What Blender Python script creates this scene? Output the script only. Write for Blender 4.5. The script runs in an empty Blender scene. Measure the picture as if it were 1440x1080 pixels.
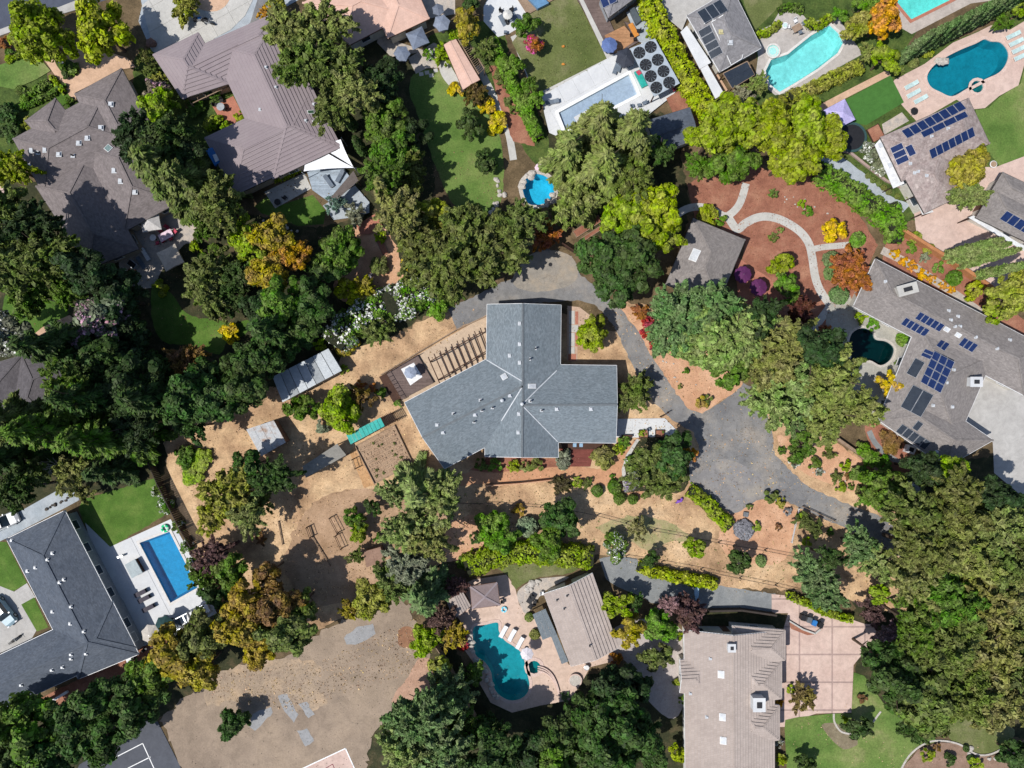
import bpy, bmesh, math, random
import numpy as np
from mathutils import Vector, Matrix, geometry
random.seed(7)
SC = bpy.context.scene
COL = SC.collection
# ---------------------------------------------------------------- camera, sky, sun, exposure
H = 98.0            # flying height of the camera, metres
S = 0.1             # metres per photograph pixel on the ground
cam_d = bpy.data.cameras.new('camera')
cam = bpy.data.objects.new('camera', cam_d); COL.objects.link(cam)
cam.location = (0, 0, H)
cam_d.sensor_fit = 'HORIZONTAL'
cam_d.angle = 2*math.atan(72.0/H)
cam_d.clip_start = 1; cam_d.clip_end = 1500
SC.camera = cam
AZ, EL = math.radians(26), math.radians(57.5)      # direction shadows fall, height of the sun
sun_d = bpy.data.lights.new('sun', 'SUN'); sun = bpy.data.objects.new('sun', sun_d); COL.objects.link(sun)
sun_d.energy = 4.2; sun_d.angle = math.radians(0.5); sun_d.color = (1.0, .965, .915)
d = Vector((math.cos(AZ)*math.cos(EL), math.sin(AZ)*math.cos(EL), -math.sin(EL)))
sun.rotation_euler = d.to_track_quat('-Z', 'Y').to_euler(); sun.location = (-60, -30, 120)
W = bpy.data.worlds.new('World'); SC.world = W; W.use_nodes = True
nt = W.node_tree; nt.nodes.clear()
sky = nt.nodes.new('ShaderNodeTexSky'); sky.sky_type = 'NISHITA'; sky.sun_disc = False; sky.ozone_density = 3.0
sky.sun_elevation = EL; sky.sun_rotation = math.atan2(-math.cos(AZ), -math.sin(AZ)) % (2*math.pi)
bg = nt.nodes.new('ShaderNodeBackground'); bg.inputs[1].default_value = 0.1
wo = nt.nodes.new('ShaderNodeOutputWorld')
nt.links.new(sky.outputs[0], bg.inputs[0]); nt.links.new(bg.outputs[0], wo.inputs[0])
SC.view_settings.view_transform = 'Standard'; SC.view_settings.look = 'None'
SC.view_settings.exposure = 0.2; SC.view_settings.gamma = 1; SC.view_settings.use_curve_mapping = False

def P(px, py, z=0.0):
    """the place in the world that lies at height z on the sight line of a photograph pixel"""
    k = (H-z)/H
    return Vector(((px-720)*S*k, (540-py)*S*k, z))

# ---------------------------------------------------------------- materials
MATS = {}
def new_mat(name):
    m = bpy.data.materials.new(name); m.use_nodes = True; m.node_tree.nodes.clear()
    return m, m.node_tree.nodes, m.node_tree.links
def N(ns, t, **kw):
    n = ns.new(t)
    for k, v in kw.items(): setattr(n, k, v)
    return n
def ramp(ns, cols, lo=.3, hi=.7):
    r = ns.new('ShaderNodeValToRGB'); e = r.color_ramp.elements
    while len(e) < len(cols): e.new(.5)
    for i, c in enumerate(cols):
        e[i].position = lo+(hi-lo)*i/max(1, len(cols)-1); e[i].color = (*c, 1)
    return r
def smat(name, cols, scale=.4, fine=6, fvar=.25, rough=.9, bump=.3, spec=.2, cracks=0, metal=0, uvlines=None, stain=.16, bc=.17):
    """procedural surface: broad mottling x fine grain, relief, optional cracks / course lines in the face's own UV"""
    if name in MATS: return MATS[name]
    m, ns, L = new_mat(name)
    if not isinstance(cols[0], (tuple, list)): cols = [tuple(c*.88 for c in cols), tuple(min(1, c*1.1) for c in cols)]
    geo = N(ns, 'ShaderNodeNewGeometry')
    n1 = N(ns, 'ShaderNodeTexNoise'); n1.inputs['Scale'].default_value = scale; n1.inputs['Detail'].default_value = 8; n1.inputs['Roughness'].default_value = .62
    n2 = N(ns, 'ShaderNodeTexNoise'); n2.inputs['Scale'].default_value = fine; n2.inputs['Detail'].default_value = 5; n2.inputs['Roughness'].default_value = .7
    L.new(geo.outputs['Position'], n1.inputs['Vector']); L.new(geo.outputs['Position'], n2.inputs['Vector'])
    r = ramp(ns, cols); L.new(n1.outputs[0], r.inputs[0])
    mr = N(ns, 'ShaderNodeMapRange'); mr.inputs[1].default_value = .3; mr.inputs[2].default_value = .7
    mr.inputs[3].default_value = 1-fvar; mr.inputs[4].default_value = 1+fvar; L.new(n2.outputs[0], mr.inputs[0])
    mul = N(ns, 'ShaderNodeVectorMath', operation='SCALE'); L.new(r.outputs[0], mul.inputs[0]); L.new(mr.outputs[0], mul.inputs['Scale'])
    out = mul.outputs[0]; bh = n2.outputs[0]
    n3 = N(ns, 'ShaderNodeTexNoise'); n3.inputs['Scale'].default_value = scale*4.3; n3.inputs['Detail'].default_value = 7; n3.inputs['Roughness'].default_value = .7; n3.inputs['Distortion'].default_value = .6
    L.new(geo.outputs['Position'], n3.inputs['Vector']); s3 = N(ns, 'ShaderNodeMapRange'); s3.inputs[1].default_value = .34; s3.inputs[2].default_value = .6; s3.inputs[3].default_value = 1-stain; s3.inputs[4].default_value = 1+stain*.25
    L.new(n3.outputs[0], s3.inputs[0]); ms = N(ns, 'ShaderNodeVectorMath', operation='SCALE'); L.new(out, ms.inputs[0]); L.new(s3.outputs[0], ms.inputs['Scale']); out = ms.outputs[0]
    if cracks:
        v = N(ns, 'ShaderNodeTexVoronoi', feature='DISTANCE_TO_EDGE'); v.inputs['Scale'].default_value = cracks
        nd = N(ns, 'ShaderNodeTexNoise'); nd.inputs['Scale'].default_value = cracks*3; nd.inputs['Detail'].default_value = 6; L.new(geo.outputs['Position'], nd.inputs['Vector'])
        ad = N(ns, 'ShaderNodeVectorMath', operation='MULTIPLY_ADD'); ad.inputs[1].default_value = (1.6/cracks*.5,)*3
        L.new(nd.outputs['Color'], ad.inputs[0]); L.new(geo.outputs['Position'], ad.inputs[2]); L.new(ad.outputs[0], v.inputs['Vector'])
        cm = N(ns, 'ShaderNodeMapRange'); cm.inputs[1].default_value = 0; cm.inputs[2].default_value = .022; cm.inputs[3].default_value = .8; cm.inputs[4].default_value = 1
        L.new(v.outputs['Distance'], cm.inputs[0])
        m2 = N(ns, 'ShaderNodeVectorMath', operation='SCALE'); L.new(out, m2.inputs[0]); L.new(cm.outputs[0], m2.inputs['Scale']); out = m2.outputs[0]
    if uvlines:
        uv = N(ns, 'ShaderNodeUVMap'); b = N(ns, 'ShaderNodeTexBrick')
        b.inputs['Scale'].default_value = 1; b.inputs['Brick Width'].default_value = uvlines[0]; b.inputs['Row Height'].default_value = uvlines[1]
        b.inputs['Mortar Size'].default_value = uvlines[2]; b.inputs['Color1'].default_value = (1-bc, 1-bc, 1-bc, 1); b.inputs['Color2'].default_value = (1+bc*.8, 1+bc*.8, 1+bc*.8, 1)
        b.inputs['Mortar'].default_value = (uvlines[3],)*3+(1,); b.inputs['Mortar Smooth'].default_value = .3
        L.new(uv.outputs[0], b.inputs['Vector'])
        m3 = N(ns, 'ShaderNodeVectorMath', operation='MULTIPLY'); L.new(out, m3.inputs[0]); L.new(b.outputs[0], m3.inputs[1]); out = m3.outputs[0]
    bs = N(ns, 'ShaderNodeBsdfPrincipled'); bs.inputs['Roughness'].default_value = rough; bs.inputs['Specular IOR Level'].default_value = spec; bs.inputs['Metallic'].default_value = metal
    L.new(out, bs.inputs['Base Color'])
    if bump:
        bp = N(ns, 'ShaderNodeBump'); bp.inputs['Strength'].default_value = bump; bp.inputs['Distance'].default_value = .08
        L.new(bh, bp.inputs['Height']); L.new(bp.outputs[0], bs.inputs['Normal'])
    o = N(ns, 'ShaderNodeOutputMaterial'); L.new(bs.outputs[0], o.inputs[0])
    MATS[name] = m; return m

def leaf_mat(name, fixed=None, strength=1.0):
    if name in MATS: return MATS[name]
    m, ns, L = new_mat(name)
    geo = N(ns, 'ShaderNodeNewGeometry')
    if fixed:
        c = N(ns, 'ShaderNodeRGB'); c.outputs[0].default_value = (*fixed, 1); src = c.outputs[0]
    else:
        oi = N(ns, 'ShaderNodeObjectInfo'); src = oi.outputs['Color']
    hsv = N(ns, 'ShaderNodeHueSaturation'); L.new(src, hsv.inputs['Color'])
    v = N(ns, 'ShaderNodeMapRange'); v.inputs[3].default_value = .45; v.inputs[4].default_value = 1.8; L.new(geo.outputs['Random Per Island'], v.inputs[0]); L.new(v.outputs[0], hsv.inputs['Value'])
    nz = N(ns, 'ShaderNodeTexNoise'); nz.inputs['Scale'].default_value = .7; nz.inputs['Detail'].default_value = 3; L.new(geo.outputs['Position'], nz.inputs['Vector'])
    hm = N(ns, 'ShaderNodeMapRange'); hm.inputs[1].default_value = .3; hm.inputs[2].default_value = .7; hm.inputs[3].default_value = .475; hm.inputs[4].default_value = .525
    L.new(nz.outputs[0], hm.inputs[0]); L.new(hm.outputs[0], hsv.inputs['Hue'])
    sm = N(ns, 'ShaderNodeMapRange'); sm.inputs[1].default_value = .3; sm.inputs[2].default_value = .7; sm.inputs[3].default_value = .92; sm.inputs[4].default_value = 1.18
    L.new(nz.outputs[0], sm.inputs[0]); L.new(sm.outputs[0], hsv.inputs['Saturation'])
    bs = N(ns, 'ShaderNodeBsdfPrincipled'); bs.inputs['Roughness'].default_value = .6; bs.inputs['Specular IOR Level'].default_value = .22
    tr = N(ns, 'ShaderNodeBsdfTranslucent'); mx = N(ns, 'ShaderNodeMixShader'); mx.inputs[0].default_value = .22
    L.new(hsv.outputs[0], bs.inputs['Base Color']); L.new(hsv.outputs[0], tr.inputs[0])
    L.new(bs.outputs[0], mx.inputs[1]); L.new(tr.outputs[0], mx.inputs[2])
    o = N(ns, 'ShaderNodeOutputMaterial'); L.new(mx.outputs[0], o.inputs[0])
    MATS[name] = m; return m

def water_mat(name, tint, wave=.06):
    if name in MATS: return MATS[name]
    m, ns, L = new_mat(name)
    geo = N(ns, 'ShaderNodeNewGeometry'); nz = N(ns, 'ShaderNodeTexNoise'); nz.inputs['Scale'].default_value = 1.6; nz.inputs['Detail'].default_value = 4
    L.new(geo.outputs['Position'], nz.inputs['Vector'])
    bp = N(ns, 'ShaderNodeBump'); bp.inputs['Strength'].default_value = wave; bp.inputs['Distance'].default_value = .02; L.new(nz.outputs[0], bp.inputs['Height'])
    tr = N(ns, 'ShaderNodeBsdfTransparent')
    r = ramp(ns, [tuple(c*.93 for c in tint), tuple(min(1, c*1.05) for c in tint)]); L.new(nz.outputs[0], r.inputs[0]); L.new(r.outputs[0], tr.inputs[0])
    gl = N(ns, 'ShaderNodeBsdfGlossy'); gl.inputs['Roughness'].default_value = .02; L.new(bp.outputs[0], gl.inputs['Normal'])
    fr = N(ns, 'ShaderNodeFresnel'); fr.inputs[0].default_value = 1.33; L.new(bp.outputs[0], fr.inputs['Normal'])
    mx = N(ns, 'ShaderNodeMixShader'); L.new(fr.outputs[0], mx.inputs[0]); L.new(tr.outputs[0], mx.inputs[1]); L.new(gl.outputs[0], mx.inputs[2])
    o = N(ns, 'ShaderNodeOutputMaterial'); L.new(mx.outputs[0], o.inputs[0]); MATS[name] = m; return m

def flat(name, col, rough=.7, metal=0, spec=.3, fine=3, fvar=.08):
    return smat(name, col, scale=1.5, fine=fine, fvar=fvar, rough=rough, bump=.05, metal=metal, spec=spec)

# ground and paving
M_earth = smat('earth', [(.055, .04, .022), (.12, .085, .045), (.20, .14, .08)], .35, 5, .35)
M_straw = smat('dry_grass', [(.25, .155, .085), (.41, .262, .15), (.55, .375, .215), (.61, .435, .27)], .16, 5, .24, bump=.7, stain=.30)
M_orange = smat('orange_soil', [(.40, .21, .12), (.52, .30, .18), (.58, .37, .24)], .3, 7, .22, bump=.5)
M_bark = smat('bark_mulch', [(.21, .085, .055), (.29, .125, .08), (.36, .18, .115)], .4, 9, .3, bump=.6)
M_brick = smat('brick_paving', [(.34, .13, .09), (.42, .18, .12)], .5, 6, .15)
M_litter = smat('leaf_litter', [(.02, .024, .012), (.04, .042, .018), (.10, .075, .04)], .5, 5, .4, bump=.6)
M_green = smat('ground_cover', [(.03, .05, .012), (.06, .095, .02), (.10, .13, .03)], .6, 4, .4, bump=.8)
M_lawn = smat('lawn', [(.05, .105, .018), (.10, .17, .035), (.14, .195, .05), (.26, .25, .11)], .13, 5, .30, bump=.5)
M_lawn2 = smat('fresh_lawn', [(.045, .095, .012), (.07, .14, .02), (.13, .19, .04)], .25, 6, .28, bump=.5)
M_lawn3 = smat('worn_lawn', [(.075, .10, .025), (.12, .14, .045), (.24, .21, .12)], .16, 5, .3, bump=.5)
M_turf = smat('artificial_turf', (.055, .15, .03), .3, 9, .12)
M_asph = smat('asphalt', [(.15, .15, .155), (.205, .20, .195), (.32, .28, .235)], .16, 7, .16, stain=.2, cracks=.22)
M_asph2 = smat('pale_asphalt', [(.185, .18, .18), (.23, .22, .215), (.30, .27, .23)], .25, 9, .1, cracks=.3)
M_road = smat('street_asphalt', (.075, .085, .115), .3, 9, .1)
M_court = smat('court_asphalt', (.085, .09, .105), .2, 9, .08)
M_gravel = smat('gravel', [(.17, .18, .185), (.215, .225, .225), (.26, .26, .25)], .4, 12, .2, bump=.5)
M_field = smat('compacted_gravel', [(.225, .172, .128), (.285, .22, .163), (.34, .26, .185)], .10, 6, .14, bump=.5, stain=.2)
M_conc = smat('pale_concrete', [(.40, .39, .36), (.50, .485, .45)], .35, 6, .08, stain=.1)
M_white = smat('white_concrete', [(.50, .51, .52), (.60, .605, .60)], .4, 6, .05, stain=.05)
M_bluec = smat('blue_grey_concrete', [(.30, .34, .37), (.39, .42, .44)], .35, 8, .06)
M_greyc = smat('grey_concrete', [(.36, .345, .325), (.45, .435, .41)], .25, 8, .08)
M_pink = smat('pink_concrete', [(.49, .355, .30), (.58, .44, .375)], .3, 8, .08)
M_pinkband = smat('darker_paving_band', (.36, .265, .235), .3, 8, .08)
M_tanp = smat('tan_pavers', [(.47, .305, .20), (.57, .385, .265)], .3, 6, .12)
M_flag = smat('flagstone', [(.30, .28, .26), (.42, .37, .32), (.50, .42, .34)], 1.2, 7, .15)
M_deckb = smat('brown_deck_boards', [(.13, .095, .085), (.175, .13, .115)], .5, 8, .12, uvlines=(3, .15, .012, .5))
M_deckt = smat('cedar_deck_boards', [(.35, .18, .09), (.45, .25, .13)], .5, 8, .12, uvlines=(3, .15, .012, .5))
M_soil = smat('tilled_soil', [(.30, .20, .13), (.39, .275, .185)], .5, 8, .25, bump=.7)
M_paint = flat('white_line_paint', (.78, .78, .76))
M_maroon = flat('maroon_line_paint', (.18, .03, .05))
M_coping = smat('pool_coping', [(.55, .53, .50), (.66, .63, .59)], 1, 8, .1)
M_copingb = smat('pink_brick_coping', [(.52, .38, .32), (.62, .48, .42)], 1, 8, .1)
# roofs
UVS = (.33, .145, .006, .82)
M_rblue = smat('blue_grey_shingle', [(.155, .185, .205), (.185, .215, .235)], .6, 12, .14, uvlines=UVS)
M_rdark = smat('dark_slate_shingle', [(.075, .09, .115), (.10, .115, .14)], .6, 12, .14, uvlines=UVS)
M_rbrown = smat('brown_grey_shingle', [(.165, .142, .138), (.20, .172, .168)], .5, 12, .12, uvlines=UVS)
M_rgrey = smat('grey_shingle', [(.205, .20, .205), (.25, .24, .245)], .5, 12, .12, uvlines=UVS)
M_rgrey2 = smat('warm_grey_shingle', [(.205, .185, .175), (.25, .225, .21)], .5, 12, .12, uvlines=UVS)
M_rpurp = smat('mauve_brown_tile', [(.25, .205, .215), (.28, .235, .24)], .4, 6, .04, stain=.06, uvlines=(60, .5, .02, .75), bc=.02)
M_rpink = smat('salmon_tile', [(.56, .36, .28), (.62, .42, .34)], .3, 8, .06, stain=.08, uvlines=(.3, .35, .02, .92), bc=.05)
M_rtan = smat('tan_grey_tile', [(.36, .30, .265), (.42, .355, .315)], .3, 9, .08, stain=.08, uvlines=(.3, .42, .012, .8), bc=.06)
M_rmot = smat('mottled_slate', [(.26, .20, .185), (.33, .27, .25), (.40, .34, .31)], 1.3, 6, .18, uvlines=(.35, .3, .01, .8))
M_cap = flat('ridge_cap_shingle', (.125, .14, .15))
M_trimw = flat('white_gutter', (.72, .72, .72), .4)
M_trimd = flat('dark_gutter', (.06, .055, .05), .4)
M_trimb = flat('brown_trim', (.14, .07, .045), .6)
M_wallw = flat('cream_stucco', (.58, .55, .49))
M_wallt = flat('tan_stucco', (.42, .34, .26))
M_wallb = flat('brown_siding', (.18, .11, .08))
M_wallg = flat('grey_siding', (.30, .32, .34))
M_glass = smat('window_glass', (.03, .045, .06), 1, 3, .1, rough=.08, bump=0, spec=.8)
M_frame = flat('window_frame', (.65, .65, .64), .5)
M_metal = flat('galvanized_metal', (.42, .44, .46), .35, metal=.35)
M_vent = flat('pale_vent_metal', (.50, .52, .54), .4)
M_black = flat('black_plastic', (.018, .018, .02), .5)
M_pipe = flat('black_pipe', (.03, .03, .033), .5)
M_solar = smat('blue_solar_cells', [(.008, .018, .075), (.014, .03, .10)], 2, 3, .1, rough=.18, bump=0, spec=.6)
M_solark = smat('black_pool_heating_mat', [(.022, .03, .045), (.035, .045, .06)], 1, 5, .12, rough=.45, bump=.1)
M_alu = flat('aluminium_frame', (.55, .57, .6), .35, metal=.4)
M_wood = smat('weathered_wood', [(.22, .15, .10), (.33, .24, .17)], 1, 10, .2)
M_dwood = smat('dark_brown_beams', [(.05, .028, .02), (.085, .045, .032)], 1, 10, .15)
M_redwood = smat('redwood_boards', [(.36, .15, .06), (.48, .22, .10)], 1, 10, .2)
M_stone = smat('garden_stone', [(.38, .35, .31), (.52, .48, .43)], 2, 8, .2)
M_trunk = smat('bark', [(.07, .05, .035), (.14, .10, .07)], 2, 10, .3)
M_bare = smat('bleached_branch', (.42, .38, .35), 2, 10, .2)

# ---------------------------------------------------------------- mesh builder
LABELS = {}
def tag(o, label=None, cat=None, group=None, kind=None):
    if label is not None:
        o['label'] = label; LABELS[label] = LABELS.get(label, 0)+1
    if cat is not None: o['category'] = cat
    if group is not None: o['group'] = group
    if kind is not None: o['kind'] = kind
    return o
class MB:
    def __init__(s): s.v = []; s.f = []; s.m = []; s.uv = []; s.mats = []
    def mi(s, mat):
        if mat not in s.mats: s.mats.append(mat)
        return s.mats.index(mat)
    def face(s, pts, mat, uv=None):
        i = len(s.v); s.v += [tuple(p) for p in pts]; s.f.append(tuple(range(i, i+len(pts)))); s.m.append(s.mi(mat)); s.uv.append(uv)
    def facet(s, pts, mat):
        """a sloping or level face whose UV runs along and up the slope, in metres"""
        pts = [Vector(p) for p in pts]; n = geometry.normal(pts)
        if n.z < 0: pts.reverse(); n = -n
        u = Vector((0, 0, 1)).cross(n); u = u.normalized() if u.length > 1e-3 else Vector((1, 0, 0)); w = n.cross(u)
        s.face(pts, mat, [(p.dot(u), p.dot(w)) for p in pts])
    def box(s, c, u, v, w, mat):
        """box: centre, three half-extent vectors"""
        c, u, v, w = map(Vector, (c, u, v, w))
        q = [c+a*u+b*v+e*w for e in (-1, 1) for a, b in ((-1, -1), (1, -1), (1, 1), (-1, 1))]
        for f in ((3, 2, 1, 0), (4, 5, 6, 7), (0, 1, 5, 4), (1, 2, 6, 5), (2, 3, 7, 6), (3, 0, 4, 7)):
            s.face([q[i] for i in f], mat, [(0, 0), (2*u.length, 0), (2*u.length, 2*v.length), (0, 2*v.length)])
    def beam(s, p, q, w, h, mat):
        p, q = Vector(p), Vector(q); a = (q-p)
        if a.length < 1e-5: return
        b = Vector((0, 0, 1)).cross(a)
        b = b.normalized() if b.length > 1e-4 else Vector((1, 0, 0))
        c = a.normalized().cross(b)
        s.box((p+q)/2, a/2, b*w/2, c*h/2, mat)
    def prism(s, pts, z0, z1, mat, smat_=None):
        """upright prism over a plan polygon (list of xy or xyz)"""
        n = len(pts); a = sum(pts[i][0]*pts[(i+1) % n][1]-pts[(i+1) % n][0]*pts[i][1] for i in range(n))
        if a < 0: pts = list(reversed(pts))
        t = [Vector((p[0], p[1], z1)) for p in pts]; b = [Vector((p[0], p[1], z0)) for p in pts]
        for tri in geometry.tessellate_polygon([t]):
            q = [t[i] for i in tri]
            if geometry.normal(q).z < 0: q.reverse()
            s.face(q, mat, [(p.x, p.y) for p in q])
        for i in range(n):
            j = (i+1) % n; s.face([b[i], b[j], t[j], t[i]], smat_ or mat)
    def tube(s, p, q, r0, r1, mat, n=8, cap=True):
        p, q = Vector(p), Vector(q); a = (q-p).normalized(); b = a.orthogonal().normalized(); c = a.cross(b)
        A = [p+r0*(math.cos(t)*b+math.sin(t)*c) for t in (2*math.pi*i/n for i in range(n))]
        B = [q+r1*(math.cos(t)*b+math.sin(t)*c) for t in (2*math.pi*i/n for i in range(n))]
        for i in range(n): s.face([A[i], A[(i+1) % n], B[(i+1) % n], B[i]], mat)
        if cap: s.face(B, mat); s.face(A[::-1], mat)
    def ball(s, c, rx, ry, rz, mat, n=8, k=5, jit=0):
        c = Vector(c); R = []
        for j in range(k+1):
            t = math.pi*j/k; row = []
            for i in range(n):
                a = 2*math.pi*i/n; e = 1+random.uniform(-jit, jit)
                row.append(c+Vector((rx*math.sin(t)*math.cos(a)*e, ry*math.sin(t)*math.sin(a)*e, rz*math.cos(t)*e)))
            R.append(row)
        R[0] = [R[0][0]]*n; R[k] = [R[k][0]]*n
        for j in range(k):
            for i in range(n):
                q = [R[j][i], R[j+1][i], R[j+1][(i+1) % n], R[j][(i+1) % n]]
                if j == 0: q = q[:3]
                if j == k-1: q = [q[0], q[1], q[3]]
                s.face(q, mat)
    def mesh(s, name, off=(0, 0, 0)):
        me = bpy.data.meshes.new(name); o = Vector(off)
        me.from_pydata([(x-o.x, y-o.y, z-o.z) for x, y, z in s.v], [], s.f)
        for m in s.mats: me.materials.append(m)
        me.polygons.foreach_set('material_index', s.m)
        if any(u is not None for u in s.uv):
            ul = me.uv_layers.new(name='UVMap'); flatuv = []
            for f, u in zip(s.f, s.uv):
                for k in range(len(f)): flatuv += list(u[k]) if u is not None and k < len(u) else [0, 0]
            ul.data.foreach_set('uv', flatuv)
        me.update(); return me
    def build(s, name, parent=None, rot=0):
        """link as one object; coordinates are world ones, or the parent's own if it was made with local=True"""
        off = (0, 0, 0)
        if parent is not None and not parent.get('_local'): off = OFF.get(parent.name, (0, 0, 0))
        me = s.mesh(name, off); o = bpy.data.objects.new(name, me); COL.objects.link(o)
        if parent is not None: o.parent = parent; OFF[o.name] = off
        return o
OFF = {}
def thing(name, label, cat, loc, group=None, kind=None):
    o = bpy.data.objects.new(name, None); COL.objects.link(o); o.location = loc; o.empty_display_size = .3
    OFF[o.name] = tuple(loc); tag(o, label, cat, group, kind); return o
def solo(mb, name, label=None, cat=None, loc=None, group=None, kind=None):
    """a top-level thing that is one mesh, its origin set at loc"""
    if loc is None:
        a = np.array(mb.v); loc = (a[:, 0].mean(), a[:, 1].mean(), a[:, 2].min())
    me = mb.mesh(name, loc); o = bpy.data.objects.new(name, me); COL.objects.link(o); o.location = loc
    return tag(o, label, cat, group, kind)
def copy_tree(o, parent=None):
    c = o.copy(); COL.objects.link(c); c.parent = parent
    for ch in o.children: copy_tree(ch, c)
    return c
def place(proto, loc, rz, label, group=None, first=[None]):
    """put the prototype itself the first time, afterwards a copy of it and of its parts"""
    if not proto.get('_used'):
        proto['_used'] = 1; c = proto
    else: c = copy_tree(proto)
    c.location = loc; c.rotation_euler = (0, 0, rz); c['label'] = label; LABELS[label] = LABELS.get(label, 0)+1
    if group: c['group'] = group
    return c

# ---------------------------------------------------------------- plan geometry helpers
def inside(x, y, poly):
    r = False; n = len(poly); j = n-1
    for i in range(n):
        xi, yi = poly[i][0], poly[i][1]; xj, yj = poly[j][0], poly[j][1]
        if (yi > y) != (yj > y) and x < (xj-xi)*(y-yi)/(yj-yi)+xi: r = not r
        j = i
    return r
def spline(pts, k=4, closed=True):
    n = len(pts); out = []
    for i in range(n if closed else n-1):
        g = lambda q: Vector(pts[q % n][:2]) if closed else Vector(pts[max(0, min(n-1, q))][:2])
        p0, p1, p2, p3 = g(i-1), g(i), g(i+1), g(i+2)
        for t in (j/k for j in range(k)):
            out.append(.5*((2*p1)+(p2-p0)*t+(2*p0-5*p1+4*p2-p3)*t*t+(3*p1-p0-3*p2+p3)*t*t*t))
    if not closed: out.append(Vector(pts[-1][:2]))
    return out
def roughen(pts, amp, step=.5):
    out = []; n = len(pts)
    for i in range(n):
        a, b = Vector(pts[i][:2]), Vector(pts[(i+1) % n][:2]); k = max(1, int((b-a).length/step))
        for j in range(k):
            q = a.lerp(b, j/k); out.append(q+Vector((random.gauss(0, amp), random.gauss(0, amp))))
    return out
def offset(pts, dist):
    """move a closed plan outline outwards (dist > 0) or inwards"""
    n = len(pts); A = sum(pts[i][0]*pts[(i+1) % n][1]-pts[(i+1) % n][0]*pts[i][1] for i in range(n)); sg = 1 if A > 0 else -1
    out = []
    for i in range(n):
        p, a, b = Vector(pts[i][:2]), Vector(pts[i-1][:2]), Vector(pts[(i+1) % n][:2])
        d1 = (p-a).normalized(); d2 = (b-p).normalized()
        n1 = Vector((d1.y, -d1.x))*sg; n2 = Vector((d2.y, -d2.x))*sg; m = n1+n2
        if m.length < 1e-4: m = n1
        m.normalize(); k = max(.4, m.dot(n1)); out.append(p+m*dist/k)
    return out
def clip(poly, a, b, keep_left=True):
    """clip a polygon (list of xy Vectors) by the line a->b"""
    out = []; dd = b-a
    side = lambda p: (dd.x*(p.y-a.y)-dd.y*(p.x-a.x))*(1 if keep_left else -1)
    for i in range(len(poly)):
        p, q = poly[i], poly[(i+1) % len(poly)]; sp, sq = side(p), side(q)
        if sp >= 0: out.append(p)
        if (sp > 0) != (sq > 0) and sp != sq: out.append(p.lerp(q, sp/(sp-sq)))
    return out
def area(p): return abs(sum(p[i][0]*p[(i+1) % len(p)][1]-p[(i+1) % len(p)][0]*p[i][1] for i in range(len(p))))/2
def px(pts, z=0): return [P(x, y, z).to_2d() for x, y in pts]

# pool outlines come first because every paving that reaches over one is cut open there
POOLS = {
 'left': dict(pts=[(196, 763), (239, 747), (279, 826), (240, 848)], smooth=0),
 'kidney': dict(pts=[(666, 882), (683, 878), (700, 875), (702, 887), (710, 900), (722, 908), (733, 917), (738, 930), (742, 948), (745, 963), (741, 976), (730, 984), (715, 985), (700, 976), (693, 963), (690, 945), (681, 931), (669, 922), (665, 905)], smooth=1),
 'turquoise': dict(pts=[(1167, 35), (1179, 46), (1186, 60), (1178, 75), (1150, 97), (1120, 116), (1096, 130), (1082, 119), (1076, 100), (1084, 84), (1108, 76), (1115, 70), (1140, 50)], smooth=0),
 'lagoon': dict(pts=[(1303, 108), (1308, 122), (1322, 130), (1339, 136), (1360, 125), (1385, 112), (1404, 103), (1415, 90), (1418, 74), (1408, 60), (1394, 58), (1384, 55), (1372, 61), (1350, 70), (1327, 82), (1311, 94)], smooth=1),
 'top': dict(pts=[(1258, 0), (1281, 28), (1333, 2), (1390, -28), (1350, -70), (1250, -20)], smooth=0),
 'covered': dict(pts=[(785, 160), (884, 106), (896, 134), (795, 186)], smooth=0),
 'grotto': dict(pts=[(734, 262), (742, 249), (752, 244), (768, 248), (780, 262), (776, 280), (760, 288), (742, 286)], smooth=1),
 'pond': dict(pts=[(1198, 468), (1212, 461), (1226, 466), (1231, 477), (1246, 480), (1257, 490), (1252, 506), (1238, 514), (1222, 507), (1203, 511), (1190, 500), (1193, 482)], smooth=1),
 'spa_kidney': dict(pts=[(751+9.5*math.cos(t*.5236), 938+9.5*math.sin(t*.5236)) for t in range(12)], smooth=0),
 'spa_lagoon': dict(pts=[(1374+9*math.cos(t*.5236), 122+9*math.sin(t*.5236)) for t in range(12)], smooth=0),
}
for p in POOLS.values():
    w = px(p['pts']); p['w'] = spline(w, 4) if p['smooth'] else w
    p['c'] = sum(p['w'], Vector((0, 0)))/len(p['w'])
REG = []
def ground_z(x, y):
    z = 0
    for r in REG:
        if r['bb'][0] <= x <= r['bb'][2] and r['bb'][1] <= y <= r['bb'][3] and inside(x, y, r['w']): z = max(z, r['z'])
    return z
def gz(pxx, pyy): q = P(pxx, pyy); return ground_z(q.x, q.y)
def G(pxx, pyy, dz=0): q = P(pxx, pyy); return Vector((q.x, q.y, ground_z(q.x, q.y)+dz))
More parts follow.
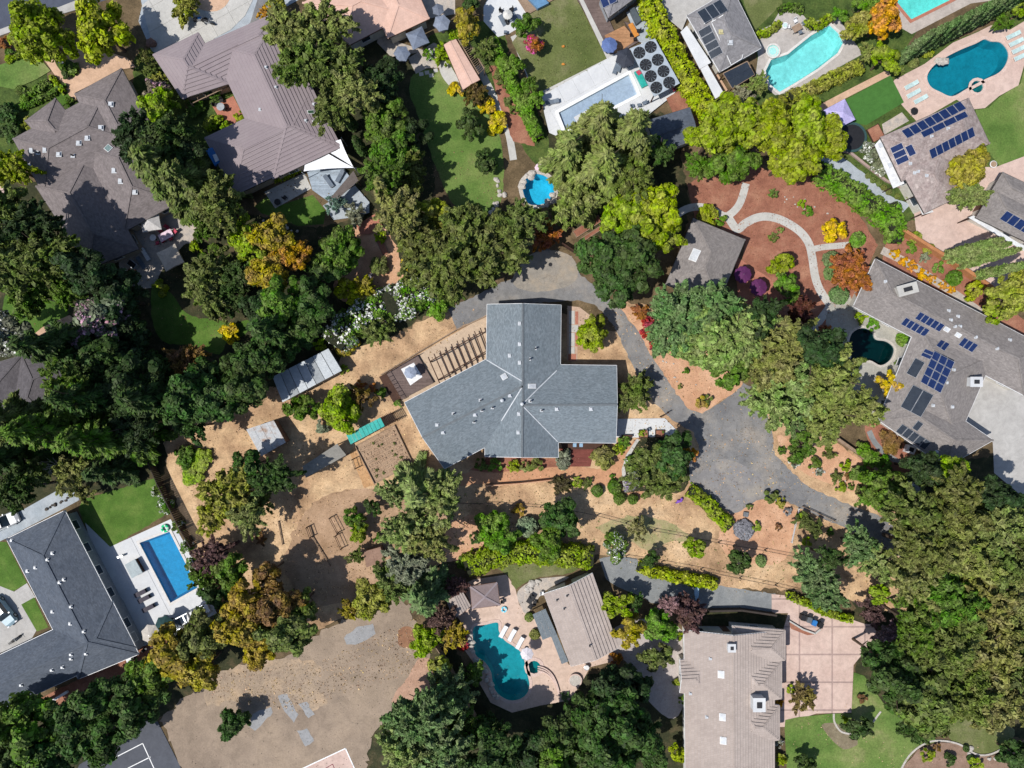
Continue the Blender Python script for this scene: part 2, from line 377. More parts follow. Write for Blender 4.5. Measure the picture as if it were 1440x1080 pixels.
def region(name, pts, mat, smooth=0, rough=0, h=0, parent=None, label=None, world=False, joints=None, jmat=None):
    """a sheet of ground, paving or planting 4 mm (or h) above what it lies on, cut open over pools"""
    w = [Vector(p) for p in pts] if world else px(pts)
    if smooth: w = spline(w, 4)
    if rough: w = roughen(w, rough)
    xs = [p.x for p in w]; ys = [p.y for p in w]; bb = (min(xs), min(ys), max(xs), max(ys))
    z = 0
    for r in REG:
        if not (bb[2] < r['bb'][0] or bb[0] > r['bb'][2] or bb[3] < r['bb'][1] or bb[1] > r['bb'][3]): z = max(z, r['z'])
    z += .004+h
    holes = [p['w'] for p in POOLS.values() if any(inside(q.x, q.y, w) for q in p['w']) or any(inside(q.x, q.y, p['w']) for q in w)]
    b = MB()
    if not holes:
        v3 = [Vector((p.x, p.y, z)) for p in w]; tris = [[v3[i] for i in t] for t in geometry.tessellate_polygon([v3])]
    else:
        vv = list(w); ee = [(i, (i+1) % len(w)) for i in range(len(w))]
        for hh in holes:
            k = len(vv); vv += hh; ee += [(k+i, k+(i+1) % len(hh)) for i in range(len(hh))]
        cv, _, cf, *_r = geometry.delaunay_2d_cdt(vv, ee, [], 0, 1e-5); tris = []
        for f in cf:
            q = [cv[i] for i in f]; cx = sum(p.x for p in q)/3; cy = sum(p.y for p in q)/3
            if inside(cx, cy, w) and not any(inside(cx, cy, hh) for hh in holes): tris.append([Vector((p.x, p.y, z)) for p in q])
    for q in tris:
        if geometry.normal(q).z < 0: q.reverse()
        b.face(q, mat, [(p.x, p.y) for p in q])
    if h > .02:
        n = len(w); A = sum(w[i].x*w[(i+1) % n].y-w[(i+1) % n].x*w[i].y for i in range(n)); ww = w if A > 0 else w[::-1]
        for i in range(n):
            p, q = ww[i], ww[(i+1) % n]; b.face([(p.x, p.y, z-h-.003), (q.x, q.y, z-h-.003), (q.x, q.y, z), (p.x, p.y, z)], mat)
    o = b.build(name); tag(o, label, kind='structure')
    REG.append(dict(w=w, z=z, bb=bb, o=o)); return o
def ribbon(name, pts, width, mat, k=5, label=None, h=0):
    """path of even width along a curve given in photograph pixels"""
    c = spline(px(pts), k, closed=False); L, R = [], []
    for i, p in enumerate(c):
        t = (c[min(i+1, len(c)-1)]-c[max(i-1, 0)]).normalized(); nn = Vector((-t.y, t.x))*width/2
        L.append(p+nn); R.append(p-nn)
    return region(name, L+R[::-1], mat, world=True, label=label, h=h)
def slabs(reg, org, ang, du, dv, gap, mat, name='slab', thick=.035, limit=300, sub=None, vary=0):
    """paving laid in a grid: one child object per slab, clipped to the outline, joints left open"""
    w = reg['w']; z = reg['z']; o = P(*org).to_2d(); a = math.radians(ang); u = Vector((math.cos(a), math.sin(a))); v = Vector((-u.y, u.x))
    us = [(p-o).dot(u) for p in w]; vs = [(p-o).dot(v) for p in w]; k = 0
    for i in range(math.floor(min(us)/du), math.ceil(max(us)/du)):
        for j in range(math.floor(min(vs)/dv), math.ceil(max(vs)/dv)):
            c = [o+u*(i*du+gap)+v*(j*dv+gap), o+u*((i+1)*du-gap)+v*(j*dv+gap), o+u*((i+1)*du-gap)+v*((j+1)*dv-gap), o+u*(i*du+gap)+v*((j+1)*dv-gap)]
            q = list(w)
            for e in range(4): q = clip(q, c[e], c[(e+1) % 4])
            if len(q) < 3 or area(q) < .15: continue
            if any(inside(*p['c'], q) or any(inside(*t, q) for t in p['w']) for p in POOLS.values()): continue
            m = q[0]*0
            for t in q: m += t/len(q)
            if any(inside(*m, p['w']) for p in POOLS.values()): continue
            b = MB(); b.prism(q, z+.001, z+thick+random.uniform(0, .004), mat)
            s = b.build(name); s.parent = reg['o']; k += 1
            if k >= limit: return
    reg['z'] = z+thick+.005

def pool(key, label, tint, plaster, cop=M_coping, cw=.38, depth=1.6, level=-.14, cat='swimming pool', name='swimming_pool'):
    p = POOLS[key]; w = p['w']; n = len(w); A = sum(w[i].x*w[(i+1) % n].y-w[(i+1) % n].x*w[i].y for i in range(n))
    if A < 0: w = w[::-1]
    zt = max(ground_z(*q) for q in offset(w, .5))
    t = thing(name, label, cat, (p['c'].x, p['c'].y, 0))
    pm = smat('plaster_'+key, [tuple(c*.9 for c in plaster), tuple(min(1, c*1.08) for c in plaster)], .5, 5, .08, rough=.6, bump=.05)
    b = MB(); fl = offset(w, -.35)
    for i in range(n):
        j = (i+1) % n; b.face([(w[j].x, w[j].y, zt), (w[i].x, w[i].y, zt), (fl[i].x, fl[i].y, -depth), (fl[j].x, fl[j].y, -depth)], pm)
    f3 = [Vector((q.x, q.y, -depth)) for q in fl]
    for tr in geometry.tessellate_polygon([f3]):
        q = [f3[i] for i in tr]
        if geometry.normal(q).z < 0: q.reverse()
        b.face(q, pm)
    b.build('basin', t)
    b = MB(); wi = [Vector((q.x, q.y, level)) for q in offset(w, .02)]
    for tr in geometry.tessellate_polygon([wi]):
        q = [wi[i] for i in tr]
        if geometry.normal(q).z < 0: q.reverse()
        b.face(q, water_mat('water_'+key, tint))
    b.build('water', t)
    if cw:
        b = MB(); wo = offset(w, cw); wi = offset(w, -.04); z1 = zt+.05
        for i in range(n):
            j = (i+1) % n
            b.face([(wi[i].x, wi[i].y, z1), (wo[i].x, wo[i].y, z1), (wo[j].x, wo[j].y, z1), (wi[j].x, wi[j].y, z1)], cop)
            b.face([(wo[i].x, wo[i].y, 0), (wo[j].x, wo[j].y, 0), (wo[j].x, wo[j].y, z1), (wo[i].x, wo[i].y, z1)], cop)
            b.face([(wi[j].x, wi[j].y, zt-.08), (wi[i].x, wi[i].y, zt-.08), (wi[i].x, wi[i].y, z1), (wi[j].x, wi[j].y, z1)], cop)
        b.build('coping', t)
    return t
# ================================================================ THE GROUND
region('ground', [(-3000, -3000), (4500, -3000), (4500, 4200), (-3000, 4200)], M_earth)
R_ = region
# woods floor and planted ground
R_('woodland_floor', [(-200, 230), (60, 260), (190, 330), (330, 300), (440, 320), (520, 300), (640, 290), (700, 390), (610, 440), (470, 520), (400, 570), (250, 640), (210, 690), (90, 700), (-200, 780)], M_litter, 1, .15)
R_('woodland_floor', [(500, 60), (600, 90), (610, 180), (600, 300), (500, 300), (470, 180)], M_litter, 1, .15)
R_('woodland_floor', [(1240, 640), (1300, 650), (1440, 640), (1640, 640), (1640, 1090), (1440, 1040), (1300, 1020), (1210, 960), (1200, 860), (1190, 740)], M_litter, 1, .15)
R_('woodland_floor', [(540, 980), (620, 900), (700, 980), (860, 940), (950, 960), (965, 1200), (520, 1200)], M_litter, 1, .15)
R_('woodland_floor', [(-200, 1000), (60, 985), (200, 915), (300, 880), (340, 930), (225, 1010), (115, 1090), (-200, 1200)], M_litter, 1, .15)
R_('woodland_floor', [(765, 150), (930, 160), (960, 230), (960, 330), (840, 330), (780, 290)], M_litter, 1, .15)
R_('planted_ground', [(0, 95), (60, 90), (70, 135), (105, 140), (110, 160), (40, 190), (0, 270), (-120, 270), (-120, 100)], M_green, 1, .1)
R_('planted_ground', [(190, 80), (240, 80), (262, 150), (300, 200), (270, 260), (200, 200)], M_green, 1, .1)
R_('planted_ground', [(600, 60), (640, 40), (700, 30), (720, 90), (770, 190), (760, 240), (700, 160), (690, 200), (640, 130)], M_green, 1, .1)
R_('planted_ground', [(970, -60), (1300, -60), (1300, 20), (1240, 100), (1120, 150), (1060, 140), (1060, 60)], M_green, 1, .1)
R_('planted_ground', [(1130, 150), (1250, 95), (1330, 60), (1440, 20), (1600, -60), (1600, 300), (1440, 300), (1200, 300)], M_green, 1, .1)
# dry slope round the long house
R_('dry_grass', [(232, 618), (300, 580), (380, 545), (470, 520), (485, 495), (560, 470), (640, 432), (760, 430), (860, 470), (880, 425), (960, 460), (1050, 545), (1110, 590), (1240, 660), (1275, 745), (1290, 800), (1290, 870), (1180, 840), (1080, 828), (1000, 830), (940, 805), (880, 785), (840, 780), (700, 775), (600, 800), (560, 830), (480, 870), (400, 900), (340, 850), (270, 760)], M_straw, 1, .15)
R_('bare_soil', [(430, 720), (480, 690), (560, 690), (640, 730), (650, 770), (560, 800), (520, 835), (450, 850), (400, 800)], smat('bare_brown_soil', [(.26, .16, .09), (.36, .235, .145), (.46, .31, .2)], .25, 7, .25), 1, .15)
R_('orange_soil', [(868, 428), (905, 440), (980, 470), (1050, 550), (1020, 560), (985, 582), (965, 572), (945, 545), (915, 500), (895, 465)], M_orange, 1, .06)
R_('orange_soil', [(1092, 612), (1170, 618), (1238, 668), (1222, 695), (1190, 690), (1140, 670), (1100, 645)], M_orange, 0, .06)
R_('orange_soil', [(1030, 712), (1060, 700), (1115, 712), (1120, 740), (1100, 790), (1040, 790), (1010, 760)], M_orange, 1, .06)
R_('orange_soil', [(600, 760), (660, 725), (690, 745), (680, 780), (620, 790)], M_orange, 1, .1)
R_('orange_soil', [(480, 330), (540, 320), (565, 380), (560, 400), (490, 425), (470, 400)], M_orange, 1, .1)
R_('orange_soil', [(625, 672), (700, 655), (800, 655), (850, 660), (880, 630), (900, 612), (900, 640), (880, 670), (872, 695), (905, 690), (900, 705), (860, 685), (800, 672), (700, 678), (640, 684)], smat('orange_path_soil', [(.42, .22, .12), (.52, .28, .16)], .4, 8, .15), 0, .05)
R_('planting_strip', [(690, 641), (785, 645), (800, 655), (690, 665), (660, 662)], M_bark, 0, .05)
# patch of sparse greenish grass on the slope south of the long house
R_('sparse_grass', [(842, 742), (870, 728), (920, 728), (962, 745), (975, 760), (940, 762), (915, 775), (885, 760), (858, 756)], smat('sparse_grass', [(.42, .31, .19), (.30, .27, .13), (.20, .21, .09)], .5, 8, .25), 1, .15)
# the lane and its turning area
R_('driveway', [(630, 434), (665, 418), (700, 400), (735, 385), (742, 362), (770, 351), (805, 360), (815, 385), (850, 415), (868, 428), (895, 462), (915, 498), (945, 545), (968, 574), (987, 582), (1020, 562), (1045, 540), (1062, 545), (1085, 600), (1090, 640), (1130, 680), (1170, 700), (1235, 725), (1285, 745), (1290, 785), (1262, 783), (1200, 748), (1155, 728), (1108, 706), (1075, 702), (1045, 706), (1028, 722), (1003, 704), (972, 682), (965, 655), (985, 630), (975, 608), (945, 590), (925, 572), (907, 547), (886, 508), (872, 476), (857, 450), (835, 428), (812, 422), (740, 427), (700, 430), (688, 445), (642, 462)], M_asph, 0, .08)
R_('driveway_apron', [(1000, 655), (1020, 645), (1065, 665), (1075, 688), (1062, 704), (1030, 722), (1003, 702), (975, 682), (985, 665)], M_asph2, 1, .06)
R_('driveway_apron', [(742, 362), (770, 352), (805, 362), (812, 390), (790, 405), (745, 410), (720, 395)], smat('dusty_asphalt', [(.20, .185, .165), (.28, .25, .21), (.36, .29, .21)], .3, 9, .14, cracks=.25), 1, .06)
# terrace, patio and beds round the long house
R_('terrace', [(540, 527), (687, 441), (690, 510), (575, 568), (560, 560)], smat('tan_terrace', [(.44, .33, .23), (.52, .40, .29)], .5, 8, .1), h=.03)
R_('patio', [(798, 430), (815, 432), (832, 445), (812, 470), (812, 508), (797, 508)], smat('pale_tan_paving', [(.42, .29, .21), (.50, .36, .27)], .5, 8, .1))
pt = R_('patio', [(866, 589), (935, 588), (958, 612), (955, 616), (866, 615)], M_white, h=.03)
slabs(REG[-1], (866, 615), 0, 2.3, 1.33, .015, M_white)
R_('planting_bed', [(900, 616), (955, 616), (968, 640), (962, 690), (905, 690), (878, 690), (876, 655), (890, 630)], M_litter, 1, .05)
R_('garden_path', [(878, 655), (893, 628), (900, 617), (895, 617), (880, 640), (874, 660), (876, 685), (884, 690)], M_conc)
R_('deck', [(786, 630), (836, 630), (830, 656), (800, 656)], smat('red_brown_deck', [(.15, .045, .035), (.20, .065, .05)], .5, 8, .12, uvlines=(3, .15, .012, .5)), h=.05)
# kitchen garden
bed = R_('vegetable_bed', [(500, 627), (555, 598), (581, 652), (527, 680)], M_soil, 0, .04, h=.04)
R_('path', [(492, 636), (500, 627), (528, 682), (512, 686)], smat('straw_path', [(.40, .22, .10), (.50, .30, .15)], .5, 8, .2), 0, .03)
# mulch garden, north-east
R_('mulch_garden', [(966, 258), (985, 250), (1050, 228), (1082, 240), (1135, 232), (1160, 250), (1200, 290), (1235, 345), (1225, 365), (1200, 430), (1205, 470), (1170, 500), (1110, 490), (1060, 440), (1035, 420), (1048, 337), (976, 306)], M_bark, 0, .08)
ribbon('garden_path', [(946, 306), (965, 294), (985, 291), (1005, 297), (1020, 304), (1033, 296), (1042, 282), (1049, 258)], 1.05, M_conc)
ribbon('garden_path', [(1022, 302), (1036, 322), (1048, 314), (1065, 306), (1082, 305), (1102, 311), (1124, 325), (1137, 342), (1142, 362), (1146, 388), (1153, 408), (1168, 430)], 1.15, M_conc)
ribbon('garden_path', [(1137, 352), (1155, 348), (1175, 346), (1196, 344)], .85, M_conc)
ribbon('garden_path', [(1168, 430), (1152, 452), (1142, 470), (1148, 490), (1165, 510)], 1.1, M_conc)
R_('gravel_patio', [(1165, 430), (1190, 412), (1206, 430), (1245, 452), (1290, 470), (1300, 480), (1275, 520), (1262, 560), (1235, 585), (1180, 545), (1160, 500)], smat('pea_gravel', [(.30, .29, .25), (.38, .365, .32)], .5, 9, .15), 1, .08)
R_('patio', [(1035, 365), (1055, 375), (1090, 400), (1092, 440), (1062, 450), (1040, 420)], M_brick, 1)
# garden strip and wall by the grey house
R_('mulch_bed', [(1245, 340), (1262, 325), (1395, 412), (1440, 450), (1440, 480), (1400, 462), (1340, 420), (1240, 370)], M_bark, 0, .06)
ribbon('stepping_path', [(1240, 352), (1280, 372), (1310, 392), (1345, 415), (1380, 440)], 1.1, M_flag)
R_('mulch_bed', [(1215, 600), (1238, 590), (1300, 650), (1280, 690), (1230, 650)], M_bark, 0, .06)
ribbon('garden_path', [(1222, 606), (1230, 622), (1245, 638), (1265, 650), (1282, 656)], .75, M_gravel)
R_('side_yard', [(1300, 648), (1312, 655), (1290, 700), (1265, 690)], M_greyc)
R_('driveway', [(1345, 588), (1372, 540), (1388, 505), (1450, 540), (1640, 600), (1640, 760), (1440, 700), (1398, 665), (1396, 622)], M_greyc)
# ---- north-west quarter
R_('street', [(-400, -300), (400, -300), (150, 0), (120, 8), (95, 10), (0, 43), (-400, 180)], M_road)
R_('pavement', [(-400, 190), (0, 51), (75, 24), (135, 6), (120, -4), (90, 8), (0, 42), (-400, 180)], M_greyc, h=.1)
dv = R_('driveway', [(200, 8), (185, -60), (420, -60), (420, 0), (402, 10), (362, 35), (330, 50), (300, 58), (291, 68), (279, 47), (216, 78), (195, 30)], M_bluec, h=.02)
R_('driveway', [(300, 56), (330, 50), (352, 32), (362, 0), (400, 0), (400, 20), (310, 66), (292, 68)], M_asph)
R_('driveway', [(200, 8), (232, -20), (356, -40), (356, 0), (345, 22), (325, 42), (302, 54), (291, 66), (280, 47), (218, 76)], M_conc)
slabs(REG[-1], (218, 76), 29, 3.0, 3.0, .035, M_conc)
R_('patio', [(270, -10), (320, -20), (322, 2), (305, 16), (280, 12)], M_tanp, 1)
R_('paved_drive', [(64, 86), (90, 60), (140, 70), (180, 82), (192, 95), (172, 98), (106, 131), (108, 140), (98, 135), (82, 112)], M_tanp)
R_('lawn', [(0, 92), (28, 82), (60, 86), (72, 100), (52, 112), (20, 126), (0, 122), (-80, 120), (-80, 95)], M_lawn)
R_('lawn', [(58, 138), (80, 122), (92, 124), (101, 140), (88, 150), (70, 140)], M_lawn2)
R_('hedge_bed', [(78, 85), (92, 82), (108, 92), (108, 102), (98, 106), (86, 100)], M_green, 1)
R_('stone_walk', [(-40, 260), (0, 275), (18, 268), (14, 262), (0, 262), (-40, 245)], M_pink)
R_('courtyard', [(255, 136), (317, 110), (347, 171), (288, 195)], M_green)
R_('patio', [(299, 150), (328, 135), (346, 170), (330, 178), (308, 165)], M_brick)
pav = R_('patio', [(165, 300), (262, 296), (276, 312), (270, 340), (258, 345), (228, 380), (212, 405), (175, 395), (165, 350)], M_flag, 1)
R_('lawn', [(215, 400), (240, 412), (262, 440), (300, 450), (330, 455), (350, 450), (345, 470), (320, 480), (308, 498), (270, 486), (230, 480), (215, 450)], M_lawn2, 1, .05)
R_('lawn', [(10, 410), (40, 415), (90, 430), (92, 448), (55, 465), (25, 475), (5, 450)], M_lawn2, 1, .05)
R_('path', [(38, 478), (60, 460), (98, 443), (104, 448), (92, 462), (60, 480), (42, 486)], M_tanp)
R_('lawn', [(358, 290), (386, 268), (384, 292), (440, 274), (458, 296), (455, 315), (420, 318), (385, 305), (368, 300)], M_lawn2)
R_('patio', [(372, 270), (428, 243), (438, 265), (387, 293)], M_conc)
R_('deck', [(432, 240), (480, 232), (500, 260), (464, 285), (440, 268)], smat('blue_grey_deck', [(.30, .36, .42), (.36, .42, .48)], .5, 8, .1, uvlines=(3, .15, .012, .6)), h=.3)
R_('patio', [(455, 290), (500, 262), (520, 285), (520, 300), (500, 306), (470, 310)], M_bluec)
R_('patio', [(502, 318), (530, 300), (538, 318), (520, 330), (508, 330)], M_brick)
R_('lawn', [(582, 105), (615, 98), (632, 118), (655, 138), (680, 155), (698, 178), (707, 215), (708, 260), (700, 290), (672, 302), (640, 290), (615, 240), (588, 165), (576, 130)], M_lawn, 1, .05)
R_('patio', [(574, 82), (610, 60), (632, 70), (622, 95), (600, 96), (585, 104)], M_flag)
R_('patio', [(543, 54), (604, 26), (640, 20), (640, -20), (590, -20), (545, 10), (530, 60), (550, 80), (600, 72)], M_flag)
R_('patio', [(618, 92), (630, 88), (652, 128), (636, 124), (622, 108)], M_conc, 1)
ribbon('side_path', [(672, 92), (690, 128), (708, 165), (716, 190), (722, 225)], 1.0, M_conc)
R_('garden_bed', [(688, 92), (720, 95), (745, 170), (752, 205), (722, 200), (700, 140)], M_bark, 0, .05)
R_('patio', [(680, 10), (700, -30), (735, -30), (748, 20), (735, 36), (715, 48), (700, 52), (680, 30)], M_white)
R_('path', [(718, 52), (726, 48), (754, 115), (746, 120)], M_conc)
# ---- north centre
R_('lawn', [(738, 22), (788, -4), (812, 0), (855, 86), (768, 132), (748, 122), (736, 90), (720, 60), (735, 40)], M_lawn3)
R_('deck_surround', [(733, -40), (778, -40), (790, -6), (742, 22), (728, 0)], M_wood, h=.2)
R_('kerb', [(812, -3), (818, -3), (858, 78), (868, 78), (768, 136), (762, 130), (853, 84)], M_conc, h=.1)
terr = R_('pool_terrace', [(762, 136), (868, 76), (900, 66), (905, 50), (935, 40), (960, 120), (940, 140), (912, 162), (850, 175), (790, 196), (772, 188), (765, 160)], M_white, h=.03)
slabs(REG[-1], (762, 136), 29, 2.4, 2.4, .012, M_white)
R_('yard', [(880, 20), (910, 0), (935, 60), (920, 70), (897, 60)], M_bluec)
R_('mulch_bed', [(936, 140), (962, 124), (982, 165), (990, 180), (975, 190), (945, 160)], M_bark)
R_('driveway', [(928, -60), (1000, -60), (1000, 20), (966, 25), (958, 45), (940, 30), (930, 10)], M_greyc)
R_('side_yard', [(984, 95), (1000, 92), (1022, 128), (1010, 140)], M_tanp)
R_('lawn', [(1032, -40), (1100, -40), (1100, 5), (1075, 30), (1062, 42), (1058, 40)], M_lawn3)
R_('pool_deck', [(1062, 45), (1085, 35), (1095, 18), (1112, 14), (1130, 22), (1138, 32), (1165, 25), (1178, 24), (1213, 76), (1170, 100), (1120, 128), (1090, 134), (1062, 110), (1066, 80)], smat('taupe_pool_deck', [(.37, .34, .31), (.45, .415, .385)], .4, 8, .08), 0)
R_('pool_deck', [(1235, -60), (1420, -60), (1400, 0), (1365, 5), (1282, 48), (1268, 40), (1250, 5)], smat('grey_pool_deck', (.42, .37, .33), .4, 8, .08))
R_('pool_deck', [(1250, 125), (1258, 112), (1300, 90), (1340, 60), (1375, 45), (1395, 35), (1420, 42), (1440, 30), (1520, 10), (1520, 90), (1440, 92), (1432, 120), (1405, 135), (1385, 152), (1366, 154), (1345, 140), (1290, 172), (1270, 150)], M_pink)
R_('lawn', [(1372, 155), (1390, 152), (1406, 136), (1435, 118), (1442, 90), (1640, 60), (1640, 240), (1440, 236), (1410, 238), (1384, 208)], M_lawn)
R_('lawn', [(1190, 140), (1252, 106), (1271, 144), (1218, 176), (1192, 172)], M_turf, h=.01)
R_('lawn', [(1142, 166), (1160, 152), (1170, 175), (1178, 210), (1150, 195)], M_turf)
ribbon('gravel_path', [(1135, 162), (1180, 138), (1215, 120), (1250, 102)], .9, M_tanp)
R_('gravel_drive', [(1150, 222), (1175, 215), (1200, 232), (1250, 275), (1280, 288), (1270, 298), (1240, 290), (1200, 262)], M_pale if False else M_bluec, 0, .05)
R_('paved_drive', [(1280, 270), (1300, 258), (1345, 235), (1400, 235), (1440, 220), (1640, 210), (1640, 420), (1440, 400), (1400, 405), (1325, 362), (1290, 340), (1285, 300)], M_pink)
R_('flower_bed', [(1210, 205), (1236, 195), (1262, 250), (1252, 262), (1205, 225)], M_green)
R_('gravel_bed', [(1240, 175), (1268, 158), (1278, 170), (1243, 190)], M_flag)
# ---- south-west
R_('driveway', [(-300, 880), (-300, 850), (0, 735), (80, 690), (105, 690), (112, 703), (88, 716), (9, 757), (-300, 900)], M_bluec)
R_('lawn', [(110, 715), (120, 700), (160, 690), (218, 672), (232, 700), (232, 725), (155, 770), (142, 768), (118, 735)], M_lawn2, 0, .05)
R_('front_lawn', [(-60, 800), (0, 762), (9, 762), (38, 820), (18, 832), (0, 826), (-60, 850)], M_lawn2)
R_('front_drive', [(-300, 850), (-60, 840), (0, 824), (20, 832), (38, 820), (50, 840), (30, 850), (52, 885), (42, 903), (0, 918), (-300, 1000)], M_greyc)
R_('lawn', [(30, 850), (48, 840), (68, 882), (52, 888)], M_lawn2)
kd = R_('pool_deck', [(120, 735), (155, 769), (240, 730), (262, 768), (305, 862), (262, 885), (207, 918), (195, 912), (192, 890), (135, 790)], M_white)
slabs(REG[-1], (155, 769), 27, 3.2, 3.2, .012, M_white)
R_('side_yard', [(50, 985), (192, 914), (230, 895), (240, 905), (140, 975), (40, 1010)], M_bark, 0, .06)
# ---- the open field
R_('field', [(225, 1007), (265, 978), (330, 945), (400, 925), (440, 895), (485, 870), (560, 842), (575, 850), (585, 880), (612, 935), (590, 975), (560, 990), (520, 1040), (512, 1200), (275, 1200), (255, 1080)], M_field, 0, .2)
R_('dry_weeds', [(300, 950), (390, 925), (450, 935), (440, 960), (460, 990), (420, 1000), (380, 975), (330, 985), (290, 990)], smat('weedy_gravel', [(.26, .20, .15), (.32, .245, .175), (.43, .31, .20)], .35, 6, .25), 1, .2)
Mp = smat('asphalt_patch', [(.25, .25, .25), (.31, .31, .31)], .5, 9, .1)
for q in ([(484, 896), (500, 882), (525, 877), (528, 892), (505, 905), (488, 906)], [(390, 978), (403, 975), (420, 1005), (414, 1016), (400, 1000)], [(420, 990), (432, 986), (442, 1004), (434, 1010)], [(418, 1028), (432, 1024), (442, 1042), (430, 1050)], [(356, 1003), (382, 994), (384, 1002), (358, 1028), (350, 1022)]):
    R_('asphalt_patch', q, Mp, 0, .06)
R_('bare_soil', [(560, 890), (566, 882), (580, 882), (584, 895), (575, 910), (562, 908)], smat('rust_soil', [(.20, .10, .06), (.30, .16, .09)], .8, 6, .2), 1, .05)
R_('bare_soil', [(590, 925), (612, 935), (600, 975), (570, 990), (550, 985), (575, 950)], smat('pinkish_dirt', [(.36, .22, .15), (.44, .28, .2)], .8, 6, .2), 1, .1)
R_('sports_court', [(112, 1075), (218, 1006), (256, 1082), (290, 1180), (60, 1180)], M_court)
zc = gz(200, 1060)+.004
def line(a, c, wdt, name, mat, z):
    b = MB(); p, q = P(*a), P(*c); b.beam((p.x, p.y, z), (q.x, q.y, z), wdt, .004, mat); return solo(b, name, None, None, kind='structure')
for a, c in (((160, 1066), (201, 1045)), ((201, 1045), (226, 1100)), ((180, 1080), (212, 1064)), ((153, 1046), (158, 1058))): line(a, c, .12, 'court_line', M_paint, zc)
R_('sports_court', [(424, 1081), (486, 1053), (500, 1081), (520, 1150), (440, 1150)], M_pink, h=.02)
zc = gz(470, 1076)+.004
for a, c in (((424, 1081), (486, 1052)), ((486, 1052), (512, 1110))): line(a, c, .16, 'court_line', M_paint, zc)
for a, c in (((458, 1080), (468, 1074)), ((468, 1074), (472, 1084)), ((462, 1086), (470, 1080))): line(a, c, .1, 'court_line', M_maroon, zc+.003)
# ---- south centre
R_('patio', [(640, 828), (665, 815), (712, 808), (724, 825), (730, 850), (740, 862), (770, 880), (800, 935), (866, 912), (885, 900), (915, 882), (930, 892), (900, 915), (862, 930), (830, 938), (815, 965), (800, 985), (760, 992), (720, 1002), (690, 988), (675, 962), (668, 935), (654, 915), (655, 885), (640, 862)], M_pink if False else smat('peach_patio', [(.50, .37, .29), (.60, .455, .37)], .35, 8, .09))
R_('lawn', [(700, 800), (716, 794), (800, 790), (812, 800), (790, 808), (758, 812), (735, 822), (725, 828), (716, 812)], M_lawn3, 1, .06)
R_('patio', [(728, 832), (750, 816), (775, 812), (800, 812), (765, 832), (742, 862), (732, 852)], M_flag, 1)
R_('gravel_drive', [(843, 786), (860, 781), (895, 785), (905, 800), (945, 812), (1000, 822), (1090, 835), (1090, 862), (1000, 856), (960, 850), (915, 848), (900, 838), (868, 825), (852, 815)], M_gravel, 0, .05)
R_('terrace', [(858, 888), (905, 870), (962, 890), (962, 985), (940, 1010), (895, 965), (880, 930), (860, 920)], smat('pinkish_flagstone', [(.36, .31, .29), (.46, .41, .38)], .9, 8, .12), 1)
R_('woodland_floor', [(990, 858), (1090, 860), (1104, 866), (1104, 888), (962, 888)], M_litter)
dr = R_('driveway', [(1085, 835), (1112, 838), (1140, 848), (1180, 865), (1215, 877), (1232, 878), (1232, 900), (1212, 920), (1200, 935), (1197, 1002), (1148, 1003), (1120, 1012), (1106, 1012), (1103, 1022), (1096, 1022), (1100, 890), (1108, 862), (1085, 862)], M_pinkband)
slabs(REG[-1], (1170, 920), 0, 4.6, 3.9, .11, M_pink, thick=.03)
R_('lawn', [(1103, 1024), (1104, 1012), (1122, 1008), (1172, 1003), (1197, 1003), (1200, 945), (1215, 950), (1250, 1000), (1300, 1030), (1320, 1042), (1290, 1050), (1268, 1080), (1230, 1140), (1110, 1140), (1106, 1080)], M_lawn)
R_('lawn', [(1330, 1000), (1420, 1020), (1420, 1045), (1400, 1058), (1370, 1058), (1335, 1038)], M_lawn3, 1)
R_('worn_patch', [(1155, 1020), (1180, 1018), (1205, 1040), (1200, 1050), (1180, 1050)], smat('bare_lawn_patch', [(.16, .13, .08), (.24, .2, .13)], 1, 7, .2), 1, .06)
R_('garden_bed', [(1268, 1080), (1290, 1055), (1320, 1042), (1345, 1045), (1370, 1062), (1400, 1062), (1420, 1050), (1440, 1040), (1500, 1150), (1270, 1150)], smat('bark_bed', [(.20, .13, .09), (.30, .2, .15)], .6, 7, .2), 0, .06)
ribbon('edging', [(1172, 1003), (1173, 1015), (1182, 1028), (1197, 1032)], .25, M_stone, h=.06)
ribbon('edging', [(1262, 1090), (1278, 1062), (1300, 1045), (1322, 1041), (1348, 1046), (1372, 1060), (1392, 1060), (1412, 1050), (1420, 1042)], .25, M_stone, h=.06)
ribbon('edging', [(1225, 1018), (1232, 1008), (1238, 1000)], .25, M_stone, h=.06)

# ================================================================ POOLS
pool('left', 'bright blue rectangular swimming pool in the white deck beside the dark slate roof', (.30, .74, .88), (.13, .38, .54), cw=.3, depth=1.0)
pool('kidney', 'deep teal free-form pool in the peach patio beside the tan tiled pool house', (.28, .80, .83), (.13, .36, .40), M_copingb, depth=1.2)
pool('turquoise', 'pale turquoise six-sided pool next to the round white spa and taupe deck', (.60, .91, .91), (.44, .68, .68), cw=.3)
pool('lagoon', 'large scalloped teal pool in the pink deck at the upper right', (.25, .76, .82), (.07, .30, .37), M_copingb)
pool('top', 'turquoise pool with a brick edge cut off at the top above the cypress row', (.55, .9, .88), (.34, .7, .68), M_brick)
pool('grotto', 'small bright blue rock-edged pool beneath the big olive tree', (.36, .84, .93), (.14, .52, .66), M_stone, cw=.5)
pool('pond', 'dark shaded garden pond west of the grey house with many solar panels', (.10, .38, .38), (.03, .10, .11), M_stone, cw=.3, depth=1, cat='pond', name='pond')
pool('spa_kidney', 'round teal spa with white jets set above the kidney-shaped pool', (.15, .60, .62), (.1, .4, .4), M_copingb, depth=.9, cat='spa', name='spa', cw=.45)
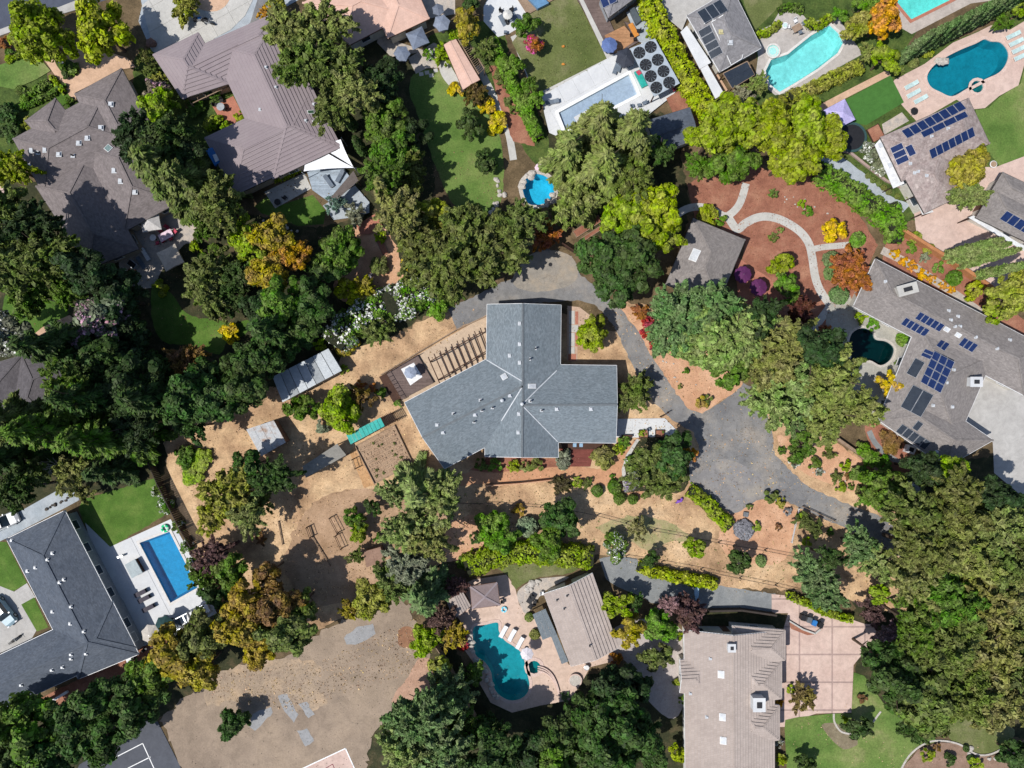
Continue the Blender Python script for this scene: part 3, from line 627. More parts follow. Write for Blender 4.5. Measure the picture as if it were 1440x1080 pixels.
pool('spa_lagoon', 'small round spa notched into the edge of the scalloped pool', (.2, .6, .62), (.14, .35, .36), M_copingb, depth=.9, cat='spa', name='spa', cw=.35)
# covered pool: the rigid cover lies in the recess
b = MB(); q = px([(784, 160), (884, 105), (897, 134), (795, 187)]); b.prism(q, -.3, -.02, smat('pool_cover', [(.26, .34, .44), (.31, .40, .49)], .5, 5, .06, rough=.5))
solo(b, 'pool_cover', 'slate blue automatic cover closed over the long pool in the white terrace', 'pool cover')
b = MB(); w = POOLS['covered']['w']; A = offset(w, .4); z = gz(780, 150)+.05; wi = offset(w, -.02)
for i in range(4):
    j = (i+1) % 4; b.face([(wi[i].x, wi[i].y, z), (A[i].x, A[i].y, z), (A[j].x, A[j].y, z), (wi[j].x, wi[j].y, z)], M_paint); b.face([(A[i].x, A[i].y, 0), (A[j].x, A[j].y, 0), (A[j].x, A[j].y, z), (A[i].x, A[i].y, z)], M_paint)
    b.face([(wi[i].x, wi[i].y, -.4), (wi[j].x, wi[j].y, -.4), (wi[j].x, wi[j].y, z), (wi[i].x, wi[i].y, z)], M_paint)
solo(b, 'pool_coping', None, None, kind='structure')
def ring_spa(x, y, r, label, mwat, mst, hgt=.35):
    z = gz(x, y); c = P(x, y); t = thing('spa', label, 'spa', (c.x, c.y, z)); b = MB(); n = 20
    for i in range(n):
        a0, a1 = 2*math.pi*i/n, 2*math.pi*(i+1)/n
        pt_ = lambda rr, a, zz: (c.x+rr*math.cos(a), c.y+rr*math.sin(a), z+zz)
        for r0, h0, r1, h1 in ((r, 0, r, hgt), (r, hgt, r*.78, hgt), (r*.78, hgt, r*.78, .05)):
            b.face([pt_(r0, a0, h0), pt_(r0, a1, h0), pt_(r1, a1, h1), pt_(r1, a0, h1)], mst)
    b.build('rim', t); b = MB(); b.prism([(c.x+r*.78*math.cos(2*math.pi*i/n), c.y+r*.78*math.sin(2*math.pi*i/n)) for i in range(n)], z+.02, z+hgt*.55, mwat); b.build('water', t)
    b = MB()
    for i in range(n):
        a0, a1 = 2*math.pi*i/n, 2*math.pi*(i+1)/n
        b.face([(c.x+r*.62*math.cos(a), c.y+r*.62*math.sin(a), z+hgt*.57) for a in (a0, a1)]+[(c.x+r*.5*math.cos(a), c.y+r*.5*math.sin(a), z+hgt*.57) for a in (a1, a0)], mst)
    b.build('bench', t)
Mspw = smat('pale_spa_water', [(.30, .62, .58), (.38, .7, .66)], 1.5, 4, .08, rough=.1, bump=.1)
ring_spa(1086, 73, 1.05, 'round pale green raised spa at the corner of the turquoise pool', Mspw, M_coping)

# ================================================================ HOUSES
HOUSES = {}
def facet_courses(b, pts, mat, course, lift):
    pts = [Vector(p) for p in pts]; n = geometry.normal(pts)
    if n.z < 0: pts.reverse(); n = -n
    if course <= 0 or n.z > .9995: b.facet(pts, mat); return
    u = Vector((0, 0, 1)).cross(n).normalized(); w = n.cross(u); o = pts[0]
    q = [Vector(((p-o).dot(u), (p-o).dot(w))) for p in pts]; v0 = min(p.y for p in q); v1 = max(p.y for p in q)
    k = 0
    while v0+k*course < v1-.01:
        a, c = v0+k*course, v0+(k+1)*course; k += 1
        s = clip(q, Vector((0, a)), Vector((1, a)), True); s = clip(s, Vector((0, c)), Vector((1, c)), False) if len(s) > 2 else s
        if len(s) < 3: continue
        T = lambda p, e: o+u*p.x+w*p.y+n*e
        L_ = lambda p: lift*(1-(p.y-a)/course)
        b.face([T(p, L_(p)) for p in s], mat, [(p.x, p.y) for p in s])
        for i in range(len(s)):
            p, r = s[i], s[(i+1) % len(s)]
            if abs(p.y-a) < 1e-4 and abs(r.y-a) < 1e-4: b.face([T(p, -.02), T(r, -.02), T(r, lift), T(p, lift)], mat)
class House:
    def __init__(s, name, label, cat, mroof, mwall, trim=M_trimw, course=0, lift=.03, cap=None, winmat=M_glass):
        s.name = name; s.label = label; s.cat = cat; s.mroof = mroof; s.mwall = mwall; s.trim = trim; s.course = course; s.lift = lift; s.cap = cap
        s.facets = []; s.caps = []; s.trims = []; s.foot = []; s.walls = []
    def block(s, c0, c1, c2, c3, gA=False, gB=False, ez=3.0, pitch=.36, flat_=False, over=.5):
        A, B, C, D = (P(*c, ez) for c in (c0, c1, c2, c3)); w = ((A-B).length+(C-D).length)/4
        ax = ((C+D)/2-(A+B)/2); L = ax.length; ax.normalize(); rz = ez+pitch*w
        ins = w*.98
        if 2*ins > L and not (gA or gB): ins = L/2*.98; 
        rA = (A+B)/2+ax*(0 if gA else ins); rB = (C+D)/2-ax*(0 if gB else ins); rA.z = rB.z = rz
        F = [[B, C, rB, rA], [D, A, rA, rB]]
        if not gA: F.append([A, B, rA])
        if not gB: F.append([C, D, rB])
        s.facets += F; s.caps.append((rA, rB))
        if not gA: s.caps += [(A, rA), (B, rA)]
        if not gB: s.caps += [(C, rB), (D, rB)]
        s.trims += [(B, C), (D, A)]+([(A, rA), (rA, B)] if gA else [(A, B)])+([(C, rB), (rB, D)] if gB else [(C, D)])
        f = [p.to_2d() for p in (A, B, C, D)]; inn = offset(f, -over); s.foot.append(inn)
        zt = ez+pitch*over-.2
        for i in range(4):
            p, q = inn[i], inn[(i+1) % 4]; g = (i == 0 and gA) or (i == 2 and gB)
            s.walls.append((p, q, (ez-.12 if g else zt), (rz-.25 if g else None)))
    def custom(s, verts, faces, outline, caps, over=.5):
        V = {k: P(*v) for k, v in verts.items()}
        s.facets += [[V[k] for k in f] for f in faces]; s.caps += [(V[a], V[c]) for a, c in caps]
        o = [V[k] for k in outline]; f = [p.to_2d() for p in o]; inn = offset(f, -over); s.foot.append(inn); n = len(o)
        for i in range(n): s.trims.append((o[i], o[(i+1) % n]))
        for i in range(n):
            j = (i+1) % n; s.walls.append((inn[i], inn[j], min(o[i].z, o[j].z)-.1, None, o[i].z-.1, o[j].z-.1))
    def z(s, x, y):
        best = None
        for f in s.facets:
            if inside(x, y, f):
                n = geometry.normal(f); zz = f[0].z-((x-f[0].x)*n.x+(y-f[0].y)*n.y)/n.z
                if best is None or zz > best[0]: best = (zz, n if n.z > 0 else -n)
        return best or (3.2, Vector((0, 0, 1)))
    def on(s, pxx, pyy, up=0):
        zz = 4.0
        for _ in range(4): q = P(pxx, pyy, zz); zz, n = s.z(q.x, q.y)
        q = P(pxx, pyy, zz); return q+n*up, n
    def finish(s, windows=True, door=True):
        cx = sum(f[0].x for f in s.facets)/len(s.facets); cy = sum(f[0].y for f in s.facets)/len(s.facets)
        t = thing(s.name, s.label, s.cat, (cx, cy, 0)); s.t = t
        b = MB()
        for f in s.facets: facet_courses(b, f, s.mroof, s.course, s.lift)
        s.roof = b.build('roof', t)
        b = MB(); cm = s.cap or s.mroof
        for a, c in s.caps:
            a2, c2 = a+Vector((0, 0, .03)), c+Vector((0, 0, .03)); b.beam(a2, c2, .26, .05, cm)
        if b.v: b.build('ridge_cap', s.roof)
        b = MB()
        for a, c in s.trims:
            d_ = Vector((0, 0, -.1)); b.beam(a+d_, c+d_, .11, .16, s.trim)
        if b.v: b.build('gutter', s.roof)
        b = MB(); nw = 0; doored = not door
        spots = []
        for wl in s.walls:
            p, q, zt, rz = wl[:4]
            za, zb = (wl[4], wl[5]) if len(wl) > 4 else (zt, zt)
            b.face([(p.x, p.y, 0), (q.x, q.y, 0), (q.x, q.y, zb), (p.x, p.y, za)], s.mwall)
            if rz: m = (p+q)/2; b.face([(p.x, p.y, zt), (q.x, q.y, zt), (m.x, m.y, rz)], s.mwall)
            L = (q-p).length; dd = (q-p)/max(L, .01); nn = Vector((dd.y, -dd.x)); k = int(L/3.2)
            if sum(inside(*((p+q)/2+nn*.1), f) for f in s.foot): nn = -nn
            for i in range(k):
                c = p+dd*(L*(i+.5)/k)
                if any(inside(*(c+nn*.15), f) for f in s.foot): continue
                spots.append((c, dd, nn))
        b.build('wall', t)
        if windows:
            for c, dd, nn in spots[:22]:
                w = MB()
                if not doored and len(spots) > 3:
                    doored = True; d0 = MB(); d0.box((c.x+nn.x*.03, c.y+nn.y*.03, 1.1), (dd.x*.48, dd.y*.48, 0), (nn.x*.04, nn.y*.04, 0), (0, 0, 1.05), M_trimb); dd0 = d0.build('door', t)
                    h = MB(); h.box((c.x+dd.x*.36+nn.x*.1, c.y+dd.y*.36+nn.y*.1, 1.0), (.03, 0, 0), (0, .03, 0), (0, 0, .08), M_metal); h.build('handle', dd0); continue
                for a, z0, z1, hw in ((-.66, .95, 2.25, .05), (.66, .95, 2.25, .05)):
                    w.box((c.x+dd.x*a+nn.x*.04, c.y+dd.y*a+nn.y*.04, 1.6), (dd.x*hw, dd.y*hw, 0), (nn.x*.05, nn.y*.05, 0), (0, 0, .7), M_frame)
                for zc_ in (.93, 2.27): w.box((c.x+nn.x*.04, c.y+nn.y*.04, zc_), (dd.x*.61, dd.y*.61, 0), (nn.x*.05, nn.y*.05, 0), (0, 0, .04), M_frame)
                wo_ = w.build('window', t); g = MB(); g.box((c.x+nn.x*.02, c.y+nn.y*.02, 1.6), (dd.x*.6, dd.y*.6, 0), (nn.x*.012, nn.y*.012, 0), (0, 0, .62), M_glass); g.build('pane', wo_)
        return s
    def vent(s, x, y, kind='box', sz=.28, mat=None):
        p, n = s.on(x, y); b = MB(); mat = mat or M_vent
        if kind == 'box':
            b.box(p+Vector((0, 0, .03)), (sz*1.3, 0, 0), (0, sz*1.3, 0), (0, 0, .03), mat); b.box(p+Vector((0, 0, .14)), (sz*.8, 0, 0), (0, sz*.8, 0), (0, 0, .1), mat); nm = 'roof_vent'
        elif kind == 'pipe': b.box(p+Vector((-.05, 0, .02)), (sz, 0, 0), (0, sz, 0), (0, 0, .02), M_vent); b.tube(p, p+Vector((0, 0, .55)), .11, .11, M_pipe, 8); nm = 'vent_pipe'
        elif kind == 'turbine': b.tube(p-Vector((0, 0, .05)), p+Vector((0, 0, .3)), .26, .22, M_vent, 10); b.ball(p+Vector((0, 0, .38)), .26, .26, .16, M_vent, 10, 5); nm = 'vent_turbine'
        b.build(nm, s.roof)
    def skylight(s, x, y, w=.9, l=.6, ang=0, mat=None):
        p, n = s.on(x, y); a = math.radians(ang); u = Vector((math.cos(a), math.sin(a), 0)); u = (u-n*u.dot(n)).normalized(); v = n.cross(u); b = MB()
        b.box(p+n*.06, u*w/2, v*l/2, n*.08, M_frame); o = b.build('skylight', s.roof); o2 = MB(); 
        b = MB(); b.box(p+n*.15, u*(w/2-.08), v*(l/2-.08), n*.015, mat or M_vent); b.build('pane', s.t if False else s.roof)
    def panels(s, O, U, V, nu, nv, mat=M_solar, frame=M_alu, gap=.03, up=.14, name='solar_panel', plane=None):
        o, n0 = s.on(*O, up); m, n = s.on((O[0]+U[0]+V[0])/3, (O[1]+U[1]+V[1])/3, up)
        if plane is not None: n = plane[1]; o = plane[0]
        def hit(pxx, pyy):
            c = Vector((0, 0, H)); r = P(pxx, pyy, 0)-c; t_ = (m if plane is None else o)-c; k = t_.dot(n)/r.dot(n); return c+r*k
        o = hit(*O); u = (hit(*U)-o)/nu; v = (hit(*V)-o)/nv
        for i in range(nu):
            for j in range(nv):
                c = o+u*(i+.5)+v*(j+.5); ul, vl = u.length, v.length; uu, vv = u/ul, v/vl
                b = MB(); b.box(c, uu*(ul/2-gap), vv*(vl/2-gap), n*.02, frame); b.box(c+n*.015, uu*(ul/2-gap-.025), vv*(vl/2-gap-.025), n*.012, mat)
                b.build(name, s.roof)
    def chimney(s, x, y, w, l, h, mat=M_wallw, ang=0, label=None):
        p, n = s.on(x, y); a = math.radians(ang); u = Vector((math.cos(a), math.sin(a), 0)); v = Vector((-u.y, u.x, 0)); b = MB()
        b.box(p+Vector((0, 0, h/2-.3)), u*w/2, v*l/2, (0, 0, h/2+.3), mat); b.box(p+Vector((0, 0, h+.04)), u*(w/2+.08), v*(l/2+.08), (0, 0, .05), mat)
        b.box(p+Vector((0, 0, h+.14)), u*w*.22, v*l*.22, (0, 0, .07), M_pipe); b.build('chimney', s.roof)

e, r = 3.0, 4.95
hA = House('house', 'large blue-grey shingled house with four wings at the centre of the photo', 'house', M_rblue, M_wallt, M_trimw, cap=M_cap)
hA.custom(dict(nw=(685, 428, e), nr=(735, 427, r), ne=(789, 429, e), nei=(788, 513, e), enc=(867, 514, e), er=(868, 569, r), es=(866, 623, e), sei=(785, 622, e), se=(785, 643, e), sr=(734, 643, r), sw=(682, 642, e), swi=(682, 629, e), ws=(625, 659, e), wr=(594, 615, r), wn=(569, 566, e), nwi=(684, 505, e), c1=(735, 543, r), c2=(735, 570, r)),
 [('nw', 'nr', 'c1', 'nwi'), ('nr', 'ne', 'nei', 'c2', 'c1'), ('nei', 'enc', 'er', 'c2'), ('c2', 'er', 'es', 'sei'), ('c2', 'sei', 'se', 'sr'), ('c1', 'c2', 'sr', 'sw', 'swi'), ('wr', 'c1', 'swi', 'ws'), ('wn', 'nwi', 'c1', 'wr')],
 ['nw', 'nr', 'ne', 'nei', 'enc', 'er', 'es', 'sei', 'se', 'sr', 'sw', 'swi', 'ws', 'wr', 'wn', 'nwi'],
 [('nr', 'c1'), ('c1', 'c2'), ('c2', 'er'), ('c2', 'sr'), ('c1', 'wr')])
hA.finish()
b = MB()   # pale valley flashings
for a, c in (((684, 506), (734, 536)), ((735, 543), (705, 592)), ((783, 521), (757, 546)), ((736, 572), (784, 621)), ((757, 546), (737, 566))):
    p, n1 = hA.on(*a, .02); q, n2 = hA.on(*c, .02); b.beam(p+Vector((0, 0, .02)), q+Vector((0, 0, .02)), .13, .03, M_vent)
b.build('valley_flashing', hA.roof)
for x, y in ((731, 455), (731, 484), (731, 510), (717, 500), (730, 582), (729, 608), (783, 575), (831, 575), (668, 583), (717, 556), (615, 598), (623, 608)): hA.vent(x, y, sz=.2)
for x, y in ((753, 490), (745, 505), (746, 564), (762, 577), (678, 577), (693, 573), (667, 593), (638, 582), (676, 563)): hA.vent(x, y, 'pipe', .22)
hA.vent(706, 563, 'turbine'); hA.vent(734, 568, 'turbine')
hA.skylight(709, 530, .8, .8, 30); hA.skylight(748, 543, 1.15, .65)

hB = House('house', 'sprawling brown-grey shingled house with many hips at the upper left, trees leaning over it', 'house', M_rbrown, M_wallt, M_trimd, cap=M_rbrown)
hB.block((105, 132), (171, 96), (222, 195), (156, 231), ez=3)
hB.block((61, 274), (18, 195), (150, 123), (193, 202), ez=3.01, pitch=.35)
hB.block((50, 262), (122, 222), (195, 350), (125, 378), ez=2.99)
hB.block((118, 210), (195, 168), (250, 285), (174, 326), ez=2.98)
hB.block((35, 170), (78, 138), (120, 190), (80, 222), ez=3.02, pitch=.4)
hB.finish()
for x, y in ((156, 147), (142, 180), (123, 194), (111, 201), (83, 217), (45, 212), (64, 211), (43, 234), (161, 240), (170, 255), (190, 270)): hB.vent(x, y)
for x, y in ((54, 215), (103, 219)): hB.vent(x, y, 'pipe')
hB.skylight(153, 209, 1.1, .9, -40, smat('skylight_grey_green', (.17, .24, .23), 1, 3, .1, rough=.2, bump=0))

hC = House('house', 'big mauve-brown roofed house built round a small planted courtyard at the upper left', 'house', M_rpurp, M_wallt, M_trimd, course=.5, lift=.09, cap=M_rpurp)
hC.block((215, 77), (279, 46), (322, 118), (256, 139), ez=3, pitch=.42)
hC.block((258, 140), (226, 88), (385, 19), (402, 68), ez=3.02, pitch=.42)
hC.block((296, 62), (392, 20), (478, 208), (384, 252), ez=3.04, pitch=.40)
hC.block((330, 275), (288, 194), (437, 123), (479, 204), ez=3.06, pitch=.40)
hC.finish()
for x, y in ((374, 95), (388, 123), (366, 154), (441, 147), (430, 170)): hC.vent(x, y, sz=.17)
hC.skylight(437, 158, .9, .55, 15, smat('skylight_green', (.05, .10, .06), 1, 3, .1, rough=.2, bump=0)); hC.skylight(444, 172, .9, .55, 15, smat('skylight_green', (.05, .10, .06)))

hD = House('house', 'salmon coloured low roofed house cut off by the top edge beside the dark parasols', 'house', M_rpink, M_wallw, M_trimb, cap=M_rpink)
hD.block((545, 54), (604, 26), (560, -72), (500, -44), ez=3, pitch=.2)
hD.block((425, 4), (492, 63), (575, 20), (520, -50), ez=2.98, pitch=.2)
hD.finish()
hE = House('garden_house', 'narrow salmon roofed garden shed between the lawn and the lattice strip', 'shed', M_rpink, M_wallw, M_trimb, cap=M_rpink)
hE.block((624, 63), (641, 55), (675, 112), (651, 126), True, True, ez=2.4, pitch=.15); hE.finish()
hF = House('house', 'small slate roofed house at the top edge beside the brown deck and blue parasol', 'house', M_rgrey, M_wallg, M_trimd, cap=M_rgrey)
hF.block((855, 25), (840, -10), (880, -70), (905, -12), ez=3, pitch=.3); hF.finish(door=False)
hF.panels((848, 12), (868, 2), (842, -4), 2, 1)
hG = House('house', 'grey hipped house with black pool-heating mats and a white awning at the top', 'house', M_rgrey, M_wallw, M_trimw, cap=M_rgrey)
hG.block((1012, 101), (1071, 67), (1030, -16), (966, 22), ez=3, pitch=.34); hG.finish()
hG.panels((980, 17), (1013, -1), (991, 33), 3, 1, M_solark, gap=.02)
hG.panels((981, 44), (998, 34), (1000, 84), 1, 4, M_solark, gap=.03)
hG.vent(1014, 45, 'box', .25, smat('yellowed_vent', (.5, .45, .25))); hG.vent(1027, 60)
b = MB()
for a, c in (((990, 34), (1003, 26)), ((1003, 26), (1002, 31)), ((1000, 32), (1017, 22)), ((1001, 33), (1028, 92)), ((1028, 92), (1043, 83)), ((1043, 83), (1044, 77))):
    p, n1 = hG.on(*a, .1); q, n2 = hG.on(*c, .1); b.beam(p, q, .1, .1, M_frame)
b.build('water_pipe', hG.roof)
hH = House('house', 'mottled slate pool house carrying blue solar panels beside the scalloped pool', 'house', M_rmot, M_wallw, M_trimd, cap=M_rmot)
hH.block((1268, 255), (1238, 193), (1362, 138), (1392, 202), ez=3, pitch=.34)
hH.block((1262, 232), (1327, 205), (1352, 275), (1300, 300), gB=False, ez=3.02, pitch=.34)
hH.finish()
hH.panels((1267, 184), (1350, 142), (1276, 195), 8, 1); hH.panels((1294, 186), (1357, 156), (1299, 194), 4, 1)
hH.panels((1306, 211), (1368, 178), (1310, 224), 7, 1, up=.2)
hH.panels((1251, 208), (1268, 200), (1262, 233), 1, 3, up=.2); hH.panels((1272, 207), (1282, 202), (1279, 221), 1, 1, up=.2)
for x, y in ((1310, 192), (1333, 181), (1280, 230), (1286, 243), (1303, 247), (1291, 241)): hH.vent(x, y, sz=.17)
hI = House('house', 'slate roofed garage wing with four solar panels at the right edge', 'house', M_rgrey2, M_wallw, M_trimd, cap=M_rgrey2)
hI.block((1372, 306), (1400, 262), (1530, 325), (1505, 370), ez=3, pitch=.34); hI.block((1392, 272), (1410, 242), (1500, 285), (1480, 318), ez=3.02); hI.finish()
hI.panels((1405, 308), (1444, 330), (1416, 296), 4, 1)
hJ = House('house', 'long grey shingled house with several solar arrays and a white chimney at the right', 'house', M_rgrey2, M_wallw, M_trimw, cap=M_rgrey2)
hJ.block((1200, 431), (1231, 364), (1470, 488), (1440, 556), ez=3, pitch=.36)
hJ.block((1290, 455), (1398, 500), (1346, 620), (1236, 588), ez=3.02, pitch=.30)
hJ.block((1237, 592), (1275, 536), (1397, 619), (1330, 657), ez=3.04, pitch=.36)
hJ.finish()
hJ.panels((1266, 456), (1300, 474), (1274, 446), 5, 1); hJ.panels((1286, 448), (1321, 467), (1294, 438), 5, 1)
hJ.panels((1316, 486), (1328, 494), (1324, 476), 2, 1); hJ.panels((1347, 485), (1367, 496), (1356, 474), 3, 1)
hJ.panels((1294, 500), (1308, 506), (1301, 490), 1, 2, plane=None)
hJ.panels((1314, 493), (1343, 509), (1294, 537), 3, 4, up=.25)
hJ.panels((1274, 525), (1288, 532), (1287, 503), 1, 1, M_solark); hJ.panels((1266, 572), (1295, 587), (1284, 541), 2, 1, M_solark, gap=.02)
hJ.panels((1259, 607), (1300, 633), (1269, 596), 5, 1, M_solark, gap=.03); hJ.panels((1282, 602), (1290, 607), (1291, 591), 1, 1, M_solark)
hJ.chimney(1271, 408, 2.6, 1.3, .9, M_conc, 15); hJ.chimney(1366, 537, 1.5, 1.2, 1.0, M_white, 0)
for x, y in ((1245, 396), (1334, 437), (1347, 445), (1337, 450), (1343, 459), (1350, 459), (1372, 474), (1420, 478), (1402, 490), (1341, 520), (1331, 538), (1312, 570), (1339, 572), (1317, 635)): hJ.vent(x, y, sz=.17)
hJ.skylight(1331, 463, .8, .6, -30); hJ.skylight(1347, 471, .8, .6, -30)
hK = House('house', 'dark slate L-shaped house at the lower left edge beside the bright blue pool', 'house', M_rdark, M_wallg, M_trimw, cap=M_rdark)
hK.block((9, 758), (91, 718), (195, 920), (110, 955), ez=3, pitch=.33)
hK.block((158, 846), (191, 911), (-25, 1012), (-58, 948), ez=3.03, pitch=.36); hK.finish()
for x, y in ((74, 778), (67, 787), (50, 798), (39, 803), (84, 819), (90, 815), (100, 853), (74, 860), (99, 877), (118, 888), (100, 920), (88, 938), (73, 942), (30, 963), (17, 760), (100, 926), (121, 919)): hK.vent(x, y, sz=.17)
hL = House('pool_house', 'tan tiled gable-roofed pool house beside the teal free-form pool', 'pool house', M_rtan, M_wallw, M_trimw, course=.5, lift=.12, cap=M_rtan)
hL.block((833, 806), (765, 835), (803, 937), (870, 911), True, True, ez=3, pitch=.30); hL.finish()
for x, y in ((783, 843), (797, 837), (793, 855), (829, 907)): hL.vent(x, y, 'pipe', .1)
hM = House('house', 'large tan-grey tiled house beside the pink panelled driveway at the lower right', 'house', M_rtan, M_wallw, M_trimw, course=.42, lift=.11, cap=M_rtan)
hM.block((1089, 888), (962, 886), (964, 1130), (1089, 1130), True, ez=3.2, pitch=.30)
hM.block((1104, 886), (1104, 928), (1030, 935), (1030, 880), ez=3.3, pitch=.5)
hM.block((1099, 930), (1099, 982), (1030, 992), (1030, 920), ez=3.22, pitch=.48)
hM.block((956, 928), (956, 974), (1000, 978), (1000, 924), True, ez=3.1, pitch=.42)
hM.block((1096, 992), (1096, 1040), (1030, 1048), (1030, 984), ez=3.24, pitch=.5)
hM.finish()
for x, y in ((1014, 948), (1016, 1008), (1017, 1041)): hM.skylight(x, y, .85, 1.0)
hM.chimney(1027, 909, .9, .95, .6, M_white); hM.chimney(1062, 984, 1.5, 1.7, 1.5, M_white)
for x, y in ((994, 1008), (971, 975), (999, 926)): hM.vent(x, y, sz=.17)
hN = House('house', 'grey roofed cottage with a square white skylight between the mulch garden and the big oak', 'cottage', M_rgrey2, M_wallt, M_trimd, cap=M_rgrey2)
hN.block((1048, 337), (975, 307), (936, 400), (1010, 428), ez=2.9, pitch=.34); hN.finish()
hN.skylight(977, 359, 1.7, 1.1, 65)
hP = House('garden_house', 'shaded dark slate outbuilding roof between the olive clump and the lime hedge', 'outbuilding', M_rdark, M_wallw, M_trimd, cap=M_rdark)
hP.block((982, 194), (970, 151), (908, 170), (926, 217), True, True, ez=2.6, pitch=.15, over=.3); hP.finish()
hO = House('house', 'small dark roofed house mostly hidden by trees at the left edge, vines beside it', 'house', smat('charcoal_shingle', (.11, .10, .105), .6, 12, .14, uvlines=UVS), M_wallb, M_trimd)
hO.block((30, 500), (95, 505), (70, 590), (0, 590), ez=2.9, pitch=.3); hO.block((-40, 520), (30, 500), (40, 590), (-40, 600), ez=2.92, pitch=.3); hO.finish(door=False)
# ================================================================ PLANTS
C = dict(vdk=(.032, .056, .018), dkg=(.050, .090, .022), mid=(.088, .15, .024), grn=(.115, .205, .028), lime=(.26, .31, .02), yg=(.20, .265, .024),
 olv=(.185, .205, .062), dol=(.118, .145, .038), gold=(.46, .36, .03), gol=(.28, .225, .035), brn=(.17, .10, .035), org=(.46, .24, .035), rust=(.30, .12, .04),
 red=(.34, .05, .055), blg=(.125, .19, .07), blo=(.19, .245, .08), gry=(.20, .22, .14), plum=(.115, .065, .06), pkg=(.18, .16, .11), lav=(.20, .21, .21), wgr=(.14, .16, .10), ylo=(.24, .25, .045), mauve=(.24, .16, .16))
ML = leaf_mat('leaves')
FL = {'w': leaf_mat('white_blossom', (.62, .62, .58)), 'p': leaf_mat('pink_blossom', (.50, .30, .38)), 'm': leaf_mat('magenta_blossom', (.55, .08, .26)), 'o': leaf_mat('orange_blossom', (.58, .26, .03)), 'l': leaf_mat('lilac_blossom', (.30, .22, .42))}
rng = np.random.default_rng(11)
def unit(n):
    v = rng.normal(size=(n, 3)); return v/np.linalg.norm(v, axis=1)[:, None]
def leaf_quads(pos, nrm, size, aspect=1.7, curl=.35):
    """one bent leaf spray (two triangles) at each position, facing about nrm"""
    n = len(pos); nrm = nrm+rng.normal(size=(n, 3))*.55; nrm /= np.linalg.norm(nrm, axis=1)[:, None]
    t = np.cross(nrm, unit(n)); t /= np.linalg.norm(t, axis=1)[:, None]+1e-9; b = np.cross(nrm, t)
    s = (size*np.clip(np.exp(rng.normal(size=n)*.38), .45, 2.2))[:, None]
    V = np.empty((n, 4, 3)); V[:, 0] = pos-t*s*aspect*.5; V[:, 1] = pos+b*s*.5+nrm*s*curl*.3; V[:, 2] = pos+t*s*aspect*.5-nrm*s*curl*.3; V[:, 3] = pos-b*s*.5+nrm*s*curl*.3
    return V
def quads_mesh(name, V, mats, mi=None):
    n = len(V); me = bpy.data.meshes.new(name); me.vertices.add(4*n); me.loops.add(4*n); me.polygons.add(n)
    me.vertices.foreach_set('co', V.reshape(-1)); me.loops.foreach_set('vertex_index', np.arange(4*n, dtype=np.int32)); me.polygons.foreach_set('loop_start', np.arange(0, 4*n, 4, dtype=np.int32))
    try: me.polygons.foreach_set('loop_total', np.full(n, 4, dtype=np.int32))
    except Exception: pass
    for m in mats: me.materials.append(m)
    if mi is not None: me.polygons.foreach_set('material_index', mi.astype(np.int32))
    me.update(calc_edges=True); return me
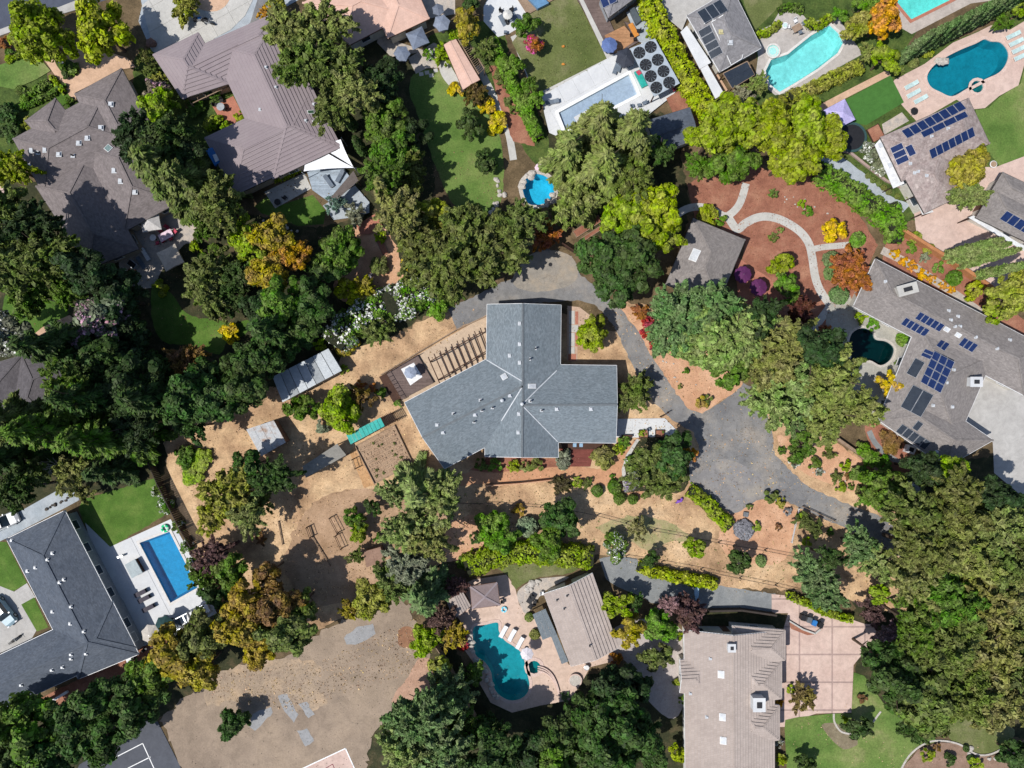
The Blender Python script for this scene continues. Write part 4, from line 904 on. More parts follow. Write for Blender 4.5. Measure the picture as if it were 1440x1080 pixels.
def crown(kind, R, seed, fl=None):
    """leaf sprays spread through a crown of radius R; the crown's middle is the origin"""
    global rng; rng = np.random.default_rng(seed*77+int(R*10)+ord(kind))
    size = {.8: .13, 1.6: .18, 3.0: .24, 5.0: .30}[R]; nl = {.8: 1200, 1.6: 3000, 3.0: 8000, 5.0: 17500}[R]
    if kind == 'c': return conifer(R, seed, nl, size)
    if kind == 'b': K = {.8: 16, 1.6: 34, 3.0: 60, 5.0: 105}[R]; rc = (.12, .30); asp = .85; lo, hi = .30, .90; amp = .18
    elif kind == 'f': K = {.8: 30, 1.6: 70, 3.0: 150, 5.0: 270}[R]; asp = .8; lo, hi = .15, .88; amp = .2; size *= .9
    elif kind == 's': K = {.8: 16, 1.6: 34, 3.0: 60, 5.0: 90}[R]; rc = (.14, .32); asp = .72; lo, hi = .4, .88; amp = .13
    elif kind == 'r': nl = int(nl*1.7); K = {.8: 260, 1.6: 260, 3.0: 300, 5.0: 300}[R]; rc = (.13, .18); asp = .85; lo, hi = .84, .88; amp = .04
    ph = rng.uniform(0, 6.28, 5); d_ = unit(K*4); d_ = d_[d_[:, 2] > (-.3 if kind != 'r' else -.6)][:K]; K = len(d_)
    az = np.arctan2(d_[:, 1], d_[:, 0]); lob = 1+amp*np.sin(2*az+ph[0])+amp*.7*np.sin(3*az+ph[1])+amp*.5*np.sin(5*az+ph[2])+amp*.35*np.sin(9*az+ph[3])
    rad = R*(lo+(hi-lo)*rng.random(K)**.6); cen = d_*rad[:, None]*lob[:, None]; cen[:, 2] *= asp
    if kind == 'f':
        ln = R*rng.uniform(.16, .40, K); wd = ln*rng.uniform(.22, .36, K); w = ln*wd; cnt = rng.choice(K, nl, p=w/w.sum()); t = rng.random(nl)
        ax = d_*np.array([1, 1, .5])+rng.normal(size=(K, 3))*.28+np.array([0, 0, .1]); ax /= np.linalg.norm(ax, axis=1)[:, None]; A = ax[cnt]
        pr = rng.normal(size=(nl, 3)); pr -= A*(pr*A).sum(1)[:, None]; pr /= np.linalg.norm(pr, axis=1)[:, None]; pos = cen[cnt]+A*((t-.45)*ln[cnt])[:, None]+pr*(wd[cnt]*(1.05-t)**.6*rng.random(nl)**.5)[:, None]
        pos[:, 2] -= (t**2)*ln[cnt]*.25; dd = pr*.7+A*.3; nrm = dd+np.array([0, 0, .55])
    else:
        cr = R*(rc[0]+(rc[1]-rc[0])*rng.random(K)**1.5); w = cr**2; cnt = rng.choice(K, nl, p=w/w.sum()); dd = unit(nl); dd[:, 2] = np.where(dd[:, 2] < -.3, -dd[:, 2], dd[:, 2])
        sq = rng.uniform(.7, 1.3, (K, 3)); dist = cr[cnt]*rng.uniform(.35, 1.12, nl)**.7; pos = cen[cnt]+dd*sq[cnt]*dist[:, None]; nrm = dd+cen[cnt]/R*.4+np.array([0, 0, .35])
    V = leaf_quads(pos, nrm, size, 2.0 if kind == 'f' else 1.6); mi = None; mats = [ML]
    if fl:
        f = (rng.random(nl) < {'w': .42, 'p': .45, 'm': .62, 'o': .45, 'l': .45}[fl]) & (nrm[:, 2] > .2)
        clus = (np.sin(pos[:, 0]*3.1/max(R, 1)+ph[0])+np.sin(pos[:, 1]*3.7/max(R, 1)+ph[1]) > -.7); f &= clus; mi = f.astype(int); mats = [ML, FL[fl]]
        V[f] = (V[f]-V[f].mean(1, keepdims=True))*.75+V[f].mean(1, keepdims=True)
    return quads_mesh('crown', V, mats, mi)
def conifer(R, seed, nl, size):
    """whorls of drooping limbs, long below and short above; the origin is the middle of the height, the height is 3.2 R"""
    nb = int({.8: 22, 1.6: 40, 3.0: 62, 5.0: 95}[R]); h = 3.2*R; z = np.sort(rng.random(nb))**.85; az = np.arange(nb)*2.399+rng.normal(size=nb)*.35
    L = R*(1-z)**.8*rng.uniform(.6, 1.2, nb)+R*.07; w = L**1.5; k = rng.choice(nb, nl, p=w/w.sum()); t = rng.random(nl)**.55
    fan = .30*(1.08-t)**.7*(.35+t); side = rng.uniform(-1, 1, nl)*fan*L[k]; r = L[k]*t; zz = -h/2+z[k]*h-(r**2)*.12/R*1.2-np.abs(side)*.3+rng.normal(size=nl)*.03*R
    az2 = az[k]+.15*np.sin(t*4+k); ca, sa = np.cos(az2), np.sin(az2); pos = np.stack([ca*r-sa*side, sa*r+ca*side, zz], 1)
    sg = np.sign(side)*.7; tt = np.stack([ca-sa*sg, sa+ca*sg, np.full(nl, -.25)], 1)+rng.normal(size=(nl, 3))*.18; tt /= np.linalg.norm(tt, axis=1)[:, None]
    up = np.stack([ca*.3, sa*.3, np.ones(nl)], 1)+rng.normal(size=(nl, 3))*.35; b_ = np.cross(up, tt); b_ /= np.linalg.norm(b_, axis=1)[:, None]; s_ = (size*rng.uniform(.7, 1.3, nl))[:, None]
    V = np.empty((nl, 4, 3)); V[:, 0] = pos-tt*s_*1.3; V[:, 1] = pos+b_*s_*.42; V[:, 2] = pos+tt*s_*1.3; V[:, 3] = pos-b_*s_*.42
    return quads_mesh('crown', V, [ML])
PROT = {}
def pmesh(kind, r, fl=None, var=None):
    R = min((.8, 1.6, 3.0, 5.0), key=lambda q: abs(math.log(q/r))); v = (var if var is not None else random.randrange(4 if not fl else 2)); key = (kind, R, v, fl)
    if key not in PROT: PROT[key] = crown(kind, R, v+1, fl)
    return PROT[key], R
TRUNKS = []
for sd in range(3):
    b = MB(); random.seed(sd+40); b.tube((0, 0, 0), (.02, .01, .55), .05, .036, M_trunk, 9, False); b.tube((.02, .01, .55), (0, 0, 1), .036, .02, M_trunk, 8, False)
    for k in range(6):
        a = k*1.05+random.random()*.6; z0 = .35+.1*k*.9; l = random.uniform(.32, .55); b.tube((.01, .01, z0), (math.cos(a)*l, math.sin(a)*l, z0+l*.7), .02, .006, M_trunk, 6, False)
    TRUNKS.append(b.mesh('trunk'))
random.seed(99)
LEAFY = {'b': 'broadleaf_tree', 'f': 'fine_leaved_tree', 'c': 'conifer', 's': 'shrub', 'r': 'clipped_shrub'}
def tree(x, y, r, h, kind, col, label, fl=None, group=None, cat='tree', name=None, sq=1.0):
    """a tree whose crown is seen centred on pixel (x, y) with a radius of r pixels and a top h metres up"""
    rw = r*S*.96; c = C[col] if isinstance(col, str) else col
    c = tuple(max(0, k*random.uniform(.93, 1.07)) for k in c)
    if kind == 'c':
        hc = h*.5; m, R = pmesh('c', rw); sx = rw*1.12/R; sz = (h*.96)/(3.2*R)
    else:
        m, R = pmesh(kind, rw, fl); sx = rw*1.03/R; sz = sx*sq; hc = max(h-rw*.8*sq, h*.45)
    zz = max(0.4, hc); q = P(x, y, zz*(1.0 if kind != 'c' else .8)); g = 0
    t = thing(name or LEAFY[kind], label, cat, (q.x, q.y, g), group)
    o = bpy.data.objects.new('crown', m); COL.objects.link(o); o.parent = t; o.location = (0, 0, zz); o.scale = (sx, sx*random.uniform(.93, 1.07), sz); o.rotation_euler = (0, 0, random.uniform(0, 6.28)); o.color = (*c, 1)
    tr = bpy.data.objects.new('trunk', random.choice(TRUNKS)); COL.objects.link(tr); tr.parent = t
    if kind == 'c': tr.scale = (rw*.5+.8, rw*.5+.8, h*.9)
    else: tr.scale = (rw*1.3+.6, rw*1.3+.6, zz+rw*.25)
    tr.rotation_euler = (0, 0, random.uniform(0, 6.28)); return t
def shrub(x, y, r, col, label, fl=None, kind='s', h=None, group=None, cat='shrub', name=None):
    rw = r*S; c = C[col] if isinstance(col, str) else col; m, R = pmesh(kind, rw, fl); sx = rw*1.08/R; h = h or rw*1.35; sz = h/(1.5*R)
    zc = h*.5; q = P(x, y, zc); o = bpy.data.objects.new(name or {'s': 'shrub', 'r': 'clipped_shrub', 'f': 'shrub', 'b': 'shrub'}[kind], m); COL.objects.link(o)
    o.location = (q.x, q.y, ground_z(q.x, q.y)+zc*.86); o.scale = (sx, sx*random.uniform(.9, 1.1), sz); o.rotation_euler = (0, 0, random.uniform(0, 6.28)); o.color = (*[k*random.uniform(.92, 1.08) for k in c], 1)
    return tag(o, label, cat, group)
def hedge(pts, width, h, col, label, fl=None, dens=42, ls=.2, rough=.25, cat='hedge', name='hedge', group=None, k=4):
    """a hedge run along pixels: leaf sprays over a lumpy body, with a dark woody core"""
    global rng; rng = np.random.default_rng(abs(hash(label)) % 9999 if False else sum(map(ord, label)))
    zt = h; c0 = spline(px(pts, h*.7), k, closed=False); c = np.array([[p.x, p.y] for p in c0]); seg = np.diff(c, axis=0); sl = np.linalg.norm(seg, axis=1); L = sl.sum()
    wd = width*S; A = L*(wd+1.6*h); n = int(A*dens); i = rng.choice(len(seg), n, p=sl/L); t = rng.random(n); base = c[i]+seg[i]*t[:, None]; nn = np.stack([-seg[i][:, 1], seg[i][:, 0]], 1)/sl[i][:, None]
    a = rng.uniform(-.15, math.pi+.15, n); e = .62; ca, sa = np.cos(a), np.clip(np.sin(a), 0, 1); px_ = np.sign(ca)*np.abs(ca)**e*wd/2; pz = sa**e*h*.93+.04
    s = (cumlen := np.concatenate([[0], np.cumsum(sl)]))[i]+t*sl[i]; lump = 1+rough*(np.sin(s*2.1+a*1.3)*.5+np.sin(s*4.7+a*2.9+1)*.35+np.sin(s*9+a*5)*.25)
    px_ *= lump; pz *= (lump*.5+.5); pos = np.stack([base[:, 0]+nn[:, 0]*px_, base[:, 1]+nn[:, 1]*px_, pz], 1); pos += rng.normal(size=(n, 3))*.07
    endf = np.minimum(s, L-s)/(wd*.5); sh = np.clip(endf, 0, 1)[:, None]; pos[:, 2] *= (.35+.65*np.sqrt(sh[:, 0]))
    nrm = np.stack([nn[:, 0]*ca, nn[:, 1]*ca, sa+.3], 1); V = leaf_quads(pos, nrm, ls, 1.6); mats = [ML]; mi = None
    if fl: f = rng.random(n) < .5; f &= (np.sin(s*1.3)+np.sin(px_*3+s) > -.8); mi = f.astype(int); mats = [ML, FL[fl]]
    org = Vector((c[:, 0].mean(), c[:, 1].mean(), 0)); V = V-np.array([org.x, org.y, 0])
    cc = C[col] if isinstance(col, str) else col
    root = thing(name, label, cat, org, group); o = bpy.data.objects.new('foliage', quads_mesh('foliage', V, mats, mi)); COL.objects.link(o); o.parent = root; o.color = (*cc, 1)
    b = MB(); 
    for j in range(len(c)-1):
        p, q = Vector((*c[j], 0)), Vector((*c[j+1], 0)); m = (p+q)/2-org; d_ = (q-p)/2*1.02; nv = Vector((-d_.y, d_.x, 0)).normalized()*wd*.33; b.box((m.x, m.y, h*.36), d_, nv, (0, 0, h*.36), M_hcore)
    b.build('stems', make_local(root)); return root
def make_local(o): o['_local'] = 1; return o
M_hcore = smat('hedge_core', [(.012, .018, .008), (.03, .03, .015)], 2, 8, .3)
CYP = {}
def cypress(x0, y0, x1, y1, w, label, col='blg', group=None):
    """slim cypress: foot seen at pixel 0, tip seen at pixel 1; the height follows from how far it leans outwards"""
    base = P(x0, y0); d0 = math.hypot(x0-720, 540-y0); d1 = ((x1-720)*(x0-720)+(540-y1)*(540-y0))/d0; h = H*(1-d0/d1) if d1 > d0 else 5; h = max(3, min(13, h))
    if 'm' not in CYP:
        global rng; rng = np.random.default_rng(5); n = 9000; z = rng.random(n)**.8; a = rng.uniform(0, 6.28, n); R = (np.minimum(z*9, 1)**.5)*(1-z**2.2)**.6*.5+.02
        R *= 1+.12*np.sin(a*3+z*20)+.1*np.sin(a*5-z*34); r = R*rng.uniform(.8, 1.03, n); pos = np.stack([np.cos(a)*r, np.sin(a)*r, z], 1); nrm = np.stack([np.cos(a), np.sin(a), np.full(n, .5)], 1)
        V = leaf_quads(pos*np.array([1, 1, 8]), nrm, .13, 2.2); CYP['m'] = quads_mesh('crown', V, [ML])
    t = thing('cypress_tree', label, 'cypress', base, group); o = bpy.data.objects.new('crown', CYP['m']); COL.objects.link(o); o.parent = t; o.scale = (w*S, w*S, h/8); o.color = (*C[col], 1); o.rotation_euler = (0, 0, random.uniform(0, 6.28))
    tr = bpy.data.objects.new('trunk', TRUNKS[0]); COL.objects.link(tr); tr.parent = t; tr.scale = (1.2, 1.2, h*.7)

T = tree
# ---- north-west
T(58, 50, 42, 8, 'b', 'yg', 'round lime green street tree by the road, left of its twin')
T(147, 47, 40, 8, 'b', 'lime', 'round yellow-green street tree between the road and the pale driveway')
T(205, 78, 13, 3.5, 'f', 'dol', 'small dark olive tree beside the boulder and paved drive')
T(220, 133, 19, 4, 'b', 'pkg', 'small tree with white pink blossom between two brown roofed houses', fl='p')
T(226, 156, 27, 6, 'b', 'yg', 'yellow-green tree below the blossoming tree between two brown roofs')
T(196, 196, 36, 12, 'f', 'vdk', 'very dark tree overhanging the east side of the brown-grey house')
T(232, 195, 34, 12, 'f', 'dkg', 'dark tree west of the small planted courtyard')
T(240, 245, 50, 16, 'c', 'dol', 'tall olive conifer leaning over the brown-grey roof beside the courtyard house')
T(275, 265, 46, 15, 'c', 'dol', 'tall conifer south of the courtyard house, above the red patio table')
T(310, 285, 38, 12, 'f', 'dol', 'bushy olive tree between the conifers and the small lawn')
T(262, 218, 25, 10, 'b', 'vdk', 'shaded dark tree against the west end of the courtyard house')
T(18, 236, 30, 8, 'f', 'yg', 'yellow-green tree at the left edge beside the brown-grey roof')
T(12, 300, 32, 14, 'f', 'dol', 'dark olive tree at the left edge, northernmost in the big left grove')
T(48, 322, 38, 14, 'f', 'vdk', 'near-black tree shading the lower wing of the brown-grey house')
T(20, 362, 42, 14, 'f', 'dol', 'olive green tree at the left edge, middle of the left grove')
T(72, 362, 40, 14, 'f', 'dol', 'olive tree at the east side of the left grove')
T(45, 405, 36, 10, 'f', 'mid', 'mid green tree above the small lawn at the left edge')
T(92, 408, 26, 9, 'f', 'mid', 'lighter green tree at the south-east corner of the left grove')
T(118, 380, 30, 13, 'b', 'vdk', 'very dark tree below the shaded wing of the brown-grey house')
T(142, 452, 40, 9, 'b', 'wgr', 'crape myrtle covered in pale pink blossom beside the dark wood', fl='p')
T(8, 470, 34, 9, 'b', 'wgr', 'whitish blossoming tree at the left edge by the stone path', fl='w')
T(95, 490, 46, 18, 'c', 'dkg', 'spreading dark conifer over the roof at the left edge')
T(136, 505, 34, 11, 'b', 'dkg', 'dark tree directly below the pink crape myrtle')
T(168, 420, 38, 9, 'b', 'vdk', 'almost black tree between the flagstone patio and the curved lawn')
T(182, 460, 30, 6, 'b', 'vdk', 'almost black tree at the west edge of the curved lawn')
T(185, 502, 36, 7, 'b', 'vdk', 'dark tree south-west of the curved lawn')
T(215, 530, 32, 6, 'b', 'dkg', 'dark green tree just west of the rust coloured tree')
T(262, 505, 24, 8, 'f', 'brn', 'rust-brown tree south of the curved lawn')
T(292, 537, 30, 9, 'b', 'dkg', 'dark tree south of the yellow bush on the curved lawn')
T(345, 520, 30, 9, 'b', 'dkg', 'dark rounded tree east of the yellow bush')
T(298, 400, 42, 8, 'f', 'dol', 'big dark olive tree directly below the beige square parasol')
T(338, 390, 26, 8, 'f', 'dkg', 'dark tree between the parasol tree and the golden tree')
T(322, 418, 26, 7, 'f', 'dkg', 'dark green tree on the north side of the curved lawn')
T(368, 438, 28, 9, 'b', 'vdk', 'very dark tree below the golden autumn tree')
shrub(325, 468, 15, 'gold', 'bright yellow bush at the east tip of the curved lawn', h=1.8)
T(355, 345, 28, 8, 'b', 'yg', 'yellow-green tree joined to the west side of the golden tree')
T(385, 335, 32, 9, 'b', 'gol', 'golden autumn tree south of the small bright lawn')
T(412, 358, 24, 8, 'b', (.30, .17, .03), 'orange-gold autumn tree, easternmost of the golden clump')
T(382, 385, 28, 9, 'b', 'gol', 'olive-gold tree at the south side of the golden clump')
T(478, 355, 32, 7, 'b', 'mid', 'round green tree west of the orange soil yard')
T(455, 385, 22, 7, 'b', 'dkg', 'dark green tree touching the round tree by the orange yard')
T(489, 405, 19, 4, 'b', 'lime', 'lime green bushy tree at the edge of the orange yard')
T(513, 406, 18, 4, 'f', 'gol', 'olive-gold bushy tree beside the lime tree in the orange yard')
shrub(533, 372, 14, 'dol', 'spiky olive shrub in the middle of the orange yard')
shrub(535, 332, 9, 'yg', 'small round green shrub at the top of the orange yard')
shrub(518, 392, 8, 'lav', 'pale silvery plant beside the olive-gold tree in the orange yard')
T(395, 425, 30, 11, 'b', 'mid', 'green tree south of the golden clump')
T(438, 425, 30, 10, 'b', 'dkg', 'dark tree between the orange yard and the dense wood')
T(390, 465, 36, 15, 'c', 'dkg', 'clumpy dark green tree in the dense wood above the metal shed')
T(428, 455, 24, 9, 'b', 'dkg', 'dark tree at the west end of the white oleander hedge')
T(365, 502, 34, 9, 'b', 'dkg', 'dark clumpy tree just west of the metal roofed shed')
T(405, 484, 24, 6, 'b', 'dkg', 'dark tree touching the top of the metal roofed shed')
T(340, 545, 36, 10, 'b', 'dkg', 'dark tree left of the lower end of the metal shed')
shrub(448, 484, 10, 'yg', 'yellow-green bush at the top corner of the metal shed')
hedge([(468, 485), (485, 462), (515, 438), (548, 424)], 42, 3.4, 'grn', 'oleander hedge full of white flowers, west half beside the dark olive tree', fl='w')
hedge([(545, 428), (565, 420), (585, 410), (604, 396)], 48, 3.6, 'grn', 'oleander hedge full of white flowers, east half by the big oak', fl='w')
T(528, 464, 25, 4, 'f', 'dol', 'dark olive tree in front of the white oleander hedge')
shrub(487, 488, 14, 'gol', 'golden shrub at the west end of the dry grass strip')
shrub(613, 428, 18, 'grn', 'rounded bright green bush at the end of the asphalt')
T(590, 345, 40, 10, 'f', 'dol', 'olive oak at the west side of the big oak group north of the house')
T(632, 368, 50, 11, 'f', 'dol', 'large grey-olive oak north-west of the long house')
T(690, 352, 52, 11, 'f', 'dol', 'large grey-olive oak overhanging the asphalt turning area')
T(735, 312, 32, 10, 'f', 'dol', 'oak beside the small blue rock pool')
T(660, 318, 34, 10, 'f', 'dol', 'oak at the north side of the big oak group by the lawn')
T(608, 303, 24, 7, 'b', 'ylo', 'yellow-green tree at the foot of the long lawn')
shrub(578, 368, 14, 'gold', 'yellow bush squeezed among the olive oaks')
T(562, 300, 30, 12, 'f', 'olv', 'slim grey-olive tree west of the yellow-green tree')
T(545, 275, 24, 12, 'c', 'olv', 'narrow olive conifer south of the bright green tree')
T(628, 402, 26, 8, 'f', 'dol', 'small oak at the south-west of the oak group by the asphalt')
T(410, 45, 38, 11, 'f', 'olv', 'olive oak overhanging the top of the ribbed mauve roof')
T(455, 40, 38, 11, 'f', 'olv', 'olive oak beside the salmon roof at the top')
T(432, 88, 40, 12, 'f', 'dol', 'broad olive oak over the east slope of the mauve roof')
T(478, 95, 36, 11, 'f', 'dol', 'olive oak in the middle of the oak row east of the mauve roof')
T(500, 128, 32, 11, 'f', 'olv', 'grey-green oak at the south-east of the oak row')
T(468, 150, 30, 10, 'f', 'dol', 'small oak above the white shade sails')
cypress(498, 180, 487, 158, 12, 'dark cypress beside the fence below the oak row', 'dkg')
cypress(512, 215, 502, 190, 12, 'dark cypress leaning by the fence, lower of the two near the shade sails', 'dkg')
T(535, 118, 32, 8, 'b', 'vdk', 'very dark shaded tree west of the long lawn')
T(542, 172, 32, 7, 'b', 'mid', 'bright green tree west of the long lawn')
T(576, 190, 26, 5, 'b', 'vdk', 'dark tree standing at the west edge of the long lawn')
T(555, 215, 30, 6.5, 'b', 'mid', 'mid green tree below the bright green tree')
T(574, 242, 30, 6, 'f', 'dol', 'olive green tree at the south-west of the long lawn')
T(540, 245, 28, 11, 'f', 'mid', 'fine leaved tree beside the blue-grey deck')
T(470, 285, 14, 3, 'f', (.13, .19, .16), 'small blue-green tree over the corner of the pale patio')
T(500, 300, 16, 3, 'f', 'gry', 'grey-green bush below the angular grey roof')
T(663, 178, 20, 3.5, 'b', 'dkg', 'dark round tree in the middle of the long lawn')
T(681, 232, 18, 3.5, 'b', 'dkg', 'dark round tree at the lower part of the long lawn')
shrub(641, 127, 11, 'gold', 'bright yellow shrub at the foot of the salmon shed')
shrub(685, 150, 13, 'gold', 'bright yellow shrub beside the brown-red shrub')
shrub(700, 172, 14, 'gold', 'bright yellow shrub, southernmost at the edge of the long lawn')
T(668, 132, 19, 3.5, 'f', (.12, .08, .025), 'brown-red bushy tree below the salmon shed')
T(655, 34, 20, 5, 'b', 'gol', 'golden-olive tree beside the grey hexagonal parasol')
T(660, 8, 14, 4, 'b', 'dkg', 'dark tree at the top edge above the golden-olive tree')
shrub(622, 78, 14, 'yg', 'spiky lime plant over the end of the salmon shed', kind='f')
shrub(602, 76, 9, 'grn', 'low bush with white flowers beside the dark parasols', fl='w')
shrub(640, 50, 9, 'yg', 'small light green bush above the salmon shed')
T(683, 70, 16, 4, 'f', 'dol', 'olive bush beside the lattice strip')
hedge([(690, 52), (702, 78), (716, 108), (732, 140), (748, 172), (758, 192)], 15, 2.2, 'grn', 'bright green clipped hedge running down between the two gardens', rough=.1, dens=60)
for i, (x, y, r) in enumerate([(700, 105, 8), (707, 118, 7), (715, 142, 7), (722, 155, 6), (718, 128, 6)]): shrub(x, y, r, 'dol', 'low shrub number %s from the top in the mulch bed beside the clipped hedge' % ['one', 'two', 'four', 'five', 'three'][i], group='low shrubs in the long mulch bed')
T(738, 38, 18, 4, 'b', 'mid', 'dark green tree at the corner of the worn lawn')
T(749, 64, 15, 3.2, 's', 'rust', 'round shrub covered in magenta blossom on the worn lawn', fl='m')
T(721, 96, 15, 3.5, 'b', 'grn', 'small green tree west of the magenta shrub')
T(745, 124, 14, 3.5, 'b', 'mid', 'small green tree at the corner of the white pool terrace')
T(752, 140, 14, 3, 'b', 'grn', 'light green bush at the left end of the white pool terrace')
# ---- north centre
hedge([(912, -10), (922, 22), (938, 52), (952, 80), (968, 108), (985, 135), (1000, 158)], 28, 3.0, 'lime', 'broad lime green hedge beside the grey solar roofed house')
T(838, 190, 44, 17, 'c', 'olv', 'big olive tree covering the south end of the covered pool')
T(882, 200, 42, 17, 'c', 'olv', 'olive tree right of the biggest olive tree by the covered pool')
T(796, 222, 36, 14, 'c', 'olv', 'olive tree above the small blue rock pool')
T(842, 245, 46, 15, 'c', 'olv', 'olive tree in the middle of the olive clump')
T(890, 245, 36, 11, 'f', 'dol', 'darker olive tree at the east side of the olive clump')
T(812, 285, 32, 9, 'f', 'olv', 'olive tree at the bottom of the olive clump')
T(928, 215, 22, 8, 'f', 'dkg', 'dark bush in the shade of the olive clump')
T(1005, 190, 36, 10, 'b', 'yg', 'lime green tree west of the mulch garden, leftmost of its row')
T(1045, 172, 34, 10, 'b', 'yg', 'lime green tree below the black pool-heating mats')
T(1080, 185, 34, 10, 'b', 'yg', 'lime green tree in the middle of the row above the mulch garden')
T(1028, 228, 30, 8, 'b', 'mid', 'green tree at the north-west corner of the mulch garden')
T(1112, 222, 34, 10, 'b', 'yg', 'lime green tree above the red mulch, lower right of its row')
T(1130, 180, 32, 9, 'b', 'yg', 'bright green tree left of the lilac canopy')
T(1162, 196, 26, 8, 'b', 'yg', 'bright green tree overlapping the round black trampoline')
T(985, 235, 22, 6, 'f', 'mid', 'small olive green tree left of the mulch garden path')
T(925, 292, 34, 10, 'b', 'lime', 'yellow lime tree between the olive clump and the cottage')
T(905, 330, 30, 9, 'b', 'yg', 'lime tree directly above the dark oak')
T(940, 335, 22, 8, 'b', 'yg', 'lime green tree touching the left corner of the cottage')
T(875, 300, 28, 9, 'b', 'yg', 'bright green tree below the olive clump')
T(848, 365, 38, 9, 'b', 'dkg', 'dark green oak beside the asphalt turning area, left crown')
T(888, 362, 40, 10, 'b', 'dkg', 'dark green oak beside the cottage, right crown')
T(870, 398, 34, 9, 'b', 'dkg', 'dark green oak touching the lane, lowest of the dark oaks')
T(770, 330, 22, 4, 'f', 'rust', 'rust-red bushy tree above the asphalt turning area')
T(785, 300, 14, 4, 'f', 'dol', 'small olive bush above the rust-red tree')
# ---- east
T(950, 450, 44, 11, 'f', 'blg', 'blue-green tree at the left end of the long tree belt')
T(1000, 432, 38, 13, 'f', 'blg', 'blue-green tree below the cottage')
T(985, 480, 40, 11, 'b', 'blo', 'grey-green tree above the orange soil island')
T(1040, 470, 42, 13, 'f', 'blo', 'grey-green tree in the tree belt south-west of the purple parasols')
T(1030, 515, 32, 9, 'b', 'mid', 'green tree at the lower edge of the belt above the orange soil')
T(1078, 510, 44, 11, 'f', 'olv', 'olive tree in the middle of the tree belt')
T(1072, 445, 26, 13, 'f', 'vdk', 'dark tree right beside the purple parasols')
T(1110, 480, 36, 14, 'f', 'olv', 'olive tree in the belt west of the shaded pond')
T(1128, 540, 44, 11, 'f', 'blo', 'grey-green tree in the belt north of the vine plot')
T(1083, 560, 38, 10, 'f', 'blo', 'blue-green tree at the edge of the driveway')
T(1172, 530, 38, 18, 'f', 'olv', 'olive tree in the belt south-west of the pond')
T(1160, 580, 40, 10, 'f', 'olv', 'olive tree above the orange soil plot')
T(1205, 572, 34, 9, 'f', 'olv', 'olive tree at the right end of the long tree belt')
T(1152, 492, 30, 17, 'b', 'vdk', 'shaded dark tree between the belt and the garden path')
T(1130, 625, 22, 4, 'b', 'mid', 'dark green tree at the corner of the orange soil plot')
T(1118, 582, 26, 8, 'f', 'blg', 'small blue-green tree behind the corner tree of the orange plot')
T(890, 553, 28, 5, 'f', 'dol', 'bushy olive tree at the east end of the long house')
T(832, 470, 23, 5, 'b', 'yg', 'lime green tree in the corner between two roof wings')
T(915, 655, 34, 7, 'f', 'dol', 'olive tree beside the driveway, largest by the planting bed')
T(945, 640, 30, 7, 'b', 'dkg', 'dark tree left of the driveway with autumn tints behind')
T(935, 675, 30, 6, 'f', 'dol', 'olive tree at the foot of the planting bed')
T(968, 638, 13, 4, 'b', 'org', 'small orange-leaved tree between dark tree and driveway')
shrub(892, 652, 13, 'mid', 'bush covered in white flowers next to the gravel path', fl='w')
shrub(888, 677, 12, 'gry', 'grey bush with lilac flowers next to the gravel path', fl='l')
for x, y, r, l in ((840, 690, 8, 'round clipped ball bush, westernmost of the four on the dry slope'), (864, 685, 9, 'round clipped ball bush, largest and highest of the four on the slope'), (871, 701, 8, 'round clipped ball bush just below the largest ball'), (890, 702, 7, 'round clipped ball bush, easternmost of the four on the slope')): shrub(x, y, r, 'mid', l, kind='r', h=1.2, group='clipped ball bushes')
shrub(788, 681, 14, (.08, .06, .03), 'brownish tangled shrub on the dry slope below the deck', kind='f')
shrub(812, 678, 8, 'yg', 'small yellow-green shrub beside the brownish shrub')
shrub(826, 680, 8, 'dol', 'low dark shrub between yellow-green shrub and clipped balls', kind='f')
shrub(862, 670, 4, 'mid', 'tiny green tuft above the clipped balls')
hedge([(970, 690), (990, 702), (1008, 722), (1028, 742)], 18, 1.6, 'yg', 'light green hedge curving along the lower side of the parking area')
shrub(1046, 745, 13, 'lav', 'round blue-grey lavender clump beside the hedge end', kind='r', h=.8)
shrub(1063, 741, 7, 'yg', 'small lime shrub beside the lavender clump')
shrub(1055, 713, 5, 'dol', 'small round shrub at the corner of the parking area')
shrub(675, 653, 9, 'dol', 'olive shrub under the south eave of the long house')
shrub(697, 655, 10, 'grn', 'green shrub under the south wing of the long house')
shrub(675, 655, 11, 'olv', 'pale olive shrub left of the green shrub under the eave') if False else None
shrub(722, 655, 9, 'yg', 'yellow-green shrub under the south wing gable')
shrub(738, 656, 8, 'olv', 'low olive shrub in the bed under the south wing')
shrub(755, 655, 10, 'dol', 'dark olive shrub below the south wing corner')
shrub(792, 647, 12, 'gry', 'grey-green round shrub left of the red deck steps')
shrub(850, 643, 17, 'olv', 'broad olive shrub right of the red deck')
shrub(870, 632, 9, 'yg', 'lime shrub between red deck and white patio')
shrub(877, 622, 9, 'grn', 'green shrub below the white patio bench')
shrub(908, 469, 9, 'red', 'red leaved shrub along the lane, lowest of three'); shrub(912, 455, 11, 'red', 'crimson shrub along the lane, middle of three', kind='f'); shrub(902, 440, 12, 'rust', 'rust coloured shrub along the lane, topmost of three', kind='f')
shrub(920, 488, 7, 'red', 'small red shrub where the lane meets the tree belt')
shrub(987, 565, 9, 'gol', 'golden-green shrub at the tip of the orange soil island'); shrub(995, 563, 8, 'dol', 'dark shrub beside the golden shrub at the island tip'); shrub(957, 543, 4, 'olv', 'tiny shrub on the orange soil island'); shrub(964, 522, 5, 'mid', 'small green tuft high on the orange soil island')
